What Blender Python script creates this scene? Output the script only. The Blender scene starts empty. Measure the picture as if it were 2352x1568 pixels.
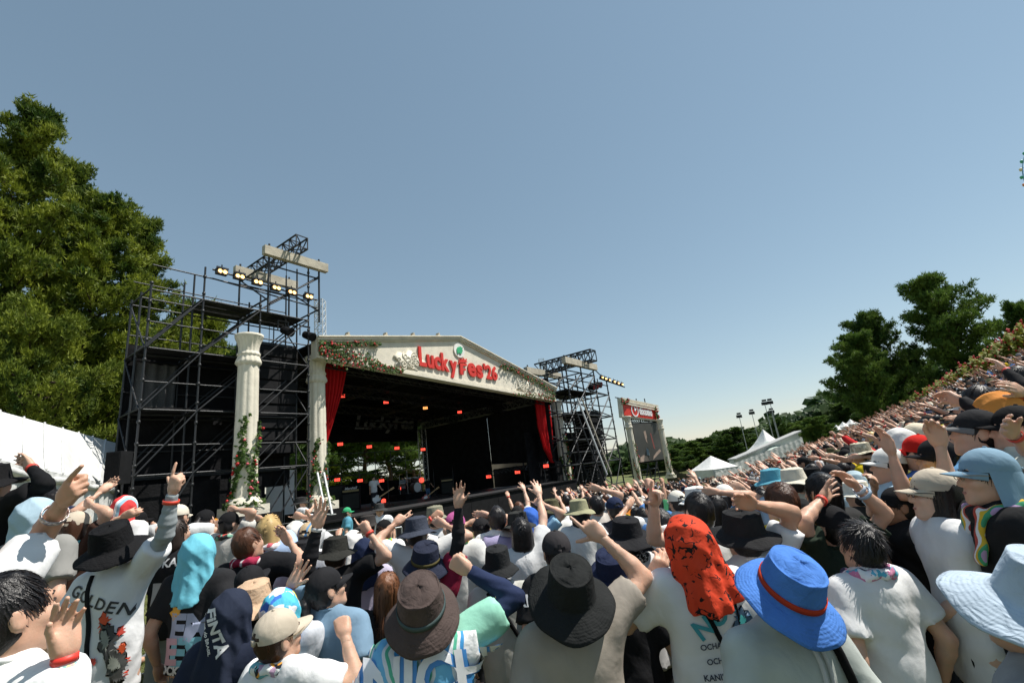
import bpy, bmesh, math, random, time
import numpy as np
from mathutils import Vector, Matrix
from mathutils.bvhtree import BVHTree
T0 = time.time()
R = math.radians
random.seed(7); RNG = np.random.default_rng(11)
scene = bpy.context.scene
COL = scene.collection
# ------------------------------------------------------------------ camera
PIT, ROL, FPX, CZ = R(15.5), R(7.0), 1080.0, 2.02
CAM = Vector((0, 0, CZ))
FW = Vector((0, math.cos(PIT), math.sin(PIT)))
_r0 = Vector((1, 0, 0)); _u0 = Vector((0, -math.sin(PIT), math.cos(PIT)))
RT = _r0*math.cos(ROL) - _u0*math.sin(ROL)
UP = _u0*math.cos(ROL) + _r0*math.sin(ROL)
cd = bpy.data.cameras.new('camera'); cam = bpy.data.objects.new('camera', cd); COL.objects.link(cam)
cd.sensor_width = 36; cd.lens = 36*FPX/2352; cd.clip_start = 0.05; cd.clip_end = 6000
cam.matrix_world = Matrix(((RT.x, UP.x, -FW.x, 0), (RT.y, UP.y, -FW.y, 0), (RT.z, UP.z, -FW.z, CZ), (0, 0, 0, 1)))
scene.camera = cam
# ------------------------------------------------------------------ sky, sun, exposure
SUN_EL, SUN_AZ = R(61), R(86)          # azimuth measured from straight ahead towards the right
world = bpy.data.worlds.new('World'); scene.world = world; world.use_nodes = True
_nt = world.node_tree; _bg = _nt.nodes['Background']
_sky = _nt.nodes.new('ShaderNodeTexSky'); _sky.sky_type = 'NISHITA'; _sky.sun_disc = False
_sky.sun_elevation = SUN_EL; _sky.sun_rotation = SUN_AZ
_sky.altitude = 0; _sky.air_density = 1.0; _sky.dust_density = 0.1; _sky.ozone_density = 1.3
_hs = _nt.nodes.new('ShaderNodeHueSaturation'); _hs.inputs['Saturation'].default_value = 1.0; _hs.inputs['Hue'].default_value = .484
_gm = _nt.nodes.new('ShaderNodeGamma'); _gm.inputs['Gamma'].default_value = .68
_nt.links.new(_sky.outputs[0], _gm.inputs[0]); _nt.links.new(_gm.outputs[0], _hs.inputs['Color']); _nt.links.new(_hs.outputs[0], _bg.inputs[0]); _bg.inputs[1].default_value = 0.150
sl = bpy.data.lights.new('sun', 'SUN'); sun = bpy.data.objects.new('sun', sl); COL.objects.link(sun)
sl.energy = 5.0; sl.angle = R(0.53); sl.color = (1.0, 0.955, 0.88)
sd = Vector((math.sin(SUN_AZ)*math.cos(SUN_EL), math.cos(SUN_AZ)*math.cos(SUN_EL), math.sin(SUN_EL)))
sun.rotation_euler = sd.to_track_quat('Z', 'Y').to_euler()
vs = scene.view_settings; vs.view_transform = 'Standard'; vs.look = 'None'; vs.exposure = 0.42; vs.gamma = 1; vs.use_curve_mapping = False
scene.cycles.max_bounces = 6; scene.cycles.diffuse_bounces = 3; scene.cycles.transparent_max_bounces = 8

# ------------------------------------------------------------------ helpers
def W(x, y, d):
    """world point seen at (x, y) of the 2352 x 1568 frame at axial distance d"""
    return CAM + (FW + RT*((x-1176)/FPX) - UP*((y-784)/FPX))*d
def proj(p):
    v = Vector(p)-CAM; d = v.dot(FW)
    return 1176+FPX*v.dot(RT)/d, 784-FPX*v.dot(UP)/d, d
_KT = np.array([-180, -110, -60, -44, -30, -22, -12, 0, 4, 9, 16.7, 22.5, 27.4, 29.5, 33.2, 35.6, 38.5, 40.9, 42.5, 44.1, 47.1, 55, 90, 150, 180.])
_KV = np.array([.01, .02, .095, .080, .036, .0, -.020, -.030, -.0356, -.0406, -.044, -.046, -.029, -.014, .006, .025, .040, .054, .065, .073, .094, .125, .15, .06, .01])
def ground(x, y):
    r = math.hypot(x, y); t = math.degrees(math.atan2(x, y))
    k = float(np.interp(t, _KT, _KV))
    if -180 < t < -5: r = min(r, 7.5)
    rc_ = float(np.interp(t, [20, 25, 33, 37, 42, 47, 55, 90], [54, 54, 50, 43, 35, 31, 28, 26]))
    if t > 25 and t < 100 and 4 < r < rc_: return k*(r-.6*(r-4)*(rc_-r)/rc_)
    if r < rc_: return k*r
    f = max(0, (r-rc_-22)/120)
    return k*rc_*max(0.0, 1-f) - 0.5*min(1, f)
def props(o, label=None, cat=None, group=None, kind=None):
    if label: o['label'] = label
    if cat: o['category'] = cat
    if group: o['group'] = group
    if kind: o['kind'] = kind
    return o
def link(o, parent=None):
    COL.objects.link(o)
    if parent is not None: o.parent = parent
    return o
def empty(name, loc=(0, 0, 0), rz=0, mat=None):
    o = bpy.data.objects.new(name, None); COL.objects.link(o); o.empty_display_size = .2
    if mat is not None: o.matrix_world = mat
    else: o.location = loc; o.rotation_euler = (0, 0, rz)
    return o
def mesh(name, V, F, smooth=True, mi=None):
    me = bpy.data.meshes.new(name)
    if isinstance(V, np.ndarray): V = V.tolist()
    if isinstance(F, np.ndarray): F = F.tolist()
    me.from_pydata(V, [], F)
    if smooth: me.polygons.foreach_set('use_smooth', [True]*len(me.polygons))
    if mi is not None: me.polygons.foreach_set('material_index', mi)
    me.update()
    return me
def obj(name, me, mats, parent=None, mw=None):
    o = bpy.data.objects.new(name, me)
    if mats is not None:
        if not isinstance(mats, (list, tuple)): mats = [mats]
        if len(me.materials) == 0:
            for m in mats: me.materials.append(m)
        elif [m for m in me.materials] != list(mats):
            for i, m in enumerate(mats):
                o.material_slots[i].link = 'OBJECT'; o.material_slots[i].material = m
    link(o, parent)
    if mw is not None: o.matrix_local = mw
    return o
class MB:
    """collects simple shapes into one mesh"""
    def __init__(s): s.V = []; s.F = []; s.mi = []
    def add(s, V, F, mi=0):
        n = len(s.V); s.V += [tuple(v) for v in V]; s.F += [tuple(i+n for i in f) for f in F]; s.mi += [mi]*len(F); return s
    def box(s, lo, hi, M=None, mi=0):
        x0, y0, z0 = lo; x1, y1, z1 = hi
        V = [(x0,y0,z0),(x1,y0,z0),(x1,y1,z0),(x0,y1,z0),(x0,y0,z1),(x1,y0,z1),(x1,y1,z1),(x0,y1,z1)]
        if M is not None: V = [M @ Vector(v) for v in V]
        return s.add(V, [(0,3,2,1),(4,5,6,7),(0,1,5,4),(1,2,6,5),(2,3,7,6),(3,0,4,7)], mi)
    def bar(s, a, b, r, n=6, r2=None, mi=0, cap=True):
        a = Vector(a); b = Vector(b); r2 = r if r2 is None else r2
        d = (b-a)
        if d.length < 1e-6: return s
        d.normalize(); u = d.orthogonal().normalized(); w = d.cross(u)
        V = []
        for p, q in ((a, r), (b, r2)):
            for i in range(n):
                t = 2*math.pi*i/n; V.append(p+u*(q*math.cos(t))+w*(q*math.sin(t)))
        F = [(i, (i+1) % n, n+(i+1) % n, n+i) for i in range(n)]
        if cap: F += [tuple(range(n-1, -1, -1)), tuple(range(n, 2*n))]
        return s.add(V, F, mi)
    def tube(s, P, rad, n=6, mi=0):
        P = [Vector(p) for p in P]
        rad = [rad]*len(P) if not hasattr(rad, '__len__') else rad
        V = []; F = []; u = None
        for k, p in enumerate(P):
            d = (P[min(k+1, len(P)-1)]-P[max(k-1, 0)]).normalized()
            u = d.orthogonal().normalized() if u is None else (u-d*u.dot(d)).normalized()
            w = d.cross(u)
            for i in range(n):
                t = 2*math.pi*i/n; V.append(p+u*(rad[k]*math.cos(t))+w*(rad[k]*math.sin(t)))
        for k in range(len(P)-1):
            for i in range(n):
                F.append((k*n+i, k*n+(i+1) % n, (k+1)*n+(i+1) % n, (k+1)*n+i))
        F += [tuple(range(n-1, -1, -1)), tuple(range((len(P)-1)*n, len(P)*n))]
        return s.add(V, F, mi)
    def prism(s, P, depth, M=None, mi=0):
        """polygon P in local x,z extruded along +y"""
        n = len(P)
        V = [Vector((p[0], 0, p[1])) for p in P]+[Vector((p[0], depth, p[1])) for p in P]
        if M is not None: V = [M @ v for v in V]
        F = [tuple(range(n)), tuple(range(2*n-1, n-1, -1))]+[(i, i+n, (i+1) % n+n, (i+1) % n) for i in range(n)]
        return s.add(V, F, mi)
    def build(s, name, mats, parent=None, smooth=False, mw=None):
        me = mesh(name, s.V, s.F, smooth, s.mi if any(s.mi) else None)
        return obj(name, me, mats, parent, mw)
def lathe(prof, n=24, ex=1.0, ey=1.0, mod=None):
    """prof: list of (r, z); closed rings; mod(theta, k) -> (radius factor, dz)"""
    V = []; F = []
    for k, (r, z) in enumerate(prof):
        for i in range(n):
            t = 2*math.pi*i/n; f, dz = mod(t, k) if mod else (1, 0)
            V.append((r*f*ex*math.cos(t), r*f*ey*math.sin(t), z+dz))
    for k in range(len(prof)-1):
        for i in range(n):
            F.append((k*n+i, k*n+(i+1) % n, (k+1)*n+(i+1) % n, (k+1)*n+i))
    return V, F

# ------------------------------------------------------------------ materials
_MC = {}
def _mk(name):
    m = bpy.data.materials.new(name); m.use_nodes = True
    nt = m.node_tree; return m, nt, nt.nodes['Principled BSDF']
def N(nt, t, **kw):
    n = nt.nodes.new(t)
    for k, v in kw.items():
        if k in n.inputs.keys(): n.inputs[k].default_value = v
        else: setattr(n, k, v)
    return n
def c4(c): return (c[0], c[1], c[2], 1)
def objco(nt, scale=None):
    t = nt.nodes.new('ShaderNodeTexCoord')
    return t.outputs['Object']
def noise_col(nt, bs, col, scale, amt, co, detail=3, col2=None):
    nz = N(nt, 'ShaderNodeTexNoise', Scale=scale, Detail=detail); nt.links.new(co, nz.inputs['Vector'])
    cr = nt.nodes.new('ShaderNodeValToRGB')
    a = tuple(max(0, v*(1-amt)) for v in col); b = col2 if col2 else tuple(min(1, v*(1+amt)) for v in col)
    cr.color_ramp.elements[0].position = .3; cr.color_ramp.elements[0].color = c4(a)
    cr.color_ramp.elements[1].position = .7; cr.color_ramp.elements[1].color = c4(b)
    nt.links.new(nz.outputs['Fac'], cr.inputs[0]); nt.links.new(cr.outputs[0], bs.inputs['Base Color'])
    return nz
def bump(nt, bs, src, strength, dist=.01, prev=None):
    b = N(nt, 'ShaderNodeBump', Strength=strength, Distance=dist); nt.links.new(src, b.inputs['Height'])
    if prev is not None: nt.links.new(prev, b.inputs['Normal'])
    nt.links.new(b.outputs[0], bs.inputs['Normal']); return b.outputs[0]
def plain(name, col, rough=.6, metal=0, amt=.12, scale=8, bmp=.15, bscale=None, bdist=.01, sheen=0):
    key = ('plain', name)
    if key in _MC: return _MC[key]
    m, nt, bs = _mk(name); co = objco(nt)
    nz = noise_col(nt, bs, col, scale, amt, co)
    bs.inputs['Roughness'].default_value = rough; bs.inputs['Metallic'].default_value = metal
    if max(col) < .05 and rough > .6: bs.inputs['Specular IOR Level'].default_value = .1
    if bmp:
        n2 = N(nt, 'ShaderNodeTexNoise', Scale=bscale or scale*6, Detail=4); nt.links.new(co, n2.inputs['Vector'])
        bump(nt, bs, n2.outputs['Fac'], bmp, bdist)
    _MC[key] = m; return m
def cloth(col, name=None, rough=.85, wr=.42, two=None, gloss=False):
    """woven fabric: slight tone variation, creases and weave as relief"""
    key = ('cloth', tuple(round(v, 4) for v in col), two, gloss, wr)
    if key in _MC: return _MC[key]
    m, nt, bs = _mk(name or 'cloth'); co = objco(nt)
    noise_col(nt, bs, col, 5, .10, co, 2, two)
    bs.inputs['Roughness'].default_value = .5 if gloss else rough
    bs.inputs['Specular IOR Level'].default_value = .35 if gloss else .10
    mp = N(nt, 'ShaderNodeMapping'); mp.inputs['Scale'].default_value = (1.0, 1.0, .8); nt.links.new(co, mp.inputs[0])
    n1 = N(nt, 'ShaderNodeTexNoise', Scale=6.5, Detail=3.5, Roughness=.5, Distortion=.35); nt.links.new(mp.outputs[0], n1.inputs['Vector'])
    b1 = bump(nt, bs, n1.outputs['Fac'], wr*1.1, .04)
    n2 = N(nt, 'ShaderNodeTexNoise', Scale=350, Detail=1); nt.links.new(co, n2.inputs['Vector'])
    bump(nt, bs, n2.outputs['Fac'], .25, .002, b1)
    _MC[key] = m; return m
def hatcloth(col):
    """cloth with stitched rings round the brim"""
    key = ('hatcloth', col)
    if key in _MC: return _MC[key]
    m, nt, bs = _mk('hat_cloth'); co = objco(nt); noise_col(nt, bs, col, 9, .12, co, 3)
    bs.inputs['Roughness'].default_value = .85; bs.inputs['Specular IOR Level'].default_value = .10
    mp = N(nt, 'ShaderNodeMapping'); mp.inputs['Scale'].default_value = (1.03, .90, 0); mp.inputs['Location'].default_value = (0, .011, 0); nt.links.new(co, mp.inputs[0])
    ln = N(nt, 'ShaderNodeVectorMath', operation='LENGTH'); nt.links.new(mp.outputs[0], ln.inputs[0])
    ml = N(nt, 'ShaderNodeMath', operation='MULTIPLY'); nt.links.new(ln.outputs['Value'], ml.inputs[0]); ml.inputs[1].default_value = 680
    sn = N(nt, 'ShaderNodeMath', operation='SINE'); nt.links.new(ml.outputs[0], sn.inputs[0])
    gt = N(nt, 'ShaderNodeMath', operation='GREATER_THAN'); nt.links.new(ln.outputs['Value'], gt.inputs[0]); gt.inputs[1].default_value = .112
    mm = N(nt, 'ShaderNodeMath', operation='MULTIPLY'); nt.links.new(sn.outputs[0], mm.inputs[0]); nt.links.new(gt.outputs[0], mm.inputs[1])
    b1 = bump(nt, bs, mm.outputs[0], .18, .0022)
    n1 = N(nt, 'ShaderNodeTexNoise', Scale=26, Detail=4, Distortion=1.2); nt.links.new(co, n1.inputs['Vector']); bump(nt, bs, n1.outputs['Fac'], .55, .014, b1)
    _MC[key] = m; return m
def patterned(name, cols, scale=18, kind='voronoi', dist=1.2, stretch=(1, 1, 1), rough=.8):
    """printed fabric: flat colour patches"""
    key = ('pat', name)
    if key in _MC: return _MC[key]
    m, nt, bs = _mk(name); co = objco(nt)
    mp = N(nt, 'ShaderNodeMapping'); mp.inputs['Scale'].default_value = stretch; nt.links.new(co, mp.inputs[0])
    nz = N(nt, 'ShaderNodeTexNoise', Scale=scale*.5, Detail=2); nt.links.new(mp.outputs[0], nz.inputs['Vector'])
    mx = N(nt, 'ShaderNodeMixRGB', blend_type='ADD'); mx.inputs[0].default_value = .06*dist
    nt.links.new(mp.outputs[0], mx.inputs[1]); nt.links.new(nz.outputs['Color'], mx.inputs[2])
    if kind == 'voronoi':
        t = N(nt, 'ShaderNodeTexVoronoi', Scale=scale); out = t.outputs['Color']
        sp = nt.nodes.new('ShaderNodeSeparateColor'); nt.links.new(mx.outputs[0], t.inputs['Vector']); nt.links.new(out, sp.inputs[0]); fac = sp.outputs[0]
    elif kind == 'wave':
        t = N(nt, 'ShaderNodeTexWave', Scale=scale*.12, Distortion=3*dist); t.inputs['Detail'].default_value = 2; nt.links.new(mx.outputs[0], t.inputs['Vector']); fac = t.outputs['Fac']
    elif kind == 'edge':
        t = N(nt, 'ShaderNodeTexVoronoi', Scale=scale); t.feature = 'DISTANCE_TO_EDGE'; nt.links.new(mx.outputs[0], t.inputs['Vector'])
        n3 = N(nt, 'ShaderNodeTexNoise', Scale=scale*1.1, Detail=3); nt.links.new(co, n3.inputs['Vector'])
        mr = N(nt, 'ShaderNodeMath', operation='MULTIPLY_ADD'); nt.links.new(n3.outputs['Fac'], mr.inputs[0]); mr.inputs[1].default_value = .75; mr.inputs[2].default_value = -.335
        ma = N(nt, 'ShaderNodeMath', operation='ADD'); nt.links.new(t.outputs['Distance'], ma.inputs[0]); nt.links.new(mr.outputs[0], ma.inputs[1]); fac = ma.outputs[0]
    else:
        t = N(nt, 'ShaderNodeTexNoise', Scale=scale*.5, Detail=2, Distortion=dist); nt.links.new(mx.outputs[0], t.inputs['Vector']); fac = t.outputs['Fac']
    cr = nt.nodes.new('ShaderNodeValToRGB'); cr.color_ramp.interpolation = 'CONSTANT'
    lo, hi = {'noise': (.32, .68), 'edge': (0, .3)}.get(kind, (0, 1))
    els = cr.color_ramp.elements
    while len(els) < len(cols): els.new(.5)
    for i, c in enumerate(cols):
        els[i].position = lo+(hi-lo)*i/len(cols); els[i].color = c4(c)
    nt.links.new(fac, cr.inputs[0]); nt.links.new(cr.outputs[0], bs.inputs['Base Color'])
    bs.inputs['Roughness'].default_value = rough; bs.inputs['Specular IOR Level'].default_value = .2
    n1 = N(nt, 'ShaderNodeTexNoise', Scale=14, Detail=3); nt.links.new(co, n1.inputs['Vector'])
    bump(nt, bs, n1.outputs['Fac'], .5, .025)
    _MC[key] = m; return m
def emit(name, col, s):
    key = ('emit', name)
    if key in _MC: return _MC[key]
    m, nt, bs = _mk(name); bs.inputs['Base Color'].default_value = c4(col)
    bs.inputs['Emission Color'].default_value = c4(col); bs.inputs['Emission Strength'].default_value = s
    _MC[key] = m; return m
def skin(i):
    key = ('skin', i)
    if key in _MC: return _MC[key]
    col = [(.60, .385, .275), (.53, .32, .215), (.40, .225, .14), (.66, .45, .34)][i]
    m, nt, bs = _mk('skin'); co = objco(nt)
    noise_col(nt, bs, col, 16, .16, co, 6, (col[0]*1.06, col[1]*.92, col[2]*.88))
    bs.inputs['Roughness'].default_value = .5
    bs.inputs['Specular IOR Level'].default_value = .4
    bs.inputs['Subsurface Weight'].default_value = .12; bs.inputs['Subsurface Radius'].default_value = (.012, .004, .002); bs.inputs['Subsurface Scale'].default_value = 1.0
    n2 = N(nt, 'ShaderNodeTexNoise', Scale=120, Detail=6); nt.links.new(co, n2.inputs['Vector'])
    bump(nt, bs, n2.outputs['Fac'], .22, .004)
    _MC[key] = m; return m
HAIR = {'black': (.012, .010, .010), 'dark': (.022, .014, .010), 'brown': (.07, .028, .014), 'auburn': (.11, .045, .02), 'blond': (.55, .38, .16)}
def hairm(k):
    key = ('hair', k)
    if key in _MC: return _MC[key]
    m, nt, bs = _mk('hair'); co = objco(nt)
    c = HAIR[k]; g = N(nt, 'ShaderNodeNewGeometry'); cr = nt.nodes.new('ShaderNodeValToRGB'); cr.color_ramp.elements[0].color = c4(tuple(v*.45 for v in c)); cr.color_ramp.elements[1].color = c4(tuple(v*1.7 for v in c))
    nt.links.new(g.outputs['Random Per Island'], cr.inputs[0]); nt.links.new(cr.outputs[0], bs.inputs['Base Color'])
    bs.inputs['Roughness'].default_value = .36; bs.inputs['Specular IOR Level'].default_value = .32
    n2 = N(nt, 'ShaderNodeTexNoise', Scale=220, Detail=2); nt.links.new(co, n2.inputs['Vector'])
    bump(nt, bs, n2.outputs['Fac'], .4, .006)
    _MC[key] = m; return m
WHITE = (.66, .66, .655); BLACK = (.010, .010, .011); GREY = (.30, .30, .29); NAVY = (.018, .026, .06)

# ------------------------------------------------------------------ implicit surfaces
def surfnets(F, org, h):
    n = F.shape
    S = F < 0
    c = [(0,0,0),(1,0,0),(0,1,0),(1,1,0),(0,0,1),(1,0,1),(0,1,1),(1,1,1)]
    sl_ = lambda A, o: A[o[0]:n[0]-1+o[0], o[1]:n[1]-1+o[1], o[2]:n[2]-1+o[2]]
    cnt = sum(sl_(S, o).astype(np.int8) for o in c)
    mask = (cnt > 0) & (cnt < 8)
    idx = np.argwhere(mask)
    if len(idx) == 0: return np.zeros((0, 3)), np.zeros((0, 4), int)
    C = np.stack([F[idx[:,0]+o[0], idx[:,1]+o[1], idx[:,2]+o[2]] for o in c], 1)
    acc = np.zeros((len(idx), 3)); num = np.zeros(len(idx)); ca = np.array(c, float)
    for a in range(8):
        for b in range(a+1, 8):
            if sum(abs(x-y) for x, y in zip(c[a], c[b])) != 1: continue
            fa, fb = C[:, a], C[:, b]; m = (fa < 0) != (fb < 0)
            t = np.where(m, fa/np.where(m, fa-fb, 1), 0)
            acc += np.where(m[:, None], ca[a]+(ca[b]-ca[a])*t[:, None], 0); num += m
    V = np.asarray(org)+h*(idx+acc/num[:, None])
    vid = np.full(mask.shape, -1, np.int64); vid[mask] = np.arange(len(idx))
    Q = []
    for ax in range(3):
        o1, o2 = [(1, 2), (2, 0), (0, 1)][ax]
        A = [slice(1, n[i]-1) for i in range(3)]; B = list(A)
        A[ax] = slice(0, n[ax]-1); B[ax] = slice(1, n[ax])
        a = S[tuple(A)]; b = S[tuple(B)]
        for sgn in (0, 1):
            e = np.argwhere((a & ~b) if sgn == 0 else (~a & b))
            if len(e) == 0: continue
            e[:, o1] += 1; e[:, o2] += 1
            u = np.zeros(3, int); u[o1] = 1; w = np.zeros(3, int); w[o2] = 1
            q = [vid[tuple((e-u-w).T)], vid[tuple((e-w).T)], vid[tuple(e.T)], vid[tuple((e-u).T)]]
            if sgn: q = q[::-1]
            Q.append(np.stack(q, 1))
    Q = np.concatenate(Q); Q = Q[(Q >= 0).all(1)]
    return V, Q
def cone(a, b, ra, rb=None, k=.03, fl=None, cut=None, sub=False):
    """round cone from a to b; fl = (axis scale) flattening; cut = (point, normal) clipping plane"""
    return dict(a=np.array(a, float), b=np.array(b, float), ra=ra, rb=ra if rb is None else rb, k=k, fl=fl, cut=cut, sub=sub)
def ell(c, r, k=.02, sub=False, cut=None):
    return dict(a=np.array(c, float), b=None, r=np.array(r, float), k=k, fl=None, cut=cut, sub=sub)
def sdf(prims, h, cuts=(), wr=None):
    los = []; his = []
    for p in prims:
        if p['b'] is None: lo, hi = p['a']-p['r'], p['a']+p['r']
        else:
            m = max(p['ra'], p['rb']); m3 = np.full(3, m)
            if p['fl'] is not None: m3 = m/np.minimum(1, np.array(p['fl']))
            lo, hi = np.minimum(p['a'], p['b'])-m3, np.maximum(p['a'], p['b'])+m3
        p['lo'], p['hi'] = lo, hi
        if not p['sub']: los.append(lo); his.append(hi)
    lo = np.min(los, 0)-.03-2*h; hi = np.max(his, 0)+.03+2*h
    n = np.ceil((hi-lo)/h).astype(int)+1
    ax = [lo[i]+h*np.arange(n[i]) for i in range(3)]
    F = np.full(n, .2, np.float64)
    for p in prims:
        mg = p['k']+2*h+.01
        s0 = np.maximum(0, np.floor((p['lo']-mg-lo)/h).astype(int)); s1 = np.minimum(n, np.ceil((p['hi']+mg-lo)/h).astype(int)+1)
        if (s1 <= s0).any(): continue
        sl_ = tuple(slice(s0[i], s1[i]) for i in range(3))
        X, Y, Z = np.meshgrid(*[ax[i][sl_[i]] for i in range(3)], indexing='ij', sparse=True)
        if p['b'] is None:
            c, r = p['a'], p['r']
            q = np.sqrt(((X-c[0])/r[0])**2+((Y-c[1])/r[1])**2+((Z-c[2])/r[2])**2)
            d = (q-1)*r.min()
        else:
            f = (1, 1, 1) if p['fl'] is None else p['fl']
            a, b = p['a'], p['b']
            PX, PY, PZ = (X-a[0])*f[0], (Y-a[1])*f[1], (Z-a[2])*f[2]
            ba = (b-a)*np.array(f); L = max(ba@ba, 1e-9)
            t = np.clip((PX*ba[0]+PY*ba[1]+PZ*ba[2])/L, 0, 1)
            d = np.sqrt((PX-t*ba[0])**2+(PY-t*ba[1])**2+(PZ-t*ba[2])**2)-(p['ra']+(p['rb']-p['ra'])*t)
        if p['cut'] is not None:
            cp, cn = np.array(p['cut'][0], float), np.array(p['cut'][1], float)
            d = np.maximum(d, (X-cp[0])*cn[0]+(Y-cp[1])*cn[1]+(Z-cp[2])*cn[2])
        g = F[sl_]; k = p['k']
        if p['sub']:
            d = -d; hh = np.maximum(k-np.abs(g-d), 0)/k; F[sl_] = np.maximum(g, d)+hh*hh*k*.25
        else:
            hh = np.maximum(k-np.abs(g-d), 0)/k; F[sl_] = np.minimum(g, d)-hh*hh*k*.25
    if wr is not None or cuts:
        X, Y, Z = np.meshgrid(*ax, indexing='ij', sparse=True)
        if wr is not None: F = F+wr(X, Y, Z)
        for cp, cn in cuts:
            F = np.maximum(F, (X-cp[0])*cn[0]+(Y-cp[1])*cn[1]+(Z-cp[2])*cn[2])
    return surfnets(F, lo, h)
def wrinkle(amp, seed, fz=1.0):
    r = np.random.default_rng(seed); A = r.uniform(-1, 1, (4, 3)); ph = r.uniform(0, 6.3, 8)
    def f(X, Y, Z):
        a = 16*X*A[0, 0]+14*Y*A[0, 1]+17*fz*Z+ph[0]
        s = np.sin(a+1.6*np.sin(11*X+ph[1])+1.3*np.sin(9*Z*A[1, 2]+13*Y+ph[2]))
        t = np.sin(34*X*(.6+.4*A[2, 0])-21*Y*A[2, 1]+19*Z*A[2, 2]+ph[3]+2.0*np.sin(8*Z+ph[4]))
        v = np.sin(46*Z*A[3, 2]+29*X+27*Y*A[3, 1]+ph[5]+1.7*np.sin(12*X-9*Y+ph[6]))
        return amp*(.55*s*np.abs(s)+.5*(1-2*np.abs(t))*.7+.25*v)
    return f
def cat(*parts):
    V = []; F = []; n = 0; M = []
    for i, (v, f) in enumerate(parts):
        V.append(np.asarray(v, float)); F += [tuple(int(j)+n for j in q) for q in f]; n += len(v)
    return np.concatenate(V), F
def xf(V, M):
    A = np.array(M); return np.asarray(V, float)@A[:3, :3].T+A[:3, 3]
# ------------------------------------------------------------------ people
HEADC = Vector((0, -.012, 1.585))
_HC = {}
def head_mesh(h):
    if h in _HC: return _HC[h]
    P = [ell((0, -.012, .012), (.077, .096, .100)), ell((0, .026, -.045), (.063, .066, .076), .03)]
    for s in (-1, 1):
        P += [cone((s*.046, .0, -.075), (s*.012, .062, -.108), .022, .024, .03), ell((s*.040, .060, -.036), (.026, .026, .022), .02)]
    P += [cone((0, .080, .012), (0, .106, -.040), .009, .0145, .012), cone((-.034, .074, .020), (.034, .074, .020), .014, k=.018),
          cone((-.016, .084, -.074), (.016, .084, -.074), .0095, k=.012), cone((-.012, .084, -.089), (.012, .084, -.089), .0095, k=.012), ell((0, .074, -.118), (.02, .018, .015), .015)]
    for s in (-1, 1): P += [ell((s*.033, .100, -.003), (.020, .018, .0115), .010, sub=True)]
    for s in (-1, 1): P += [ell((s*.031, .079, -.003), (.0125, .0125, .0105), .004)]
    for s in (-1, 1): P += [ell((s*.082, -.012, -.015), (.011, .023, .034), .008), ell((s*.094, -.005, -.012), (.008, .013, .02), .006, sub=True)]
    P += [cone((0, -.028, -.215), (0, -.022, -.05), .058, .054, .03)]
    _HC[h] = sdf(P, h); return _HC[h]
GEST = {  # per finger (index, middle, ring, little): (mcp, pip, dip); spread; thumb (out angle, bend)
 'open': ([(8, 12, 8), (4, 10, 6), (6, 12, 8), (10, 16, 10)], 13, (52, 12)),
 'flat': ([(14, 16, 10), (16, 18, 12), (18, 20, 12), (22, 24, 14)], 4, (38, 16)),
 'relax': ([(25, 30, 20), (32, 36, 22), (36, 40, 24), (40, 42, 26)], 5, (36, 22)),
 'point': ([(6, 8, 4), (72, 88, 50), (78, 90, 50), (80, 90, 50)], 2, (34, 40)),
 'pistol': ([(4, 6, 4), (64, 84, 46), (74, 88, 50), (78, 88, 50)], 3, (66, 6)),
 'peace': ([(4, 8, 4), (4, 8, 4), (74, 90, 50), (78, 90, 50)], 9, (20, 50)),
 'fist': ([(76, 92, 55), (80, 94, 55), (82, 94, 55), (84, 92, 55)], 1, (26, 46)),
}
_HD = {}
def hand_mesh(g, h):
    """right hand, wrist at origin, fingers along +z, palm faces +y, thumb towards -x"""
    key = (g, h)
    if key in _HD: return _HD[key]
    fing, spread, th = GEST[g]
    kx = [-.030, -.010, .010, .028]; kz = [.086, .090, .086, .076]
    L = [(.043, .026, .022), (.047, .030, .023), (.043, .027, .022), (.034, .020, .019)]; rr = [.0095, .0098, .0093, .0082]
    P = [cone((0, 0, -.03), (0, 0, .015), .0255, .0255, .02, fl=(1, 1.35, 1))]
    for i in range(4):
        P.append(cone((kx[i]*.55, 0, .018), (kx[i], .001, kz[i]-.006), .0155, .0125, .018))
    P.append(ell((-.022, .009, .040), (.017, .013, .028), .018)); P.append(ell((.022, .008, .034), (.013, .012, .028), .018))
    for i in range(4):
        sp = R(spread*(i-1.5)/1.5); p = Vector((kx[i], 0, kz[i]-.004)); a = 0
        fa = Matrix.Rotation(sp, 3, 'Y')
        for j in range(3):
            a += R(fing[i][j]); dv = fa @ Vector((0, math.sin(a), math.cos(a)))
            q = p+dv*L[i][j]; r0 = rr[i]*(1.08-.08*j); r1 = rr[i]*(1.0-.09*j)
            P.append(cone(p, q, r0, r1, .007 if j == 0 else .004)); p = q
    oa, be = R(th[0]), R(th[1]); p = Vector((-.020, .006, .026)); q = p+Vector((-math.sin(oa)*.75, .35, math.cos(oa))).normalized()*.042
    P.append(cone(p, q, .0150, .0122, .014)); p = q
    for j, l in enumerate((.033, .026)):
        oa -= be; dv = Vector((-math.sin(oa), .30+.25*(j+1)*math.sin(abs(be))*1.5, math.cos(oa))).normalized(); q = p+dv*l
        P.append(cone(p, q, .0118-.001*j, .0105-.002*j, .004)); p = q
    _HD[key] = sdf(P, h); return _HD[key]

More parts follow.
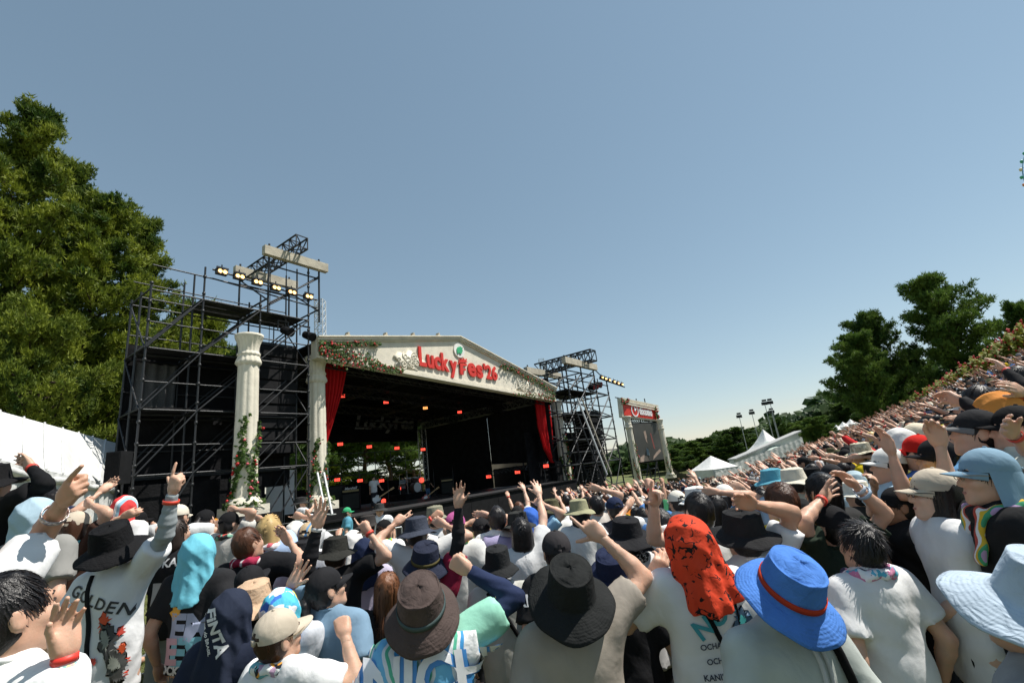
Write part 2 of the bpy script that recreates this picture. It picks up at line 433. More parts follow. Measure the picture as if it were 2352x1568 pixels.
def solve_arm(side, tgt, hint=None):
    s = 1 if side == 'R' else -1
    S = Vector((s*.172, -.015, 1.382))
    if tgt is None: T = Vector((s*.27, .04, .82))
    else: T = Vector(tgt)
    if T.z > 1.45: S = Vector((s*.158, -.010, 1.425))
    L1, L2 = .285, .335
    d = T-S; Ln = d.length; full = (L1+L2)*.992
    over = max(0, Ln-full)
    if Ln > full: T = S+d*(full/Ln); Ln = full
    Ln = max(Ln, .16); d = d.normalized()
    if hint is None: hint = Vector((s*.9, -.25, -.35)) if T.z > 1.3 else Vector((s*.5, -1, -.3))
    hv = hint-d*hint.dot(d); hv.normalize()
    a = (L1*L1-L2*L2+Ln*Ln)/(2*Ln); hh = math.sqrt(max(0, L1*L1-a*a))
    E = S+d*a+hv*hh
    u = (T-E).normalized(); Wr = E+u*.250
    return dict(s=s, S=S, E=E, W=Wr, u=u, T=T, over=over)

def hand_place(A, gesture, h, palm=None, bend=0):
    V, F = hand_mesh(gesture, h)
    u = A['u'].copy(); n = Vector(palm) if palm is not None else Vector((0, 1, .1))
    if abs(u.dot(n.normalized())) > .9: n = Vector((0, .2, -1)) if u.y > 0 else Vector((0, 1, .6))
    n = (n-u*n.dot(u)).normalized()
    if bend: u2 = (u*math.cos(R(bend))+n*math.sin(R(bend))).normalized(); n = (n*math.cos(R(bend))-u*math.sin(R(bend))).normalized(); u = u2
    x = n.cross(u)                                   # right hand: thumb at -x
    V = np.array(V)
    if A['s'] < 0: V = V*np.array([-1, 1, 1]); F = np.asarray(F)[:, ::-1]
    M = Matrix(((x.x, n.x, u.x, A['W'].x), (x.y, n.y, u.y, A['W'].y), (x.z, n.z, u.z, A['W'].z), (0, 0, 0, 1)))
    return xf(V, M), F

def head_matrix(turn=0, pitch=0, tilt=0):
    piv = Vector((0, -.03, -.12))
    return Matrix.Translation(HEADC+piv) @ Matrix.Rotation(R(turn), 4, 'Z') @ Matrix.Rotation(R(pitch), 4, 'X') @ Matrix.Rotation(R(tilt), 4, 'Y') @ Matrix.Translation(-piv)

TIER = {'near': dict(body=.025, head=.0092, hand=.0066, shirt=.0185, leg=.042), 'mid': dict(body=.034, head=.0155, hand=.0122, shirt=.034, leg=.06), 'far': dict(body=.034, head=.015, hand=.0095, shirt=.031, leg=.05)}
def body_mesh(A, gest, HM, tier, wide=1.0, feat=True):
    t = dict(TIER[tier]); t['head'] *= 1 if feat else 1.35
    P = [cone((0, -.01, .98), (0, -.01, 1.28), .130*wide, .150*wide, .05, fl=(1, 1.45, 1)), cone((-.12, -.015, 1.37), (.12, -.015, 1.37), .058, k=.07),
         cone((0, -.02, 1.36), (0, -.028, 1.47), .075, .058, .05), cone((-.05, -.005, .90), (.05, -.005, .90), .115*wide, k=.05)]
    for s in (-1, 1):
        P += [cone((s*.09, 0, .86), (s*.10, .01, .48), .080*wide, .053, .04), cone((s*.10, .01, .48), (s*.105, -.015, .09), .053, .038, .03),
              cone((s*.105, -.05, .045), (s*.12, .13, .035), .045, .035, .03)]
    Q = []
    for a in A.values():
        Q += [cone(a['S'], a['E'], .052*wide, .041, .05), cone(a['E'], a['E']*.72+a['W']*.28, .041, .042, .02), cone(a['E']*.72+a['W']*.28, a['W'], .042, .0265, .02)]
    parts = [sdf(P, max(.042, t['body']*1.6))]
    for a, q in zip(A.values(), (Q[:3], Q[3:])): parts.append(sdf(q, t['body']))
    hv, hf = head_mesh(t['head']); parts.append((xf(hv, HM), hf))
    for k, a in A.items():
        g = gest.get(k)
        parts.append(hand_place(a, g[0] if g else 'relax', t['hand'], g[1] if g else (a['s']*-1, .1, 0), g[2] if g else 0))
    return cat(*parts)
def shirt_mesh(A, kind, tier, seed, wide=1.0, hem=.80):
    h = TIER[tier]['shirt']
    P = [cone((0, -.012, 1.0), (0, -.014, 1.29), .158*wide, .172*wide, .06, fl=(1, 1.42, 1)), cone((0, -.01, hem-.08), (0, -.012, 1.02), .186*wide, .165*wide, .06, fl=(1, 1.36, 1)),
         cone((-.125, -.018, 1.372), (.125, -.018, 1.372), .071, k=.08), cone((0, -.026, 1.37), (0, -.026, 1.452), .090, .070, .05)]
    for a in A.values():
        dv = (a['E']-a['S']).normalized()
        if kind == 'tank': continue
        if kind == 'long':
            P += [cone(a['S'], a['E'], .078, .062, .05), cone(a['E'], a['W']*.95+a['E']*.05, .060, .042, .03, cut=(a['W'], a['u']))]
        else:
            e = a['S'].lerp(a['E'], .70)
            P += [cone(a['S'], a['S'].lerp(a['E'], .95), .083, .082, .05, cut=(e, dv))]
    P.append(ell((0, -.012, 1.545), (.066, .070, .070), .012, sub=True))
    amp = {'near': .0105, 'mid': .010, 'far': .009}[tier]
    return sdf(P, h, cuts=[((0, 0, hem), (0, 0, -1))], wr=wrinkle(amp, seed, .6))
def legs_mesh(short, tier, wide=1.0):
    P = [cone((-.05, -.005, .90), (.05, -.005, .90), (.112*wide), k=.05)]
    for s in (-1, 1):
        P += [cone((s*.085, 0, .84), (s*.105, .01, .50), .092*wide, .080, .04)]
        if not short: P += [cone((s*.105, .01, .50), (s*.11, -.01, .09), .080, .072, .03)]
    return sdf(P, TIER[tier]['leg'], cuts=[((0, 0, .47 if short else .06), (0, 0, -1))], wr=wrinkle(.006, 3))

# ---- headwear (all in head coordinates, face towards +y)
_HW = {}
def hair_ok(x, y, z):
    return ((y > .05) & (z > .060)) | ((y <= .05) & (y > .012) & (z > .012)) | ((y <= .012) & (y > -.022) & (z > .018)) | ((y <= -.022) & (z > -.088))
def ribbons(style, n, seg, w, seed, length=.07, lift=.10):
    r = np.random.default_rng(seed)
    e = np.array([.0815, .1005, .1085]); c = np.array([0, -.012, .010])
    whorl = np.array([.012, -.055, .095])
    out = []
    q = r.normal(size=(n*4, 3)); q /= np.linalg.norm(q, axis=1)[:, None]
    p = c+q*e
    p = p[hair_ok(p[:, 0], p[:, 1], p[:, 2])][:n]; n = len(p)
    ln = length*r.uniform(.7, 1.3, n)/seg; lf = lift*r.uniform(.3, 1.0, n)
    wd = w*r.uniform(.6, 1.2, n); swirl = r.normal(0, .22, n)
    pts = [p]; cur = p.copy(); rad = np.ones(n); dirs = None
    for i in range(seg):
        nr = (cur-c)/e; nr /= np.linalg.norm(nr, axis=1)[:, None]
        t = cur-whorl; t[:, 2] -= .03
        t -= nr*(t*nr).sum(1)[:, None]; t /= np.linalg.norm(t, axis=1)[:, None]+1e-6
        sd_ = np.cross(nr, t); t = t+sd_*swirl[:, None]; t /= np.linalg.norm(t, axis=1)[:, None]
        nx = cur+t*ln[:, None]; q = (nx-c)/e; q /= np.linalg.norm(q, axis=1)[:, None]
        cur = c+q*e*(1.015); k = (i+1)/seg
        pts.append(c+q*e*(1.015+lf*k*k)[:, None])
    if style == 'long':
        for i in range(6):
            last = pts[-1].copy(); m = last[:, 1] < .035
            last[:, 2] -= np.where(m, length*.55, .004)*r.uniform(.75, 1.1, n)
            rr = np.hypot(last[:, 0]/.098, (last[:, 1]+.012)/.112)
            lim = 1.0-.05*i*(i < 3); last[:, 0] *= np.where(rr > lim, lim/rr, 1); last[:, 1] = (last[:, 1]+.012)*np.where(rr > lim, lim/rr, 1)-.012
            low = last[:, 2] < -.16; last[:, 1] = np.where(low, np.minimum(last[:, 1], -.05)-.006*i, last[:, 1]); last[:, 0] += r.normal(0, .002, n)
            pts.append(last)
    pts = np.stack(pts, 1); K = pts.shape[1]
    tang = np.gradient(pts, axis=1); nr = (pts-c); sd_ = np.cross(tang, nr); sd_ /= np.linalg.norm(sd_, axis=2)[:, :, None]+1e-9
    tap = np.array([1-.75*(k/(K-1))**2 for k in range(K)])
    off = sd_*(wd[:, None]*tap[None, :])[:, :, None]*.5
    V = np.stack([pts-off, pts+off], 2).reshape(-1, 3); F = []
    base = np.arange(n)*K*2
    for k in range(K-1):
        a = base+k*2; F.append(np.stack([a, a+1, a+3, a+2], 1))
    return V, np.concatenate(F)
def hair(style, tier='near', seed=1):
    key = ('hair', style, tier, seed)
    if key in _HW: return _HW[key]
    h = {'near': .0095, 'mid': .015, 'far': .020}[tier]
    P = [ell((0, -.016, .015), (.0835, .1015, .1055), cut=None)]
    if style in ('short', 'spiky', 'pony', 'bob', 'cap', 'under'): P += [ell((0, -.035, -.045), (.074, .066, .065), .03)]
    if style == 'bob': P += [cone((0, -.035, .0), (0, -.03, -.10), .092, .098, .02, fl=(1, 1.15, 1), cut=((0, 0, -.135), (0, .2, -1)))]
    if style == 'long': P += [cone((0, -.045, -.02), (0, -.078, -.29), .062, .050, .04, fl=(1, 1.5, 1))]
    if style == 'pony': P += [cone((0, -.115, .02), (0, -.150, -.03), .018, .032, .02), cone((0, -.150, -.03), (0, -.142, -.20), .033, .012, .02)]
    P += [ell((0, .110, -.055), (.075, .075, .105), .012, sub=True), ell((.10, .045, -.07), (.05, .045, .075), .01, sub=True), ell((-.10, .045, -.07), (.05, .045, .075), .01, sub=True)]
    if style in ('bob', 'long'): P = P[:-2]
    r = np.random.default_rng(seed); ph = r.uniform(0, 6, 3)
    parts = [sdf(P, h, wr=lambda X, Y, Z: .003*np.sin(90*np.arctan2(X, -Y-.03)/2+8*Z+ph[0])+.002*np.sin(60*X+40*Y+ph[1]))]
    if tier == 'near' and style != 'cap':
        parts.append(ribbons('long' if style in ('long', 'bob') else style, 900 if style != 'under' else 420, 4, .0058, seed, {'spiky': .055, 'long': .075, 'bob': .028}.get(style, .062), {'spiky': .30}.get(style, .10)))
    elif tier == 'mid' and style != 'cap':
        parts.append(ribbons('long' if style in ('long', 'bob') else style, 220 if style != 'under' else 90, 3, .011, seed, {'long': .07, 'bob': .03}.get(style, .06), .12))
    _HW[key] = mesh('hair', *cat(*parts)); return _HW[key]
def bucket(brim=.072, droop=.035, seed=1, n=44, crown=.086, puff=.008):
    key = ('bucket', brim, droop, seed, n, crown)
    if key in _HW: return _HW[key]
    r = np.random.default_rng(seed); ph = r.uniform(0, 6.3, 6)
    zt = .036+crown
    prof = [(.0005, zt+puff), (.035, zt+puff), (.062, zt+puff*.6), (.080, zt-.003), (.0865, zt-.007), (.0905, zt-.004), (.0915, zt-.010), (.0945, zt-.03), (.0995, zt-.058), (.104, .034), (.1055, .026), (.107, .020)]
    nb = 7
    for i in range(1, nb+1):
        f = i/nb; prof.append((.107+brim*f, .018-droop*f**1.35))
    e = prof[-1]; prof += [(e[0]-.001, e[1]-.004), (.107+brim*.5, .012-droop*.5**1.35), (.104, .014), (.098, .03)]
    def mod(t, k):
        if k < 12:
            w = min(1, k/5); return 1+.014*w*math.sin(3*t+ph[0])*math.sin(k*.9+ph[1])+.008*w*math.sin(7*t+ph[2]+k*.7), .0045*math.sin(2*t+ph[3]+k)*(1-w*.5)+(.004*math.sin(5*t+k*2.1+ph[1]) if k < 5 else 0)
        f = (k-11)/nb if k <= 11+nb else (1 if k == 12+nb else (.5 if k == 13+nb else 0))
        return 1+.02*f*math.sin(3*t+ph[4]), brim/.07*f*(.011*math.sin(2*t+ph[3])+.008*math.sin(3*t+ph[5])+.004*math.sin(7*t+ph[2]))
    V, F = lathe(prof, n, .96, 1.12, mod); V = np.array(V); V[:, 1] -= .012
    _HW[key] = mesh('bucket_hat', V, F); return _HW[key]
def cap_dome(n=48, hole=True):
    key = ('cap', n, hole)
    if key in _HW: return _HW[key]
    prof = [(.0005, 1.0)]+[(math.sin(R(a)), math.cos(R(a))) for a in (10, 20, 32, 44, 56, 67, 77, 85, 90)]+[(1.0, -.14)]
    def mod(t, k):
        d = min(abs((t-math.pi/6) % (math.pi/3)), math.pi/3-abs((t-math.pi/6) % (math.pi/3)))
        return 1+(.012*math.exp(-(d/.05)**2) if k else 0)+.006*math.sin(4*t+k), 0
    prof = [(r_*.093, .030+z*.098) for r_, z in prof]
    V, F = lathe(prof, n, 1.0, 1.14, mod); V = np.array(V); V[:, 1] -= .012; F = [f for f in F]
    if hole:
        F = [f for f in F if not (np.mean(V[list(f), 1]) < -.085 and abs(np.mean(V[list(f), 0])) < .040 and np.mean(V[list(f), 2]) < .070-.02*abs(np.mean(V[list(f), 0]))/.03)]
    b = MB(); b.V = [tuple(v) for v in V]; b.F = [tuple(f) for f in F]; b.mi = [0]*len(F)
    bv, bf = lathe([(.0005, .1345), (.006, .134), (.009, .130), (.009, .126)], 10); b.add([(x, y-.012, z) for x, y, z in bv], bf)
    if hole:
        V2 = []; m = 9
        for i in range(m):
            t = R(-90-26+52*i/(m-1)); x, y = .0945*math.cos(t), .0945*1.14*math.sin(t)-.012
            V2 += [(x, y, .017), (x, y, .037)]
        b.add(V2, [(2*i, 2*i+2, 2*i+3, 2*i+1) for i in range(m-1)]); b.box((-.012, -.126, .013), (.010, -.117, .041))
    _HW[key] = mesh('cap', b.V, b.F); return _HW[key]
def cap_bill(length=.078, curve=.026, flat=False):
    key = ('bill', length, curve)
    if key in _HW: return _HW[key]
    nu, nv = 17, 6; V = []; F = []
    for side in (0, 1):
        for j in range(nv):
            v = j/(nv-1)
            for i in range(nu):
                u = -1+2*i/(nu-1); a = R(68)*u
                bx, by = .094*math.sin(a), .107*math.cos(a)-.012
                tx, ty = .088*u*(1-.10*abs(u)**3), by+length*(1-abs(u)**2.6)
                x = bx+(tx-bx)*v; y = by+(ty-by)*v; z = .020-.012*v-curve*(u*u)*(.25+.75*v)-(.0035 if side else 0)
                V.append((x, y, z))
    o = nu*nv
    for j in range(nv-1):
        for i in range(nu-1):
            a = j*nu+i; F.append((a, a+1, a+nu+1, a+nu)); F.append((o+a, o+a+nu, o+a+nu+1, o+a+1))
    for i in range(nu-1): a = (nv-1)*nu+i; F.append((a, a+1, o+a+1, o+a))
    _HW[key] = mesh('bill', V, F); return _HW[key]
def flap(length=.23, seed=1, spread=112, flare=.35):
    key = ('flap', length, seed, spread)
    if key in _HW: return _HW[key]
    r = np.random.default_rng(seed); ph = r.uniform(0, 6, 4); nu, nv = 41, 12; V = []; F = []
    for side in (0, 1):
        for j in range(nv):
            v = j/(nv-1)
            for i in range(nu):
                u = -1+2*i/(nu-1); a = R(spread)*u
                f = 1+flare*v+(.10*v)*math.sin(9*u+ph[0])+.05*v*math.sin(17*u+ph[1]+2*v)-.004*side/.09
                V.append((.0935*f*math.sin(a)*(1-.05*v), -.107*f*math.cos(a)*.97-.014-.035*v, .022-length*v*(1-.30*abs(u)**3)+.008*v*math.sin(6*u+ph[2])))
    o = nu*nv
    for j in range(nv-1):
        for i in range(nu-1):
            a = j*nu+i; F.append((a, a+nu, a+nu+1, a+1)); F.append((o+a, o+a+1, o+a+nu+1, o+a+nu))
    _HW[key] = mesh('neck_flap', V, F); return _HW[key]
def hood(seed=1, tier='near', length=.30, spread=.15, full=0):
    """cloth worn over the head and falling to the shoulders"""
    key = ('hood', seed, tier, length, spread)
    if key in _HW: return _HW[key]
    r = np.random.default_rng(seed); ph = r.uniform(0, 6, 4)
    P = [ell((0, -.012, .018), (.098, .122, .118)), cone((0, -.030, -.01), (0, -.075, -length), .104, spread, .05, fl=(1, 1.28, 1)),
         ell((0, .165, -.06), (.085, .125, .14), .012, sub=True), ell((0, .12, -.30), (.09, .12, .16), .03, sub=True)]
    def wr(X, Y, Z):
        a = np.arctan2(X, -Y-.0); dn = np.clip((.06-Z)/.3, 0, 1)
        return -.024*dn*np.sin(6*a+ph[0]+2*Z)*np.abs(np.sin(4*a+ph[1]))-.009*np.sin(15*a+ph[2]+5*Z)*dn-.003*(1-2*np.abs(np.sin(15*X+21*Y+16*Z+ph[3]+2*np.sin(7*Z+7*X))))
    V, F = sdf(P, {'near': .0085, 'mid': .014, 'far': .022}[tier], cuts=[((0, -.07, -length+.03), (0, .25, -1))], wr=wr)
    _HW[key] = mesh('head_towel', V, F); return _HW[key]
def scarf(seed=1, tier='near', rr=.030):
    key = ('scarf', seed, tier)
    if key in _HW: return _HW[key]
    r = np.random.default_rng(seed); ph = r.uniform(0, 6, 4)
    P = []
    m = 12
    for i in range(m):
        a, b = 2*math.pi*i/m, 2*math.pi*(i+1)/m
        g = lambda t: (.092*math.cos(t), -.02+.088*math.sin(t), 1.445+.016*math.sin(t+math.pi))
        P.append(cone(g(a), g(b), rr*(1+.2*math.sin(3*a+ph[0])), rr*(1+.2*math.sin(3*b+ph[0])), .012))
    P += [cone((.05, .075, 1.43), (.07, .13, 1.22), .03, .035, .03, fl=(1, 1.8, 1)), cone((-.05, .075, 1.43), (-.06, .13, 1.25), .03, .035, .03, fl=(1, 1.8, 1))]
    V, F = sdf(P, {'near': .009, 'mid': .015, 'far': .02}[tier], wr=lambda X, Y, Z: .005*np.sin(70*Z+9*np.arctan2(X, Y)+ph[1]))
    _HW[key] = mesh('neck_towel', V, F); return _HW[key]
def face_bits():
    if 'face' in _HW: return _HW['face']
    out = []
    for s in (-1, 1):
        b = MB(); b.tube([(s*.047, .082, .020), (s*.034, .0895, .0245), (s*.020, .0905, .021)], [.0025, .0042, .003], 5); out.append(('eyebrow', mesh('eyebrow', b.V, b.F)))
        b = MB(); b.tube([(s*.042, .0855, -.002), (s*.031, .0918, .001), (s*.021, .0885, -.003)], [.0018, .0050, .0018], 6); out.append(('eye', mesh('eye', b.V, b.F)))
    b = MB(); b.tube([(-.022, .085, -.080), (-.010, .0945, -.0785), (0, .0950, -.081), (.010, .0945, -.0785), (.022, .085, -.080)], [.0015, .0062, .0060, .0062, .0015], 6); out.append(('mouth', mesh('mouth', b.V, b.F)))
    _HW['face'] = out; return out
def glasses(dark=True):
    b = MB()
    for s in (-1, 1):
        b.tube([(s*(.034+.024*math.cos(t)), .104-.006*abs(math.cos(t))*0, -.004+.018*math.sin(t)) for t in [2*math.pi*i/12 for i in range(13)]], .0018, 5)
        if dark: b.add([(s*.034+.024*math.cos(2*math.pi*i/12), .104, -.004+.018*math.sin(2*math.pi*i/12)) for i in range(12)], [tuple(range(12))])
        b.tube([(s*.058, .103, .002), (s*.082, .06, .004), (s*.086, -.01, .002)], .0018, 5)
    b.bar((-.011, .105, 0), (.011, .105, 0), .0018, 5)
    return mesh('glasses', b.V, b.F, True)

def ring_on_arm(A, f, rad, wid, name, m, root, thick=.004):
    """band round the forearm at fraction f between elbow and wrist"""
    p = A['E'].lerp(A['W'], f); u = A['u']
    V, F = lathe([(rad, -wid/2), (rad+thick, -wid/2), (rad+thick, wid/2), (rad, wid/2), (rad, -wid/2)], 20)
    q = Vector((0, 0, 1)).rotation_difference(u)
    return obj(name, mesh(name, [q @ Vector(v)+p for v in V], F), m, root)
def arm_cover(A, f0, m, root, tier, f1=.97):
    a0 = A['S'].lerp(A['E'], f0); wq = A['E'].lerp(A['W'], f1)
    P = [cone(a0, A['E'], .053, .0445, .02, cut=(a0, (A['S']-A['E']).normalized())), cone(A['E'], A['E'].lerp(A['W'], .3), .0445, .045, .02), cone(A['E'].lerp(A['W'], .3), wq, .045, .031, .02, cut=(wq, A['u']))]
    sd_ = random.randint(0, 99)
    V, F = sdf(P, {'near': .009, 'mid': .014, 'far': .02}[tier], wr=lambda X, Y, Z: .0016*np.sin(150*Z+40*X+sd_+2*np.sin(30*Y)))
    return obj('arm_sleeve', mesh('arm_sleeve', V, F), m, root)

def text_verts(txt, size, bold=.0, shear=0, ext=0, sx=1.0, sp=1.0):
    cu = bpy.data.curves.new('t', 'FONT'); cu.body = txt; cu.size = size; cu.offset = bold*size; cu.shear = shear; cu.align_x = 'CENTER'; cu.align_y = 'CENTER'
    cu.space_character = sp; cu.extrude = ext; cu.resolution_u = 3
    o = bpy.data.objects.new('t', cu); me = o.to_mesh()
    V = [Vector((v.co.x*sx, v.co.y, v.co.z)) for v in me.vertices]; F = [tuple(p.vertices) for p in me.polygons]
    o.to_mesh_clear(); bpy.data.objects.remove(o); bpy.data.curves.remove(cu)
    return V, F
def drape(V, F, bvh, x0, z0, off=.004, ang=0, sub=0, front=False, maxlen=.03):
    """lay a flat shape (x, y) against the back (or front) of a garment"""
    bm = bmesh.new(); vs_ = [bm.verts.new(v) for v in V]
    for f in F:
        try: bm.faces.new([vs_[i] for i in f])
        except ValueError: pass
    bmesh.ops.triangulate(bm, faces=bm.faces[:])
    for _ in range(3):
        es = [e for e in bm.edges if e.calc_length() > maxlen]
        if not es: break
        bmesh.ops.subdivide_edges(bm, edges=es, cuts=1)
        bmesh.ops.triangulate(bm, faces=[f for f in bm.faces if len(f.verts) > 3])
    ca, sa = math.cos(R(ang)), math.sin(R(ang)); sg = -1 if front else 1
    out = []; 
    for v in bm.verts:
        x = (v.co.x*ca-v.co.y*sa)*sg+x0; z = v.co.x*sa+v.co.y*ca+z0
        hit = bvh.ray_cast(Vector((x, -1.0*sg, z)), Vector((0, sg, 0)))
        out.append(hit[0]+hit[1]*off if hit[0] is not None else None)
    bm.verts.index_update()
    Fo = [tuple(v.index for v in f.verts) for f in bm.faces if all(out[v.index] is not None for v in f.verts)]
    Vo = [o if o is not None else Vector((0, 0, 1.2)) for o in out]
    bm.free(); return Vo, Fo

WARN = []
STAGE_T = Vector((-2.5, 21, 0))
def to_stage(p): return math.degrees(math.atan2(p.x-STAGE_T.x, STAGE_T.y-p.y))
def person(px, py, d, face=None, head=(0, 0, 0), sk=0, hr=('short', 'black'), hat=None, top=('tee', WHITE), legs=((.03, .03, .035), False), R_=None, L_=None,
           tier=None, lab='', wide=1.0, sleeves=None, bands=(), towel=None, hem=.80, prints=(), straps=(), glass=None, seed=None, s=None, feat=False, cape=None):
    """one person; (px, py) = middle of the skull, d = distance; R_/L_ = (x, y, dd, gesture[, palm, bend, hint])"""
    tier = tier or ('near' if d < 3.3 else 'mid')
    seed = seed if seed is not None else int(px*7+py) % 1000
    Hc = W(px, py, d); g = ground(Hc.x, Hc.y)
    sc = s or min(1.05, max(.90, (Hc.z-g)/1.585))
    if d < 3.6: head = (head[0], head[1]+9, head[2])
    err = (Hc.z-g)-1.585*sc
    if abs(err) > .06: WARN.append((lab[:40], round(err, 2), round(d, 2)))
    HM = head_matrix(*head)
    if face is None: face = to_stage(Hc)
    rz = R(face); rot = Matrix.Rotation(rz, 4, 'Z')
    base = Hc-(rot @ (Vector(HM @ Vector((0, 0, 0, 1))[:3] if False else (HM @ Vector((0, 0, 0)))))*sc)
    M = Matrix.Translation(base) @ rot @ Matrix.Scale(sc, 4)
    root = empty('person', mat=M)
    props(root, lab, 'person', 'festival crowd')
    Mi = M.inverted(); A = {}; gest = {}
    for k, q in (('R', R_), ('L', L_)):
        if q is None: A[k] = solve_arm(k, None); continue
        t = Mi @ W(q[0], q[1], d+q[2]); hint = Mi.to_3x3() @ Vector(q[6]) if len(q) > 6 and q[6] is not None else None
        A[k] = solve_arm(k, t, hint); pl = q[4] if len(q) > 4 else None
        if pl == 'cam': pl = Mi.to_3x3() @ (CAM-W(q[0], q[1], d+q[2])).normalized()
        elif pl == 'away': pl = Mi.to_3x3() @ (W(q[0], q[1], d+q[2])-CAM).normalized()
        elif pl is not None: pl = Mi.to_3x3() @ (RT*pl[0]+UP*pl[1]-FW*pl[2])
        gest[k] = (q[3], pl, q[5] if len(q) > 5 else 0)
        if A[k]['over'] > .05: WARN.append((lab[:40], 'arm '+k, round(A[k]['over'], 2)))
    V, F = body_mesh(A, gest, HM, tier, wide, feat)
    skm = skin(sk)
    obj('body', mesh('body', V, F), skm, root)
    if feat:
        for nm, me in face_bits(): obj(nm, me, plain('lips', (.42, .17, .13), .5, bmp=0) if nm == 'mouth' else hairm('dark'), root, HM)
    tk, tc = top[0], top[1]
    V, F = shirt_mesh(A, tk, tier, seed, wide*1.02, hem)
    tm = tc if not isinstance(tc, tuple) else cloth(tc)
    sv = mesh('shirt', V, F); so = obj({'tee': 'shirt', 'tank': 'tank_top', 'long': 'jacket'}[tk], sv, tm, root)
    if legs:
        V2, F2 = legs_mesh(legs[1], 'mid' if tier == 'near' else 'far', wide)
        obj('shorts' if legs[1] else 'trousers', mesh('trousers', V2, F2), cloth(legs[0]), root)
    if hr: obj('hair', hair(hr[0] if not (hat and hr[0] == 'short') else 'under', tier, seed % 3), hairm(hr[1]), root, HM)
    if tier == 'near' and not towel and tk == 'tee':
        b = MB(); b.tube([(.073*math.cos(t), -.022+.073*math.sin(t), 1.463-.020*math.sin(t)) for t in [2*math.pi*i/24 for i in range(25)]], .0085, 6); b.build('collar', tm, root, True)
    if hat: headwear(hat, tier, seed, root, HM)
    for k, f0, m in sleeves or (): arm_cover(A[k], f0, cloth(m), root, tier)
    for k, f, m in bands:
        ring_on_arm(A[k], f, .031 if f > .85 else .040, .022, 'wristband', plain('band_%d' % (int(m[0]*999)+int(m[1]*99)), m, .5, bmp=0) if isinstance(m, tuple) else m, root)
    if glass:
        gm_ = glasses(glass == 'dark'); obj('glasses', gm_, plain('glasses_'+glass, (.012, .012, .014) if glass == 'dark' else (.30, .22, .12), .2, bmp=0), root, HM)
    if towel: obj('neck_towel', scarf(seed % 4, tier), towel, root)
    if prints or straps or cape:
        bvh = BVHTree.FromPolygons([Vector(v) for v in V.tolist()], [tuple(f) for f in F.tolist()])
        for (x0, x1, z0, z1, cmat) in cape or ():
            gn = 22; gv = [Vector((x0+(x1-x0)*i/gn, z0+(z1-z0)*j/gn, 0)) for j in range(gn+1) for i in range(gn+1)]; gf = [(j*(gn+1)+i, j*(gn+1)+i+1, (j+1)*(gn+1)+i+1, (j+1)*(gn+1)+i) for j in range(gn) for i in range(gn)]
            dv, df = drape(gv, gf, bvh, 0, 0, .016)
            dv = [v+Vector((0, -.012*math.sin(31*v.x+9*v.z)-.01*math.sin(17*v.z+20*v.x), 0)) for v in dv]; o_ = obj('back_towel', mesh('back_towel', dv, df), cmat, root); md = o_.modifiers.new('thick', 'SOLIDIFY'); md.thickness = .006
        for pr in prints:
            txt, size, x, z, c = pr[:5]; kw = pr[5] if len(pr) > 5 else {}
            tv, tf = text_verts(txt, size, kw.get('bold', .02), kw.get('shear', 0), sx=kw.get('sx', 1), sp=kw.get('sp', 1)) if isinstance(txt, str) else txt
            dv, df = drape(tv, tf, bvh, x, z, kw.get('off', .005), kw.get('ang', 0), front=kw.get('front', False))
            if df: obj('lettering' if isinstance(txt, str) else 'shirt_graphic', mesh('lettering', dv, df), plain('ink_%d_%d_%d' % tuple(int(v*200) for v in c), c, .6, bmp=0), so)
        for st in straps:
            pts, wd, c = st[:3]; Pp = []
            for i in range(len(pts)-1):
                for j in range(6):
                    f = j/6; Pp.append((pts[i][0]+(pts[i+1][0]-pts[i][0])*f, pts[i][1]+(pts[i+1][1]-pts[i][1])*f))
            Pp.append(pts[-1]); q = []
            for x, z in Pp:
                hit = bvh.ray_cast(Vector((x, -1, z)), Vector((0, 1, 0)))
                if hit[0] is not None: q.append(hit[0]+hit[1]*wd*.5)
            if len(q) > 2:
                b = MB(); b.tube(q, wd, 6); b.build('strap', cloth(c), root, True)
    return root, A, HM, M
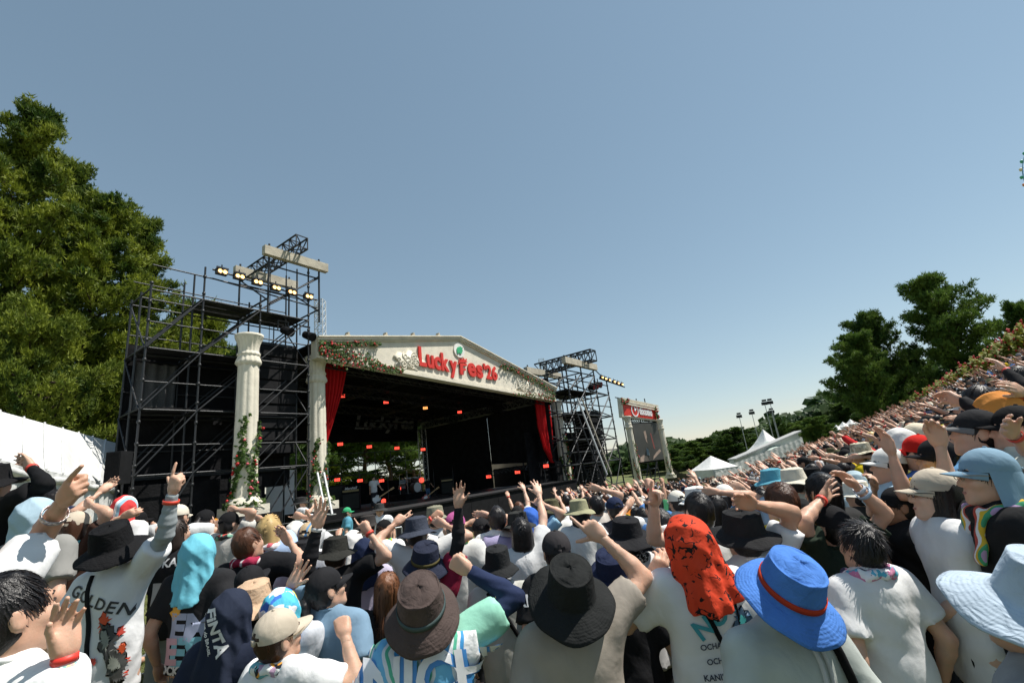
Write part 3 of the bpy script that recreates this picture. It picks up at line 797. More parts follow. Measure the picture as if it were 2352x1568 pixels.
def headwear(hat, tier, seed, root, HM):
    k = hat[0]; c = hat[1]; cm = (hatcloth(c) if k in ('bucket', 'wide', 'short') else cloth(c)) if isinstance(c, tuple) else c
    hi = tier == 'near'
    if k in ('bucket', 'wide', 'short'):
        br, dr = {'bucket': (.068, .030), 'wide': (.092, .030), 'short': (.052, .036)}[k]
        kw = hat[2] if len(hat) > 2 else {}
        o = obj('bucket_hat', bucket(kw.get('brim', br), kw.get('droop', dr), seed % 5, 48 if hi else (28 if tier == 'mid' else 18), kw.get('crown', .086), kw.get('puff', .006)), cm, root, HM)
        if 'band' in kw:
            V, F = lathe([(.1045, .030), (.1075, .030), (.1065, .052), (.1035, .052)], 40, .965, 1.125); obj('hat_band', mesh('hat_band', [(x, y-.012, z) for x, y, z in V], F), cloth(kw['band']), o)
        return o
    if k in ('cap', 'flapcap'):
        kw = hat[2] if len(hat) > 2 else {}
        o = obj('cap', cap_dome(48 if hi else 24, kw.get('hole', True)), cm, root, HM)
        obj('bill', cap_bill(kw.get('bill', .078), kw.get('curve', .026)), cloth(kw['billc']) if 'billc' in kw else cm, o)
        if k == 'flapcap': obj('neck_flap', flap(kw.get('len', .23), seed % 4), cm, o)
        return o
    if k == 'hood':
        kw = hat[2] if len(hat) > 2 else {}
        me = hood(seed % 4, tier, kw.get('len', .30), kw.get('spread', .15)); o = obj('head_towel', me, cm, root, HM)
        if 'text' in kw:
            bv = BVHTree.FromPolygons([v.co.copy() for v in me.vertices], [tuple(p.vertices) for p in me.polygons])
            for (tx, sz, x, z, ang, cc) in kw['text']:
                tv, tf = text_verts(tx, sz, .035); dv, df = drape(tv, tf, bv, x, z, .004, ang)
                if df: obj('lettering', mesh('lettering', dv, df), plain('ink_%d' % int(cc[0]*99), cc, .6, bmp=0), o)
        return o
# ------------------------------------------------------------------ terrain
def build_terrain():
    rs = [0.0]+[0.4*1.17**i for i in range(60)]; rs = [r for r in rs if r < 3500]
    nt = 144; V = [(0, 0, 0)]; F = []
    for r in rs[1:]:
        for i in range(nt):
            t = 2*math.pi*i/nt; x, y = r*math.sin(t), r*math.cos(t); V.append((x, y, ground(x, y)))
    for i in range(nt): F.append((0, 1+(i+1) % nt, 1+i))
    for k in range(len(rs)-2):
        for i in range(nt):
            a = 1+k*nt+i; b = 1+k*nt+(i+1) % nt; F.append((a, b, b+nt, a+nt))
    m, nt_, bs = _mk('lawn'); co = objco(nt_)
    n1 = N(nt_, 'ShaderNodeTexNoise', Scale=.9, Detail=6); nt_.links.new(co, n1.inputs['Vector'])
    cr = nt_.nodes.new('ShaderNodeValToRGB'); e = cr.color_ramp.elements
    e[0].position = .35; e[0].color = (.045, .075, .016, 1); e[1].position = .62; e[1].color = (.15, .15, .05, 1)
    nt_.links.new(n1.outputs['Fac'], cr.inputs[0]); nt_.links.new(cr.outputs[0], bs.inputs['Base Color']); bs.inputs['Roughness'].default_value = .95
    n2 = N(nt_, 'ShaderNodeTexNoise', Scale=45, Detail=4); nt_.links.new(co, n2.inputs['Vector']); bump(nt_, bs, n2.outputs['Fac'], .8, .05)
    props(obj('ground', mesh('ground', V, F), m), kind='structure')
build_terrain()
def on_ground(px, py):
    lo, hi = .5, 80
    for _ in range(50):
        m = (lo+hi)/2; p = W(px, py, m)
        if p.z > ground(p.x, p.y): lo = m
        else: hi = m
    p = W(px, py, lo); return Vector((p.x, p.y, ground(p.x, p.y)))
# ------------------------------------------------------------------ foliage
def leafmat(name, a, b, scale=1.2):
    key = ('leaf', name)
    if key in _MC: return _MC[key]
    m, nt, bs = _mk(name); co = objco(nt)
    nz = N(nt, 'ShaderNodeTexNoise', Scale=scale, Detail=4); nt.links.new(co, nz.inputs['Vector'])
    cr = nt.nodes.new('ShaderNodeValToRGB'); cr.color_ramp.elements[0].position = .35; cr.color_ramp.elements[1].position = .66
    cr.color_ramp.elements[0].color = c4(a); cr.color_ramp.elements[1].color = c4(b)
    nt.links.new(nz.outputs['Fac'], cr.inputs[0]); nt.links.new(cr.outputs[0], bs.inputs['Base Color'])
    bs.inputs['Roughness'].default_value = .6; bs.inputs['Specular IOR Level'].default_value = .25
    tr = N(nt, 'ShaderNodeBsdfTranslucent'); nt.links.new(cr.outputs[0], tr.inputs[0])
    mx = N(nt, 'ShaderNodeMixShader'); mx.inputs[0].default_value = .36
    out = nt.nodes['Material Output']
    nt.links.new(bs.outputs[0], mx.inputs[1]); nt.links.new(tr.outputs[0], mx.inputs[2]); nt.links.new(mx.outputs[0], out.inputs[0])
    _MC[key] = m; return m
def needles(C, A, nper, ln, w, rng, spread=.8):
    n = len(C); C = np.repeat(C, nper, 0); A = np.repeat(A, nper, 0)
    d = A+spread*rng.normal(size=A.shape); d /= np.linalg.norm(d, axis=1)[:, None]
    s = np.cross(d, rng.normal(size=d.shape)); s /= np.linalg.norm(s, axis=1)[:, None]+1e-9
    L = ln*rng.uniform(.6, 1.2, len(C))[:, None]
    b = C+d*L*.15
    V = np.stack([b-s*w*.85, b+s*w*.85, C+d*L], 1).reshape(-1, 3)
    F = np.arange(len(C)*3).reshape(-1, 3)
    return V, F
def tree_meshes(kind, seed, asp=1.0):
    """unit-ish tree about 10 m tall, crown radius about 4 m; returns (trunk mesh, crown mesh)"""
    r = np.random.default_rng(seed); b = MB()
    H = 10.0*asp
    bend = [Vector((0, 0, 0)), Vector((r.normal(0, .15), r.normal(0, .15), 3*asp)), Vector((r.normal(0, .3), r.normal(0, .3), 6*asp)), Vector((r.normal(0, .35), r.normal(0, .35), 9.4*asp))]
    def tp(z):
        k = min(2, int(z/(3.001*asp))); a, c = bend[k], bend[k+1]; f = (z-a.z)/(c.z-a.z); return a.lerp(c, min(1, f))
    b.tube([tp(z*asp) for z in np.linspace(0, 9.4, 10)], [.24*(1-.85*(z/9.4)) for z in np.linspace(0, 9.4, 10)], 7)
    TC = []; TA = []
    nl, z0 = {'bushy': (50, 1.1), 'pine': (44, 3.6), 'round': (40, .5)}[kind]
    nl = int(nl*(1+.42*(asp-1)))
    for i in range(nl):
        f = (i+.5)/nl; z = (z0+(9.5-z0)*f**.9)*asp
        if kind == 'bushy': L = 4.3*(1-f)**.55*(.55+.45*min(1, f/.15))*r.uniform(.55, 1.18)+.45
        elif kind == 'pine': L = 3.6*math.sin(math.pi*(.22+.76*f))**.8*r.uniform(.5, 1.15)+.4
        else: L = 4.3*math.sqrt(max(.05, 1-(f*1.02-.15)**2))*r.uniform(.8, 1.08)*(1-.35*f)+.3
        az = i*2.39996+r.normal(0, .25); up_ = {'bushy': .34, 'pine': .18, 'round': .55}[kind]*r.uniform(.4, 1.5)
        p = tp(z); P = [p]; d = Vector((math.cos(az), math.sin(az), up_)).normalized(); n = 7
        for k in range(n):
            d = (d+Vector((r.normal(0, .14), r.normal(0, .14), r.normal(.03, .09)))).normalized(); P.append(P[-1]+d*L/n)
        b.tube(P, [max(.012, .085*(1-f*.6)*(1-.9*k/n)) for k in range(n+1)], 5)
        start = 1 if kind == 'bushy' else (3 if kind == 'pine' else 2)
        for k in range(start, n+1):
            ns = {'bushy': 6, 'pine': 6, 'round': 6}[kind]
            for _ in range(ns):
                q = P[k]+Vector((r.normal(0, .30), r.normal(0, .30), r.normal(.08, .13)))*(.55+.45*L/3.5)*(1.1 if k < n else .7)
                if r.random() < .30: b.tube([P[k], P[k].lerp(q, .6)+Vector((0, 0, -.05)), q], [.016, .012, .006], 4)
                m = r.integers(4, 8)
                for _ in range(m):
                    TC.append(q+Vector((r.normal(0, .17), r.normal(0, .17), r.normal(.02, .11)))); o = (q-tp(min(9.4*asp, max(0, q.z)))); o.z = 0
                    o = o.normalized() if o.length > .01 else Vector((0, 0, 1)); TA.append(o*.55+Vector((0, 0, .9)))
    C = np.array([tuple(v) for v in TC]); A = np.array([tuple(v) for v in TA])
    V, F = needles(C, A, {'bushy': 6 if asp == 1 else 5, 'pine': 6, 'round': 6}[kind], {'bushy': .32, 'pine': .29, 'round': .26}[kind], {'bushy': .046 if asp == 1 else .054, 'pine': .044, 'round': .09}[kind], r, .75)
    return mesh('trunk', b.V, b.F), mesh('crown', V, F, False)
_TM = {}
BARK = plain('bark', (.10, .055, .035), .95, amt=.4, scale=6, bmp=.8, bdist=.05)
BARK2 = plain('dark_bark', (.045, .032, .026), .95, amt=.4, scale=6, bmp=.8, bdist=.05)
LEAF = {'sun': leafmat('sunlit_needles', (.042, .085, .012), (.26, .30, .030), .65), 'dark': leafmat('shaded_dark_needles', (.026, .062, .014), (.10, .16, .026), .8),  # sunlit and shaded tones are put into the leaf colours
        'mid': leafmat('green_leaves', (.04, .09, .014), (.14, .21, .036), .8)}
def tree(px, ptop, pbase, d, wpx, kind, seed, leaf, lab, name='pine_tree', group='trees round the festival ground', bark=BARK2, rot=None):
    base = W(px, pbase, d); lo = base.z; 
    h = 1.0
    for _ in range(30):
        e = proj((base.x, base.y, lo+h))[1]-ptop
        h += e*d/FPX*.8
    g = ground(base.x, base.y)
    if base.z > g-.1: h += base.z-g+.1; base = Vector((base.x, base.y, g-.1))
    sxy = wpx*d/FPX/7.6
    asp = 2.2 if h/10.2/sxy > 1.7 else 1.0; key = (kind, seed, asp)
    if key not in _TM: _TM[key] = tree_meshes(kind, seed, asp)
    t = empty(name, base); t.scale = (sxy, sxy, h/10.2/asp); t.rotation_euler[2] = rot if rot is not None else (seed*1.7+px*.01)
    props(t, lab, 'tree', group)
    obj('trunk', _TM[key][0], bark, t); obj('crown', _TM[key][1], LEAF[leaf], t)
    return t
tree(-75, 195, 1090, 17, 330, 'bushy', 1, 'sun', 'tallest dark pine at the left picture edge above the white marquee')
tree(150, 405, 1090, 19, 320, 'bushy', 2, 'sun', 'broad sunlit pine between the tallest pine and the black scaffold', rot=1.1)
tree(278, 470, 1100, 22, 225, 'bushy', 3, 'sun', 'pine with a pointed shoot on top, its branches reaching the left scaffold')
tree(50, 720, 1090, 14.5, 300, 'pine', 4, 'sun', 'low spreading pine branches just over the white marquee roof')
tree(62, 335, 1090, 21, 250, 'bushy', 3, 'sun', 'pine crown filling the gap between the tallest pine and the broad pine', rot=2.0)
tree(420, 690, 1120, 27, 270, 'bushy', 1, 'sun', 'green pine seen through the poles of the left scaffold')
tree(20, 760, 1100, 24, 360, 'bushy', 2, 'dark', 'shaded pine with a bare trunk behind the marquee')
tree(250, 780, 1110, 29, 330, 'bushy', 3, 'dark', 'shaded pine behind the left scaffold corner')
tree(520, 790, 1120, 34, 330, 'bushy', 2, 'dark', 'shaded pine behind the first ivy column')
for i, (px, pt, w, k, s, lf, lab) in enumerate([
        (775, 950, 190, 'pine', 4, 'mid', 'pine with layered branches seen on the left under the stage roof'), (842, 885, 230, 'pine', 5, 'mid', 'tall forked pine with red bark in the middle of the open stage back'),
        (898, 900, 200, 'pine', 6, 'mid', 'pine with a crooked red trunk behind the drum kit'), (955, 960, 180, 'pine', 4, 'mid', 'pine partly hidden by the black side drape behind the stage'),
        (700, 940, 240, 'bushy', 1, 'mid', 'leafy pine behind the second ivy column')]):
    tree(px, pt, 1160, 45+2*i, w, k, s, lf, lab, bark=BARK)
tree(742, 1075, 1170, 44, 150, 'round', 7, 'sun', 'low sunlit bush left behind the stage', 'bush', bark=BARK)
tree(820, 1085, 1160, 52, 170, 'round', 8, 'mid', 'low bush in the middle behind the stage fence', 'bush', bark=BARK)
tree(930, 1080, 1150, 54, 160, 'round', 7, 'sun', 'low yellow green bush behind the bassist', 'bush', bark=BARK)
tree(2228, 634, 930, 50, 205, 'bushy', 3, 'mid', 'largest dark conifer on the hill behind the crowd', rot=.4)
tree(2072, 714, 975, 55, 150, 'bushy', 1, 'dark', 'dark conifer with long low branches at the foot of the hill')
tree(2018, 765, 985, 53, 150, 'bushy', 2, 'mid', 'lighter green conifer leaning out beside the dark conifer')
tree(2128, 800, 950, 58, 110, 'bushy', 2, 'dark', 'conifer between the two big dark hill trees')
tree(2296, 800, 870, 52, 95, 'bushy', 1, 'mid', 'small conifer right of the largest hill conifer')
tree(2385, 690, 830, 58, 120, 'bushy', 3, 'mid', 'conifer cut by the right picture edge')
tree(1888, 960, 1032, 46, 95, 'round', 8, 'mid', 'bright green round bush beside the festival tents', 'bush')
FAR = [(1545, 1030, 1062, 90), (1585, 1018, 1060, 110), (1625, 1008, 1050, 120), (1665, 998, 1045, 110), (1700, 985, 1040, 100), (1655, 1030, 1058, 95), (1610, 1034, 1066, 90),
       (1735, 985, 1035, 90), (1800, 962, 1010, 46), (1840, 968, 1000, 110), (1880, 955, 990, 120), (1925, 935, 985, 130), (1965, 920, 975, 120), (1500, 1035, 1070, 100), (1850, 985, 1010, 70)]
for i, (px, pt, pb, w) in enumerate(FAR):
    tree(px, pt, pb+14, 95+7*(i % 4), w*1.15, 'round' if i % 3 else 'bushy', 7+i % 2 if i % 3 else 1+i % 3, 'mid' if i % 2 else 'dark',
         ['far tree just right of the advertising screen', 'far tree left of the white peaked tent', 'far tree above the white peaked tent', 'far tree left of the light masts', 'far tree with a flat top between the light masts', 'small far tree low behind the peaked tent', 'low far shrub behind the black tarp', 'far tree behind the striped pagoda tent', 'upright lone far tree right of the light masts', 'far tree behind the row of small tents', 'far tree left of the round bush', 'far tree on the ridge above the round bush', 'far tree at the foot of the dark conifer', 'far tree behind the advertising screen legs', 'low far tree above the long white wall'][i],
         'far_tree', 'trees on the far ridge')
# ------------------------------------------------------------------ stage frame
e1 = Vector((.565, .825, 0)).normalized(); e2 = Vector((-e1.y, e1.x, 0)); OS = Vector((-6.65, 16.3, 0))
def frame(o, a):
    a = Vector(a).normalized(); b = Vector((-a.y, a.x, 0)); return Matrix(((a.x, b.x, 0, o.x), (a.y, b.y, 0, o.y), (0, 0, 1, 0), (0, 0, 0, 1)))
MS = frame(OS, e1)
def onpl(px, py, M, off=0, axis=1):
    """local coordinates (in frame M) of the point seen at (px, py) on the local plane axis = off"""
    Mi = M.inverted(); c = Mi @ CAM; dv = Mi.to_3x3() @ (W(px, py, 1)-CAM); t = (off-c[axis])/dv[axis]
    return c+dv*t
def SL(px, py, off=0, axis=1): return onpl(px, py, MS, off, axis)
m_black = plain('black_drape', (.012, .012, .013), .9, amt=.3, scale=3, bmp=.4, bscale=14, bdist=.04)
m_steel = plain('dark_steel', (.035, .036, .038), .45, .55, amt=.5, scale=5, bmp=.1)
m_steel2 = plain('galvanised_steel', (.42, .43, .44), .4, .8, amt=.2, scale=4, bmp=.1)
m_alu = plain('white_truss', (.66, .67, .66), .4, .3, amt=.1, bmp=.05)
m_plaster = plain('weathered_plaster', (.66, .61, .50), .9, amt=.10, scale=3, bmp=.45, bscale=18, bdist=.02)
m_plank = plain('scaffold_board', (.42, .38, .30), .9, amt=.2, scale=3, bmp=.5, bdist=.02)
m_white = plain('white_tarpaulin', (.62, .62, .60), .6, amt=.09, scale=1.1, bmp=.45, bscale=3.0, bdist=.12)
m_speaker = plain('speaker_black', (.012, .012, .013), .7, amt=.2, bmp=.3, bscale=220, bdist=.004)
m_curt = cloth((.44, .012, .014), 'red_curtain', wr=.3)
m_net = plain('black_netting', (.010, .010, .011), .95, amt=.4, scale=2, bmp=.5, bscale=9, bdist=.06)
m_red = plain('sign_red', (.62, .035, .02), .45, amt=.05, bmp=0)
m_lamp = emit('red_stage_light', (1.0, .075, .045), 1.5); m_lamp_o = emit('orange_stage_light', (1.0, .36, .10), 1.5); m_flood = emit('warm_flood_light', (1.0, .60, .22), 2.2)
_unit = None
def pole(a, b, r, name, m, parent, cap=False):
    """one tube as a part of its own; all share one mesh"""
    global _unit
    if _unit is None:
        bb = MB(); bb.bar((0, 0, 0), (0, 0, 1), 1, 8); _unit = mesh('pole', bb.V, bb.F)
    a, b = Vector(a), Vector(b); d = b-a; q = Vector((0, 0, 1)).rotation_difference(d.normalized())
    return obj(name, _unit, m, parent, Matrix.Translation(a) @ q.to_matrix().to_4x4() @ Matrix.Diagonal((r, r, d.length, 1)))
def truss(a, b, w, r, name, m, parent, seg=None, tri=False):
    a, b = Vector(a), Vector(b); d = b-a; L = d.length; d.normalize()
    u = (Vector((0, 0, 1)) if abs(d.z) < .9 else Vector((1, 0, 0))); u = (u-d*u.dot(d)).normalized(); v = d.cross(u)
    cs = [(1, 1), (-1, 1), (-1, -1), (1, -1)]; bb = MB(); n = seg or max(2, int(L/w/1.0))
    for p, q in cs: o = u*(p*w/2)+v*(q*w/2); bb.bar(a+o, b+o, r, 5)
    for k in range(n):
        for i in range(4):
            p, q = cs[i]; p2, q2 = cs[(i+1) % 4]; o1 = u*(p*w/2)+v*(q*w/2); o2 = u*(p2*w/2)+v*(q2*w/2)
            bb.bar(a+o1+d*(L*k/n), a+o2+d*(L*(k+1)/n), r*.6, 4); bb.bar(a+o1+d*(L*k/n), a+o2+d*(L*k/n), r*.6, 4)
    return bb.build(name, m, parent)
stage = props(empty('stage', mat=MS), 'festival main stage with a cream pediment reading LuckyFes 26 in red letters', 'stage')
# pediment
TLp, APp, TRp, BRp, BLp = [SL(*q) for q in ((726, 776), (1052, 775), (1275, 893), (1275, 922), (726, 822))]
SW = TRp.x
b = MB(); b.prism([(p.x, p.z) for p in (BLp, BRp, TRp, APp, TLp)], .32); b.build('pediment', m_plaster, stage)
def strip(a, c, w, y0, y1, name, dz=0):
    a, c = Vector(a), Vector(c); d = (c-a).normalized(); nrm = Vector((-d.z, 0, d.x)); bb = MB()
    P = [a+nrm*dz, c+nrm*dz, c+nrm*(dz+w), a+nrm*(dz+w)]; bb.prism([(p.x, p.z) for p in P], y1-y0, Matrix.Translation((0, y0, 0)))
    return bb.build(name, m_plaster, stage)
for (w, y0, dz) in ((.05, -.20, .0), (.09, -.14, -.095), (.06, -.08, -.16)):
    strip(TLp, APp, w, y0, .0-.003, 'moulding', dz); strip(APp, TRp, w, y0, -.003, 'moulding', dz)
for (w, y0, dz) in ((.10, -.06, .10), (.08, -.10, .0)): strip(BLp, BRp, w, y0, -.003, 'moulding', dz)
for f in (.18, .42, .62, .83): 
    p = TLp.lerp(APp, f); bb = MB(); bb.box((p.x-.12, .0, p.z+.05), (p.x+.10, .25, p.z+.13)); bb.box((p.x-.03, .02, p.z+.13), (p.x+.05, .2, p.z+.24)); bb.build('roof_bracket', m_plank, stage)
# roof, ceiling trusses
DEP = 12.3; DZ = 1.22
roof = MB()
for (p, q) in ((TLp, APp), (APp, TRp)):
    roof.prism([(p.x, p.z-.22), (q.x, q.z-.22), (q.x, q.z-.12), (p.x, p.z-.12)], DEP, Matrix.Translation((0, .33, 0)))
roof.build('roof', m_black, stage)
zb = BRp.z
for k, y in enumerate((.9, 4.2, 8.0, 12.0)):
    truss((.2, y, BLp.z+.12), (SW-.2, y, BRp.z+.12), .42, .028, 'roof_truss', m_steel, stage, 26)
for x in (.3, SW*.36, SW*.66): truss((x, .9, BLp.z+(BRp.z-BLp.z)*x/SW+.6), (x, 12.0, BLp.z+(BRp.z-BLp.z)*x/SW+.6), .36, .025, 'roof_truss', m_steel, stage, 24)
XR = SW-.25; zt = SL(1230, 918, XR, 0).z
truss((XR, .6, zt), (XR, 12.2, zt-.1), .46, .035, 'side_truss', plain('dull_truss', (.26, .26, .25), .5, .5, bmp=.05), stage, 24)
cp = (SL(1150, 0+938, XR, 0)); bb = MB(); bb.box((XR-.35, cp.y-.35, zt-.38), (XR+.3, cp.y+.35, zt+.42)); bb.build('truss_corner_block', m_steel, stage)
# side drape: black cloth hung from the side truss (built with folds)
def hung(rows, nx, name, m, parent, fold=.05, nf=9, axis='y', thick=.03):
    """rows: list of (left point, right point) from top to bottom; pleated sheet with thickness"""
    V = []; F = []; n = len(rows)
    for side in (0, 1):
        for l, r_ in rows:
            l, r_ = Vector(l), Vector(r_); d = (r_-l).normalized(); nn = Vector((-d.y, d.x, 0)).normalized()
            for i in range(nx):
                f = i/(nx-1); p = l.lerp(r_, f)+nn*(fold*math.sin(2*math.pi*nf*f+.8*math.sin(7*f))+thick*side); V.append(p)
    o = n*nx
    for j in range(n-1):
        for i in range(nx-1):
            a = j*nx+i; F.append((a, a+nx, a+nx+1, a+1)); F.append((o+a, o+a+1, o+a+nx+1, o+a+nx))
    return obj(name, mesh(name, V, F), m, parent)
za = SL(1000, 1175, XR, 0); zc = SL(1330-110, 1130, XR, 0)
q1 = SL(1264, 1060, XR, 0); q2 = SL(1131, 1066, XR, 0); q3 = SL(1128, 1120, XR, 0); q4 = SL(1015, 1165, XR, 0)
hung([((XR-.02, .5, zt-.3), (XR-.02, q2.y, zt-.33)), ((XR-.02, .5, (zt+q1.z)/2), (XR-.02, q2.y, (zt+q2.z)/2)), ((XR-.02, .6, q1.z), (XR-.02, q2.y, q2.z))], 50, 'side_drape', m_black, stage, .04, 6)
hung([((XR-.02, q2.y+.05, zt-.33), (XR-.02, 12.1, zt-.35)), ((XR-.02, q2.y+.05, (zt+q3.z)/2), (XR-.02, 11.9, (zt+q4.z)/2)), ((XR-.02, q2.y+.05, q3.z), (XR-.02, 11.4, q4.z))], 40, 'side_drape', m_black, stage, .04, 5)
b = MB(); b.box((XR+1.9, SL(1263, 1090, XR+1.9, 0).y, -.5), (XR+2.0, 9, q1.z+.6)); b.build('cream_canvas', plain('cream_canvas', (.62, .54, .42), .8, amt=.12, scale=1.5, bmp=.4, bscale=2, bdist=.1), stage)
b = MB(); b.box((XR+1.0, 1.2, -.5), (XR+1.8, 6.2, DZ+1.2)); b.box((XR+1.0, 1.5, -.5), (XR+1.6, 2.2, DZ+2.0)); b.build('black_equipment_rack', m_speaker, stage)
b = MB(); b.box((XR+.36, .5, zt-.45), (XR+.42, 12.2, zt+1.3)); b.build('dark_interior_sheet', m_black, stage)  # added black sheet: shade of the roof interior, closes the sky gap
b = MB(); b.box((XR+.1, 6.2, .6), (XR+.16, 11.2, 3.0)); b.build('white_side_panel', m_white, stage)
# back banner
p0, p1 = SL(735, 935, 12.1), SL(965, 1012, 12.1)
b = MB(); b.box((p0.x-3, 12.12, p1.z), (SW-.4, 12.2, p0.z+.9)); b.build('back_banner', m_black, stage)
tv, tf = text_verts('LuckyFes', 1.5, .035, .22, .01, .95, .92)
t0_, t1_ = SL(815, 982, 12.08), SL(952, 980, 12.08); xs_ = [v.x for v in tv]; kx = (t1_.x-t0_.x)/(max(xs_)-min(xs_)); lc = SL(884, 972, 12.08)
b = MB(); b.add([Vector(((v.x-min(xs_))*kx+t0_.x, 12.09-v.z, v.y*.80+lc.z)) for v in tv], tf); b.build('banner_lettering', plain('dim_grey_print', (.38, .38, .38), .8, bmp=0), stage)
# deck
b = MB(); b.box((-.2, .15, DZ-.28), (SW+.4, 12.4, DZ)); b.build('deck', plain('stage_floor', (.03, .03, .032), .5, bmp=.1), stage)
b = MB()
for i in range(11): x0 = -5+i*1.9; b.box((x0, -.55, -1.2), (x0+1.88, -.48, DZ-.03)); b.box((x0, -.62, DZ-.03), (x0+1.89, -.44, DZ+.03))
b.build('stage_front_skirt', m_speaker, stage)
b = MB(); b.box((-.2, 12.45, 0), (SW, 12.5, DZ+1.3)); b.build('rear_skirt', m_black, stage)
for i in range(11): pole((1+i*1.35, 12.6, 0), (1+i*1.35, 12.6, DZ+3.3), .025, 'rear_fence_post', m_steel, stage)
for z in (1.9, 2.6, 3.3): pole((0, 12.62, DZ+z), (SW, 12.62, DZ+z), .02, 'rear_fence_rail', m_steel, stage)
pt = SL(975, 1090, 11.6); truss((pt.x, 11.6, DZ), (pt.x, 11.6, zt), .42, .03, 'rear_truss_tower', m_steel2, stage, 12)
pt = SL(800, 1085, 11.6)
# curtains
def curtain(left, right, off, nf):
    rows = []
    n = 16
    def at(P, f):
        k = min(len(P)-2, int(f*(len(P)-1))); g = f*(len(P)-1)-k; return (P[k][0]+(P[k+1][0]-P[k][0])*g, P[k][1]+(P[k+1][1]-P[k][1])*g)
    for i in range(n): f = i/(n-1); rows.append((SL(*at(left, f), off), SL(*at(right, f), off)))
    hung(rows, 50, 'curtain', m_curt, stage, .07, nf)
curtain([(745, 826), (744, 900), (742, 970), (738, 1040)], [(797, 846), (786, 900), (764, 970), (742, 1040)], .75, 6)
curtain([(1229, 918), (1236, 980), (1250, 1030), (1268, 1062)], [(1262, 924), (1268, 980), (1270, 1030), (1271, 1062)], .75, 5)
# letters on the pediment
m_redl = plain('letter_red', (.60, .030, .018), .5, amt=.06, bmp=0); m_side = plain('letter_edge', (.45, .42, .36), .8, bmp=0)
def letters(txt, pa, pb, cap, y, depth, bold, parent, m, name='letter', sx_extra=1.0):
    """place single letters between the local points pa and pb (bottom line), cap = letter height in m at both ends"""
    a, c = Vector(pa), Vector(pb); d = c-a; L = d.length; ang = math.atan2(d.z, d.x)
    adv = []; 
    for ch in txt:
        tv, tf = text_verts(ch, 1.0, bold); xs = [v.x for v in tv]; ys = [v.y for v in tv]; adv.append((tv, tf, min(xs), max(xs), min(ys), max(ys)))
    gap = .05; tot = sum(q[3]-q[2] for q in adv)+gap*(len(txt)-1); sx = L/tot; x = 0
    ref = text_verts('L', 1.0, bold)[0]; rl, rh = min(v.y for v in ref), max(v.y for v in ref)
    for ch, (tv, tf, x0, x1, y0, y1) in zip(txt, adv):
        f = (x+.5*(x1-x0))/tot; cp_ = cap[0]+(cap[1]-cap[0])*f; sy = cp_/(rh-rl)
        lo_, hi_ = min(v.y for v in text_verts('Ly'.replace('L', ''), 1.0, bold)[0]), 0
        cu = bpy.data.curves.new('t', 'FONT'); cu.body = ch; cu.offset = bold; cu.resolution_u = 4; cu.align_x = 'LEFT'; cu.align_y = 'BOTTOM_BASELINE'
        o = bpy.data.objects.new('t', cu); cu.extrude = .5; me = o.to_mesh(); P = [Vector(v.co) for v in me.vertices]; Fq = [tuple(p.vertices) for p in me.polygons]; o.to_mesh_clear(); bpy.data.objects.remove(o); bpy.data.curves.remove(cu)
        mx = min(p.x for p in P)
        V = []
        for p in P:
            lx = (x+p.x-mx)*sx; lz = p.y*sy
            V.append((a.x+math.cos(ang)*lx, y+(.5-p.z)*depth-depth, a.z+math.sin(ang)*lx+lz))
        obj(name, mesh(name, V, Fq, False), m, parent)
        x += x1-x0+gap
sign = stage
la, lb = SL(961, 838), SL(1049, 857)
letters('Lucky', la, lb, (.88, .84), -.02, .07, .034, stage, m_redl)
letters('es', SL(1074, 861), SL(1108, 868), (.98, .96), -.02, .07, .034, stage, m_redl); letters("'26", SL(1111, 868), SL(1141, 873), (.76, .72), -.02, .07, .034, stage, m_redl)
# the F: stem with two flame-like bars
fa, fb = SL(1055, 859), SL(1073, 862)
w = (fb.x-fa.x)*.92; fh = .74
for P_ in ([(.0, -.02), (.40, -.04), (.40, .24), (.78, .27), (.80, .41), (.40, .38), (.40, .56), (.98, .60), (1.0, .76), (.05, .72)],
           [(-.22, .60), (-.02, .80), (.02, .98), (.22, .86), (.30, 1.08), (.50, .92), (.66, 1.14), (.80, .96), (1.08, 1.12), (1.0, .90), (1.16, .88), (.95, .82), (.40, .79), (.08, .78)]):
    b = MB(); b.prism([(fa.x+w*x, fa.z+fh*z) for x, z in P_], .07, Matrix.Translation((0, -.09, 0))); b.build('letter', m_redl, stage)
lc = SL(1053, 805); rr = .36
b = MB(); b.prism([(lc.x+rr*1.05*math.cos(t), lc.z+rr*math.sin(t)) for t in [2*math.pi*i/28 for i in range(28)]], .05, Matrix.Translation((0, -.06, 0))); b.build('leaf_badge', plain('badge_white', (.72, .70, .66), .6, bmp=.1), stage)
lp = [(-.62, -.45), (-.60, .1), (-.35, .42), (.0, .48), (.15, .62), (.35, .46), (.62, .50), (.55, .2), (.62, -.05), (.42, -.2), (.40, -.42), (.1, -.55), (-.25, -.38), (-.42, -.62)]
b = MB(); b.prism([(lc.x+rr*.95*x, lc.z+rr*.95*z) for x, z in lp], .04, Matrix.Translation((0, -.101, 0))); b.build('green_leaf', plain('leaf_green', (.04, .36, .16), .5, bmp=0), stage)
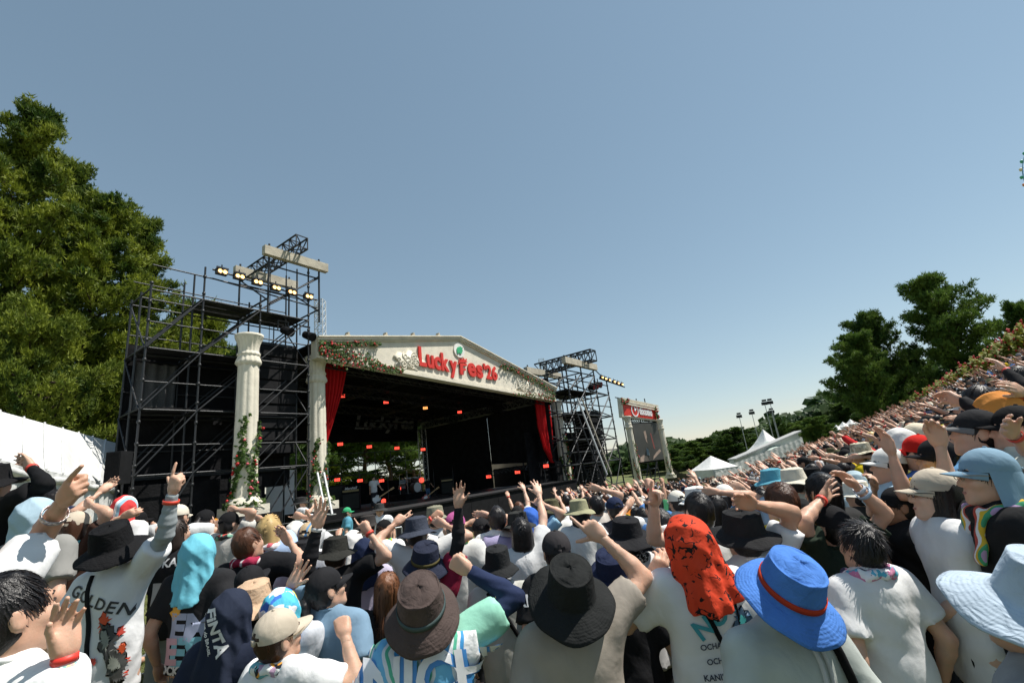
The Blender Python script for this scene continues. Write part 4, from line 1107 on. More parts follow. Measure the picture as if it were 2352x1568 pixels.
# carved scroll ornaments
def scroll(c, rx, rz, seed):
    r = np.random.default_rng(seed); b = MB()
    out = []
    for i in range(40):
        t = 2*math.pi*i/40; q = 1+.16*math.sin(5*t+seed)+.10*math.sin(9*t); out.append((c.x+rx*q*math.cos(t), c.z+rz*q*math.sin(t)))
    b.prism(out, .05, Matrix.Translation((0, -.055, 0)))
    for i in range(13):
        a = r.uniform(0, 6.28); rad = r.uniform(0, .75); cx, cz = c.x+rx*rad*math.cos(a), c.z+rz*rad*math.sin(a); s = r.uniform(.16, .3)*rx; dr = 1 if r.random() < .5 else -1
        b.tube([(cx+s*(1-k/16)*math.cos(dr*k*.62+a), -.065, cz+s*(1-k/16)*math.sin(dr*k*.62+a)) for k in range(14)], .022, 5)
    b.build('carved_scroll', m_plaster, stage, True)
scroll(SL(938, 830), .78, .42, 1); scroll(SL(1207, 888), .85, .34, 2)
# ------------------------------------------------------------------ ivy
m_ivy = leafmat('ivy_leaves', (.03, .065, .012), (.10, .17, .035), 6)
m_rose = plain('red_rose', (.45, .012, .014), .6, amt=.35, scale=20, bmp=0); m_rose2 = plain('pink_rose', (.55, .10, .12), .6, amt=.3, scale=20, bmp=0)
def leaves(C, Nn, size, rng):
    n = len(C); s = size*rng.uniform(.6, 1.25, n)[:, None]
    nn = Nn+rng.normal(0, .45, C.shape); nn /= np.linalg.norm(nn, axis=1)[:, None]
    u = np.cross(nn, rng.normal(size=C.shape)); u /= np.linalg.norm(u, axis=1)[:, None]; w = np.cross(nn, u)
    V = np.stack([C-u*s*.55, C-w*s*.42-u*s*.1-nn*s*.12, C+u*s*.6, C+w*s*.42-u*s*.1-nn*s*.12], 1).reshape(-1, 3)
    q = np.arange(n)[:, None]*4; F = np.concatenate([q+[0, 1, 2], q+[0, 2, 3]])
    return V, F
def roses(C, size, rng):
    b = MB()
    for c in C:
        V, F = lathe([(.0005, .55), (.3, .5), (.52, .25), (.5, -.1), (.25, -.4)], 5, 1, 1, lambda t, k: (1+.16*math.sin(2*t+k*1.7), 0)); s = size*rng.uniform(.75, 1.2)
        a = Matrix.Rotation(rng.uniform(0, 6), 3, 'Z') @ Matrix.Rotation(rng.uniform(.6, 1.5), 3, 'X'); b.add([(a @ Vector(v))*s+Vector(c) for v in V], F)
    return b
def ivy_thing(C, Nn, RC, lab, size=.085, rs=.06, parent_mat=None, name='ivy_garland', stems=()):
    t = props(empty(name, mat=parent_mat or Matrix.Identity(4)), lab, 'ivy', 'ivy garlands with red roses')
    rng = np.random.default_rng(len(C))
    V, F = leaves(np.array(C, float), np.array(Nn, float), size, rng); props(obj('leaves', mesh('ivy_leaves', V, F, False), m_ivy, t), kind='stuff')
    k = len(RC)//3
    for part, m in ((RC[k:], m_rose), (RC[:k], m_rose2)):
        if part: props(roses(part, rs, rng).build('roses', m, t, True), kind='stuff')
    if stems:
        b = MB()
        for s in stems: b.tube(s, .008, 4)
        b.build('stems', BARK2, t)
    return t
def region_ivy(poly_px, n, nr, lab, seed, dens=None):
    r = np.random.default_rng(seed); C = []; Nn = []; RC = []
    while len(C) < n:
        k = r.integers(0, len(poly_px)-1); f = r.random(); a, c = poly_px[k], poly_px[k+1]
        w = (a[2]+(c[2]-a[2])*f); px = a[0]+(c[0]-a[0])*f; py = a[1]+(c[1]-a[1])*f+np.clip(r.normal(0, .45), -1.1, 1.1)*w
        if math.sin(px*.33+seed)*math.sin(py*.41+seed*2) < -.35 and r.random() < .75: continue
        y = -.06-abs(r.normal(0, .10)); p = SL(px, py, y); C.append(tuple(p)); Nn.append((0, -1, .35))
        if len(RC) < nr and r.random() < nr/n*1.2: q = SL(px, py, y-.06); RC.append(tuple(q))
    return ivy_thing(C, Nn, RC, lab, .10, .065, MS)
region_ivy([(733, 800, 20), (770, 812, 26), (800, 822, 24), (850, 832, 20), (890, 846, 9), (926, 852, 6)], 900, 95, 'ivy and roses spread over the left end of the cream pediment', 3)
region_ivy([(735, 788, 8), (790, 792, 9), (845, 788, 7), (875, 790, 4)], 330, 28, 'ivy strand with roses along the upper left moulding of the pediment', 4)
region_ivy([(1150, 840, 5), (1185, 850, 7), (1215, 868, 9), (1250, 885, 12), (1275, 905, 13)], 620, 55, 'ivy and roses along the right slope of the cream pediment', 5)
region_ivy([(1180, 905, 4), (1215, 908, 6), (1250, 908, 10), (1275, 918, 8)], 330, 30, 'short ivy strand on the lower right edge of the pediment', 6)
# ------------------------------------------------------------------ columns
def column(pt, pb, d, lab, ivy, seed, box=True, zbase=None, slim=1.0):
    base = W(pb[0], pb[1], d); H = 4.0
    for _ in range(30): H += (proj((base.x, base.y, base.z+H))[1]-pt[1])*d/FPX*.8
    S = H/5.1*slim
    t = props(empty('stone_column', mat=Matrix.Translation(base) @ Matrix.Rotation(math.atan2(e1.y, e1.x), 4, 'Z')), lab, 'column', 'cream fluted columns')
    b = MB(); b.box((-.47*S, -.47*S, .0), (.47*S, .47*S, .25*S)); b.build('plinth', m_plaster, t)
    b = MB(); b.tube([(.33*S*(1-k/18)*math.cos(k*.7)-.0, -.475*S, .13*S+.10*S*(1-k/18)*math.sin(k*.7)) for k in range(16)], .014*S, 5); b.build('plinth_scroll', m_plaster, t)
    def seg(prof, name, nf, am, n=72):
        V, F = lathe([(r_*S, z*H) for r_, z in prof], n, 1, 1, lambda th, k: (1+am*(abs(math.sin(nf*th/2))-.6), 0)); obj(name, mesh(name, V, F, True), m_plaster, t)
    seg([(.46, .0492), (.46, .062), (.40, .075), (.37, .088), (.335, .094)], 'base_ring', 2, 0, 32)
    r = np.random.default_rng(seed)
    seg([(.318-.05*z+r.normal(0, .002), .092+.73*z) for z in np.linspace(0, 1, 22)], 'shaft', 9, .10)
    seg([(.275, .815), (.30, .82), (.345, .832), (.335, .842), (.285, .868), (.28, .872), (.305, .876), (.305, .886), (.275, .892), (.268, .90)], 'collar', 16, .07)
    seg([(.262, .898), (.268, .925), (.30, .95), (.345, .972), (.372, .984)], 'capital', 16, .10); seg([(.372, .984), (.385, .988), (.385, 1.0), (.30, 1.003), (.001, 1.003)], 'abacus', 2, 0, 32)
    if zbase is not None and base.z-zbase > .05:
        b = MB(); b.box((-.7*S, -.7*S, zbase-base.z), (.7*S, .7*S, -.003)); b.build('pedestal', m_speaker, t)
    if ivy:
        f0, n, nr = ivy; C = []; Nn = []; RC = []; stems = []
        for v in range(3):
            th0 = [-1.9, -1.0, -2.7][v]; st = []
            for k in range(n//3):
                z = (k/(n/3))*f0*H*[1, .95, .6][v]+.15; th = th0+.35*math.sin(z*2.2+v*2+seed)+r.normal(0, .16); rad = (.335-.03*z/H)*S+abs(r.normal(0, .045))
                C.append((rad*math.cos(th), rad*math.sin(th), z)); Nn.append((math.cos(th), math.sin(th), .4))
                if r.random() < nr/n: RC.append((rad*1.1*math.cos(th), rad*1.1*math.sin(th), z))
        for k in range(n//4): th = r.uniform(-3.3, .2); C.append((.5*S*math.cos(th), .5*S*math.sin(th), .22*S+abs(r.normal(0, .08)))); Nn.append((0, -.5, 1))
        ivy_thing(C, Nn, RC, 'ivy and red roses climbing the '+ivy_names[seed], .11*S, .07*S, t.matrix_world.copy())
    return t
ivy_names = ['column left of the stage speakers', 'column at the left end of the stage', 'column at the right end of the stage', 'left column of the advertising screen', 'right column of the advertising screen']
column((565, 771), (559, 1184), 13.2, 'cream fluted column in front of the left scaffold', (.50, 420, 30), 0, zbase=0)
column((727, 821), (729, 1172), 15.9, 'cream fluted column at the left end of the pediment', (.42, 330, 16), 1, zbase=0)
column((1268, 921), (1306, 1131), 30.2, 'cream fluted column at the right end of the pediment', (.60, 420, 26), 2)
# ------------------------------------------------------------------ left scaffold
def X_at(px, py, off): return SL(px, py, off).x
def scaffold(name, lab, xs, tops, z0, levels, off, dep, skip_front=(), rad=.025, back=True):
    t = props(empty(name, mat=MS), lab, 'scaffold')
    for j, y in enumerate((off, off+dep/2, off+dep)):
        for x, zt_ in zip(xs, tops):
            pole((x, y, z0), (x, y, zt_), rad*1.15, 'post', m_steel, t)
            for z in np.arange(z0+.5, zt_, .55): 
                if j == 0: pole((x, y, z), (x, y, z+.07), rad*1.9, 'rosette', m_steel, t)
        for z in levels:
            for i in range(len(xs)-1):
                if z < min(tops[i], tops[i+1])+.05:
                    pole((xs[i], y, z), (xs[i+1], y, z+.0), rad, 'ledger', m_steel, t)
                    if j != 1: pole((xs[i], y+.03, z+.75), (xs[i+1], y+.03, z+.75), rad*.85, 'guard_rail', m_steel, t)
        for li in range(len(levels)-1):
            for i in range(len(xs)-1):
                if levels[li+1] < min(tops[i], tops[i+1])+.05 and True: pole((xs[i], y-.04, levels[li]), (xs[i+1], y-.04, levels[li+1]), rad*.9, 'brace', m_steel, t)
    for z in levels:
        for x, zt_ in zip(xs, tops):
            if z < zt_: pole((x, off, z+.03), (x, off+dep, z+.03), rad, 'transom', m_steel, t)
    for li in range(len(levels)-1):
        for x in (xs[0], xs[-1]): pole((x-.03, off, levels[li]), (x-.03, off+dep, levels[li+1]), rad*.9, 'brace', m_steel, t)
    return t
xl, xm, xr = X_at(303, 1130, 0), X_at(440, 1130, 0), X_at(709, 1080, 0); xc = X_at(590, 1000, 0)
zl = lambda px, py: SL(px, py, 0).z
LV = [zl(440, 1085), zl(452, 950), zl(463, 826), zl(478, 690)]
LV = [LV[0]+(LV[3]-LV[0])*k/3 for k in range(4)]
sc1 = scaffold('scaffold_tower', 'tall black scaffold tower left of the stage', [xl, xm, xc, xr], [zl(350, 652), zl(491, 618), zl(600, 660)-.3, zl(726, 608)], 0, [.6]+LV, 0, 1.5)
for z in LV[1:]:
    for i in range(3):
        for (x0, x1) in ((xl, xm), (xm, xc)) if z < LV[3]-.1 else ((xm, xc), (xc, xr)):
            b = MB(); b.box((x0+.06, .25+i*.42, z+.07), (x1-.06, .25+i*.42+.38, z+.12)); b.build('deck_board', m_black if z < LV[3]-.1 else m_steel, sc1)
b = MB(); b.box((xl+.05, 1.58, 0), (xr-.6, 1.62, LV[2]+.5));  b.build('black_netting', m_net, sc1)
hung([((xl+.2, 1.3, LV[2]-.1), (xm-.1, 1.3, LV[2]-.1)), ((xl+.2, 1.35, LV[1]+.15), (xm-.1, 1.3, LV[1]+.15))], 24, 'mesh_cover', plain('grey_mesh', (.05, .05, .05), .8, amt=.6, scale=60, bmp=.2), sc1, .05, 4)
b = MB(); b.box((xl+.1, .6, 0), (xr-1.2, .66, LV[0]-.2)); b.build('black_netting', m_net, sc1)
# beams and hoist truss on top
pb1a, pb1b = SL(602, 572, -.05), SL(747, 623, -.05); zb1 = (pb1a.z+pb1b.z)/2
hd = props(empty('hoist_beams', mat=MS), 'two pale wooden beams and a black hoist truss on top of the left scaffold', 'hoist')
for y in (-.15, 1.9):
    b = MB(); b.box((pb1a.x, y-.1, zb1-.16), (pb1b.x, y+.1, zb1+.16)); b.build('beam', m_plank, hd)
    for x in (pb1a.x+.25, pb1b.x-.25): pole((x, y+.12, LV[3]), (x, y+.12, zb1+.35), .035, 'post', m_steel, hd)
for x in (pb1a.x+.25, pb1b.x-.25):
    for z in (zb1-.35, LV[3]+.5): pole((x, -.05, z), (x, 2.0, z), .03, 'transom', m_steel, hd)
    pole((x, -.05, LV[3]+.4), (x, 2.0, zb1-.3), .028, 'brace', m_steel, hd)
for y in (-.05, 2.0):
    pole((pb1a.x+.25, y, LV[3]+.3), (pb1b.x-.25, y, zb1-.4), .028, 'brace', m_steel, hd); pole((pb1a.x+.25, y, zb1-.45), (pb1b.x-.25, y, zb1-.45), .028, 'ledger', m_steel, hd)
xh = SL(672, 590, -.1).x; truss((xh, -.7, zb1+.44), (xh, 2.9, zb1+.44), .42, .034, 'hoist_truss', m_steel, hd, 8)
for y in (.3, 1.4): pole((xh, y, zb1+.2), (xh, y, LV[2]+1.0), .012, 'chain', m_steel, hd)
# flood lamps on the rail
def flood(p, M, lab, s=.82, emis=None, grp='warm flood lamps on the left scaffold'):
    t = props(empty('flood_lamp', mat=M @ Matrix.Translation(p)), lab, 'lamp', grp)
    b = MB(); b.box((-.19*s, -.06*s, -.10*s), (.19*s, .10*s, .12*s)); b.box((-.21*s, -.10*s, .10*s), (.21*s, -.05*s, .17*s)); b.build('housing', m_steel, t)
    for x in (-.085, .085):
        V, F = lathe([(.0005, 0), (.04, .004), (.075*s, .02)], 14); b = MB(); b.add([(vx+x*s, -.075*s-vz, vy) for vx, vy, vz in V], F); b.build('bulb', emis or m_flood, t)
    b = MB(); b.bar((0, 0, .1*s), (0, 0, .30*s), .02, 5); b.build('bracket', m_steel, t)
LP = [(509, 625), (549, 636), (591, 649), (633, 662), (669, 672), (708, 682)]
for i, q in enumerate(LP):
    flood(SL(*q, -.12), MS, ['first', 'second', 'third', 'fourth', 'fifth', 'last'][i]+' warm twin flood lamp from the left on the top rail of the left scaffold')
ra, rb = SL(488, 619, 0), SL(728, 690, 0); rail = props(empty('lamp_rail', mat=MS), 'horizontal black rail carrying six lit flood lamps', 'rail'); pole((ra.x, -.02, ra.z), (rb.x, -.02, rb.z), .03, 'tube', m_steel, rail); pole((ra.x, -.02, ra.z-.3), (rb.x, -.02, rb.z-.3), .025, 'tube', m_steel, rail)
# speaker columns
def line_array(M, x, y, ztop, n, w, h, dp, lab, curve=.012):
    t = props(empty('line_array', mat=M @ Matrix.Translation((x, y, ztop))), lab, 'speaker')
    me = None
    for k in range(n):
        if me is None:
            b = MB(); b.box((-w/2, 0, -h*.93), (w/2, dp, 0)); b.box((-w/2+.03, -.02, -h*.88), (-.01, 0, -h*.05)); b.box((.01, -.02, -h*.88), (w/2-.03, 0, -h*.05)); b.box((-w/2-.02, .1, -h*.6), (-w/2, .3, -h*.4), mi=0); me = mesh('speaker_cabinet', b.V, b.F, False)
        obj('speaker_cabinet', me, m_speaker, t, Matrix.Translation((0, curve*k*k*.25, -k*h)) @ Matrix.Rotation(-curve*k*.8, 4, 'X'))
    b = MB(); b.box((-w/2, .05, .03), (w/2, dp-.05, .12)); b.bar((0, dp/2, .12), (0, dp/2, 1.2), .02); b.build('flying_frame', m_steel, t)
pa_, pc_ = SL(598, 790, .7), SL(682, 1040, .7); line_array(MS, (pa_.x+pc_.x)/2, .7, pa_.z, 9, 1.35, (pa_.z-pc_.z)/9, .8, 'black line array of speakers hanging in the left scaffold')
pa_, pc_ = SL(597, 1043, 1.6), SL(655, 1110, 1.6); line_array(MS, (pa_.x+pc_.x)/2, 1.6, pa_.z, 2, 1.2, .55, .7, 'short black speaker stack under the left line array', 0)
b = MB(); p = SL(648, 1080, 3.6); b.box((p.x-.45, 3.6, 0), (p.x+.5, 3.9, p.z)); props(b.build('white_wall_sheet', m_white, None, mw=MS), 'narrow white sheet hanging behind the left speakers', 'sheet')
truss(MS @ SL(735, 690, 1.6).lerp(SL(735, 690, 1.6), 0), MS @ Vector((SL(735, 690, 1.6).x, 1.6, 0)), .32, .02, 'white_truss_mast', m_alu, None, 30)
props(bpy.data.objects['white_truss_mast'], 'white lattice mast rising at the left end of the stage roof', 'mast', 'white lattice masts')
p = SL(1243, 825, 6); o = truss(MS @ p, MS @ Vector((p.x, 6, 0)), .45, .03, 'white_truss_mast', m_alu, None, 26); props(o, 'white lattice mast behind the right slope of the pediment', 'mast', 'white lattice masts')
for (px, lab) in ((742, 'white prop pole leaning on the left stage column'), (757, 'second white prop pole leaning right of the left column')):
    a, c = SL(px-13, 1085, -.3), SL(px+6, 1180, -.9); b = MB(); b.bar(a, c, .035, 8); b.bar(c, (c.x, c.y, c.z-.02), .12, 8); props(b.build('prop_pole', m_alu, None, mw=MS), lab, 'pole')
# black spots hanging on the scaffold
for (q, lab) in (((650, 757), 'black unlit spotlight hanging left in the scaffold top'), ((700, 768), 'black moving head lamp near the right post of the scaffold')):
    p = SL(*q, .3); t = props(empty('spotlight', mat=MS @ Matrix.Translation(p)), lab, 'spotlight', 'unlit black spotlights')
    b = MB(); b.bar((0, 0, 0), (.1, -.35, -.18), .13, 12, .16); b.build('lamp_body', m_speaker, t); b = MB(); b.bar((-.18, 0, -.05), (-.18, 0, .3), .02); b.bar((.18, 0, -.05), (.18, 0, .3), .02); b.bar((-.2, 0, .3), (.2, 0, .3), .03); b.build('yoke', m_steel, t)
# ------------------------------------------------------------------ stage lamps
def panel_lamp(px, py, off, w, lab, m=None, axis=1):
    p = SL(px, py, off, axis); cc = MS.inverted() @ CAM-p; t = props(empty('stage_lamp', mat=MS @ Matrix.Translation(p) @ Matrix.Rotation(math.atan2(cc.y, cc.x)+math.pi/2, 4, 'Z')), lab, 'lamp', 'glowing red stage lamps')
    w *= .78; b = MB(); b.box((-w/2-.03, .0, -w*.27-.03), (w/2+.03, .16, w*.27+.03)); b.build('housing', m_speaker, t)
    for i in range(3):
        b = MB(); b.box((-w/2+i*w/3+.008, -.012, -w*.27), (-w/2+(i+1)*w/3-.008, -.002, w*.27)); b.build('light_cell', m or m_lamp, t)
    b = MB(); b.bar((0, .08, w*.27), (0, .08, w*.27+.3), .02); b.build('clamp', m_steel, t)
Z6 = lambda x, y: ((x/3.2+740)*.9408, (y/3.2+780)*.9408)
rowsL = [((305, 597), 5.0, 'in the ceiling behind the left curtain'), ((648, 645), 5, 'in the ceiling over the word on the back banner'), ((955, 690), 5, 'x'), ((1223, 722), 5, 'in the ceiling nearest the side truss'),
         ((290, 972), 11, 'left under the back banner'), ((517, 992), 11, 'second from the left under the back banner'), ((733, 1003), 11, 'third from the left under the back banner'), ((937, 1013), 11, 'under the back banner beside the grey truss tower'),
         ((267, 1250), 11.5, 'lowest at the left over the amplifiers'), ((445, 1256), 11.5, 'low over the guitarist'), ((613, 1257), 11.5, 'low in front of the forked pine')]
for (q, off, lab) in rowsL: panel_lamp(*Z6(*q), off, .42 if off > 8 else .34, 'orange glowing stage lamp in the middle of the ceiling' if lab == 'x' else 'red glowing stage lamp '+lab, m_lamp_o if lab == 'x' else None)
for (q, lab) in (((1450, 1225), 'leftmost under the right side drape'), ((1675, 1190), 'second under the right side drape'), ((1780, 1170), 'third under the right side drape'), ((1898, 1142), 'beside the right curtain tip')):
    panel_lamp(*Z6(*q), XR-.6, .42, 'red glowing stage lamp '+lab, None, 0)
sp = SL(*Z6(1450, 1205), XR-.5, 0); sq = SL(*Z6(1890, 1125), XR-.5, 0); o = truss(MS @ sp, MS @ sq, .25, .018, 'lamp_truss', m_steel, None, 14); props(o, 'low black truss carrying red lamps under the side drape', 'truss')
for (q, r_, lab) in (((925, 1253), .17, 'round red lamp beside the grey truss tower'), ((780, 1315), .17, 'round red lamp behind the drum kit'), ((630, 1417), .15, 'round red lamp low beside the guitarist')):
    p = SL(*Z6(*q), 9.5); t = props(empty('round_lamp', mat=MS @ Matrix.Translation(p) @ Matrix.Rotation(-.6, 4, 'Z')), lab, 'lamp', 'glowing red stage lamps')
    b = MB(); b.bar((0, 0, 0), (0, .2, 0), r_*1.1, 16); b.build('housing', m_speaker, t); b = MB(); b.bar((0, -.02, 0), (0, -.004, 0), r_, 16); b.build('light_disc', m_lamp, t); b = MB(); b.bar((0, .1, -r_), (0, .1, DZ-p.z), .02); b.build('stand', m_steel, t)
# ------------------------------------------------------------------ right scaffold
XT = [X_at(q, 1100, 0) for q in (1302, 1338, 1374, 1404, 1432)]
zr = lambda px, py, off=0: SL(px, py, off).z
LVR = [zr(1380, y) for y in (1060, 1008, 955, 905)]
sc2 = scaffold('scaffold_tower', 'dark scaffold tower between the stage and the advertising screen', XT, [zr(1300, 905), zr(1338, 848), zr(1392, 835), zr(1408, 862), zr(1430, 880)], -1.2, [-.3]+LVR+[zr(1390, 868)], 0, 3.0, rad=.045)
for z in LVR[1:4]:
    for i in range(4):
        b = MB(); b.box((XT[1]+.1, .3+i*.65, z+.07), (XT[3], .3+i*.65+.6, z+.13)); b.build('deck_board', m_black, sc2)
b = MB(); b.box((XT[0]-1.5, 1.6, -1.2), (XT[4]+.3, 1.7, zr(1390, 985))); b.box((XT[0]+.2, 2.6, zr(1390, 985)), (XT[2], 2.68, zr(1390, 950))); b.build('black_netting', m_net, sc2)
p0, p1 = zr(1392, 836), zr(1310, 862)
hd2 = props(empty('hoist_beams', mat=MS), 'two pale beams and a black hoist truss on top of the right scaffold', 'hoist')
zq = zr(1388, 850); 
for y, dx in ((-.1, 0), (3.0, 0)):
    b = MB(); b.box((XT[1]-.3, y-.15, zq-.22), (XT[3]+.3, y+.15, zq+.22)); b.build('beam', m_plank, hd2)
truss((XT[2]+.6, -.9, zq+.55), (XT[2]+.6, 3.9, zq+.55), .75, .06, 'hoist_truss', m_steel, hd2, 9)
for x in (XT[1], XT[3]):
    for y in (0, 3.0): pole((x, y, LVR[3]), (x, y, zq+.4), .05, 'post', m_steel, hd2)
    pole((x, 0, LVR[3]), (x, 3.0, zq-.3), .04, 'brace', m_steel, hd2)
pole((XT[1], 0, LVR[3]), (XT[3], 0, zq-.3), .04, 'brace', m_steel, hd2); pole((XT[3], 3, LVR[3]), (XT[1], 3, zq-.3), .04, 'brace', m_steel, hd2)
pole((XT[3], 0, zq), (XT[4], 0, zr(1430, 882)), .04, 'brace', m_steel, hd2); pole((XT[1], 0, zq-1), (SW+.3, 0, TRp.z+.4), .04, 'brace', m_steel, hd2)
for i, q in enumerate(((1382, 867), (1390, 870), (1399, 873), (1410, 877), (1419, 880), (1428, 883))):
    flood(SL(*q, -.2), MS, ['first', 'second', 'third', 'fourth', 'fifth', 'last'][i]+' small lit flood lamp from the left on the right scaffold', .95, None, 'warm flood lamps on the right scaffold')
ra, rb = SL(1376, 866), SL(1434, 886); rl = props(empty('lamp_rail', mat=MS), 'short black rail with lit lamps on the right scaffold', 'rail'); pole((ra.x, 0, ra.z-.1), (rb.x, 0, rb.z-.1), .05, 'tube', m_steel, rl)
for i, q in enumerate(((1358, 890), (1366, 887), (1374, 884))):
    p = SL(*q, .5); t = props(empty('spotlight', mat=MS @ Matrix.Translation(p)), ['left', 'middle', 'right'][i]+' dark red spotlight inside the right scaffold', 'spotlight', 'dark red spotlights on the right scaffold')
    b = MB(); b.bar((0, .2, .1), (0, -.25, -.05), .2, 12, .24); b.build('lamp_body', m_speaker, t); b = MB(); b.bar((0, -.26, -.05), (0, -.27, -.055), .2, 12); b.build('lens', plain('red_lens', (.3, .02, .05), .2, bmp=0), t); b = MB(); b.bar((0, 0, .1), (0, 0, .5), .04); b.build('bracket', m_steel, t)
pa_, pc_ = SL(1352, 945, .9), SL(1380, 1070, .9); line_array(MS, (pa_.x+pc_.x)/2+.4, .9, pa_.z, 9, 2.3, (pa_.z-pc_.z)/9, 1.2, 'black line array of speakers hanging in the right scaffold')
# stair ladder
a, c = SL(1310, 950, -.5), SL(1378, 1128, -1.2); ld = props(empty('scaffold_stair', mat=MS), 'steep metal stair with a white handrail against the right scaffold', 'stair')
d = (c-a)
for off in (-.45, .45): pole(a+Vector((0, off, 0)), c+Vector((0, off, 0)), .045, 'stringer', m_steel, ld)
pole(a+Vector((.3, -.5, .9)), c+Vector((.3, -.5, .9)), .06, 'handrail', m_alu, ld); pole(a+Vector((.9, -.5, .9)), c+Vector((.9, -.5, .9)), .05, 'handrail', m_plank, ld)
for k in range(26): p = a+d*((k+.5)/26); b = MB(); b.box((p.x-.14, p.y-.45, p.z-.02), (p.x+.14, p.y+.45, p.z+.01)); b.build('tread', m_steel, ld)
# ------------------------------------------------------------------ advertising screen
PD = W(1425, 1060, 39.0); PD.z = 0; MD = frame(PD, (.80, .60, 0))
SD = lambda px, py, off=0: onpl(px, py, MD, off)
scr = props(empty('advertising_screen', mat=MD), 'large video screen with a red docomo banner between two cream columns', 'screen')
hdr = [SD(*q) for q in ((1425, 913), (1509, 931), (1513, 967), (1430, 957))]
b = MB(); b.prism([(p.x, p.z) for p in hdr[::-1]], .4); b.build('header_board', m_plaster, scr)
for dz in (0, .22, .42):
    b = MB(); A_, B_ = hdr[0], hdr[1]; b.prism([(A_.x, A_.z-dz-.12), (B_.x, B_.z-dz-.12), (B_.x, B_.z-dz), (A_.x, A_.z-dz)], .10+.05*dz, Matrix.Translation((0, -.16, 0))); b.build('moulding', m_plaster, scr)
rp = [SD(*q, -.05) for q in ((1431, 924), (1506, 938), (1508, 963), (1434, 953))]
b = MB(); b.prism([(p.x, p.z) for p in rp[::-1]], .05, Matrix.Translation((0, -.06, 0))); b.build('red_banner', m_red, scr)
m_wht = plain('print_white', (.8, .8, .8), .5, amt=.02, bmp=0)
letters('docomo', SD(1468, 951), SD(1497, 955), (.78, .78), -.075, .03, .05, scr, m_wht)
q = SD(1474, 936, -.08); b = MB(); b.box((q.x-.18, -.105, q.z-.05), (q.x+.42, -.075, q.z+.05)); b.build('letter_bar', m_wht, scr)
q = SD(1458, 942, -.08); rr = .58
V, F = lathe([(rr*.80, 0), (rr, 0), (rr, .03), (rr*.80, .03), (rr*.80, 0)], 24); b = MB(); b.add([(q.x+x*.8, -.105+z, q.z+y) for x, y, z in V], F); b.box((q.x-.03, -.105, q.z-.1), (q.x+.08, -.075, q.z+.5)); b.bar((q.x+.02, -.09, q.z-.05), (q.x+.2, -.09, q.z+.15), .05, 5); b.build('round_emblem', m_wht, scr)
sc_ = [SD(*q, .1) for q in ((1449, 968), (1511, 975), (1523, 1055), (1462, 1061))]
zlo = (sc_[2].z+sc_[3].z)/2; zhi = (sc_[0].z+sc_[1].z)/2; xa, xb = sc_[0].x+.05, sc_[1].x-.05
b = MB(); b.box((xa-.1, .1, zlo-.1), (xb+.1, .5, zhi+.1)); b.build('screen_case', m_speaker, scr)
m_scr = plain('screen_image', (.055, .055, .05), .5, amt=.25, scale=.6, bmp=0)
b = MB(); b.box((xa, .06, zlo), (xb, .095, zhi)); b.build('screen_panel', m_scr, scr)
sw, sh = xb-xa, zhi-zlo; m_pic = plain('screen_pale', (.36, .27, .22), .5, amt=.2, scale=2, bmp=0)
for pts, m in (([(.38, .78), (.46, .80), (.47, .62), (.44, .58), (.45, .46), (.41, .52), (.39, .62)], m_pic), ([(.05, .0), (.42, .0), (.36, .12), (.22, .17), (.08, .12)], m_pic), ([(.55, .02), (.92, .22), (.88, .28), (.72, .2), (.58, .1)], m_pic), ([(.34, .16), (.44, .14), (.44, .30), (.37, .34)], plain('screen_blue', (.16, .22, .27), .5, bmp=0)), ([(.62, .72), (.66, .3), (.70, .3), (.655, .72)], plain('screen_red', (.25, .06, .05), .5, bmp=0))):
    b = MB(); b.prism([(xa+x*sw, zlo+z*sh) for x, z in pts], .004, Matrix.Translation((0, .054, 0))); b.build('screen_picture', m, scr)
truss((xa, .4, zhi+.35), (xb, .4, zhi+.35), .3, .03, 'screen_truss', m_steel, scr, 12)
for f in (0, .33, .66, 1): pole((xa+sw*f, 1.0, -1.5), (xa+sw*f, 1.0, zhi+2.4), .05, 'post', m_steel, scr)
for z in (0, .9, zlo-.1): pole((xa, 1.0, z), (xb, 1.0, z), .05, 'ledger', m_steel, scr)
for k in range(3): pole((xa+sw*k/3, .95, -.8), (xa+sw*(k+1)/3, .95, zlo), .045, 'brace', m_steel, scr)
pole((xa-.6, .9, hdr[0].z+.2), (xb+.9, .9, hdr[1].z+.2), .05, 'ledger', m_steel, scr)
column((1441, 956), (1469, 1117), 38.2, 'cream fluted column left of the video screen', (.62, 260, 22), 3, slim=.82); column((1514, 963), (1541, 1097), 40.6, 'cream fluted column right of the video screen', (.55, 240, 20), 4, slim=.82)
def scr_ivy(pts, n, nr, lab, seed):
    r = np.random.default_rng(seed); C = []; Nn = []; RC = []
    for i in range(n):
        k = r.integers(0, len(pts)-1); f = r.random(); q = SD(pts[k][0]+(pts[k+1][0]-pts[k][0])*f+r.normal(0, 1.6), pts[k][1]+(pts[k+1][1]-pts[k][1])*f+r.normal(0, 2.0), -.2); C.append(tuple(q)); Nn.append((0, -1, .3))
        if r.random() < nr/n: RC.append((q.x, q.y-.08, q.z))
    ivy_thing(C, Nn, RC, lab, .16, .11, MD)
scr_ivy([(1427, 915), (1434, 925), (1445, 918)], 130, 14, 'ivy on the upper left corner of the screen banner', 1); scr_ivy([(1505, 936), (1510, 955), (1512, 965)], 100, 16, 'ivy on the right edge of the screen banner', 2)
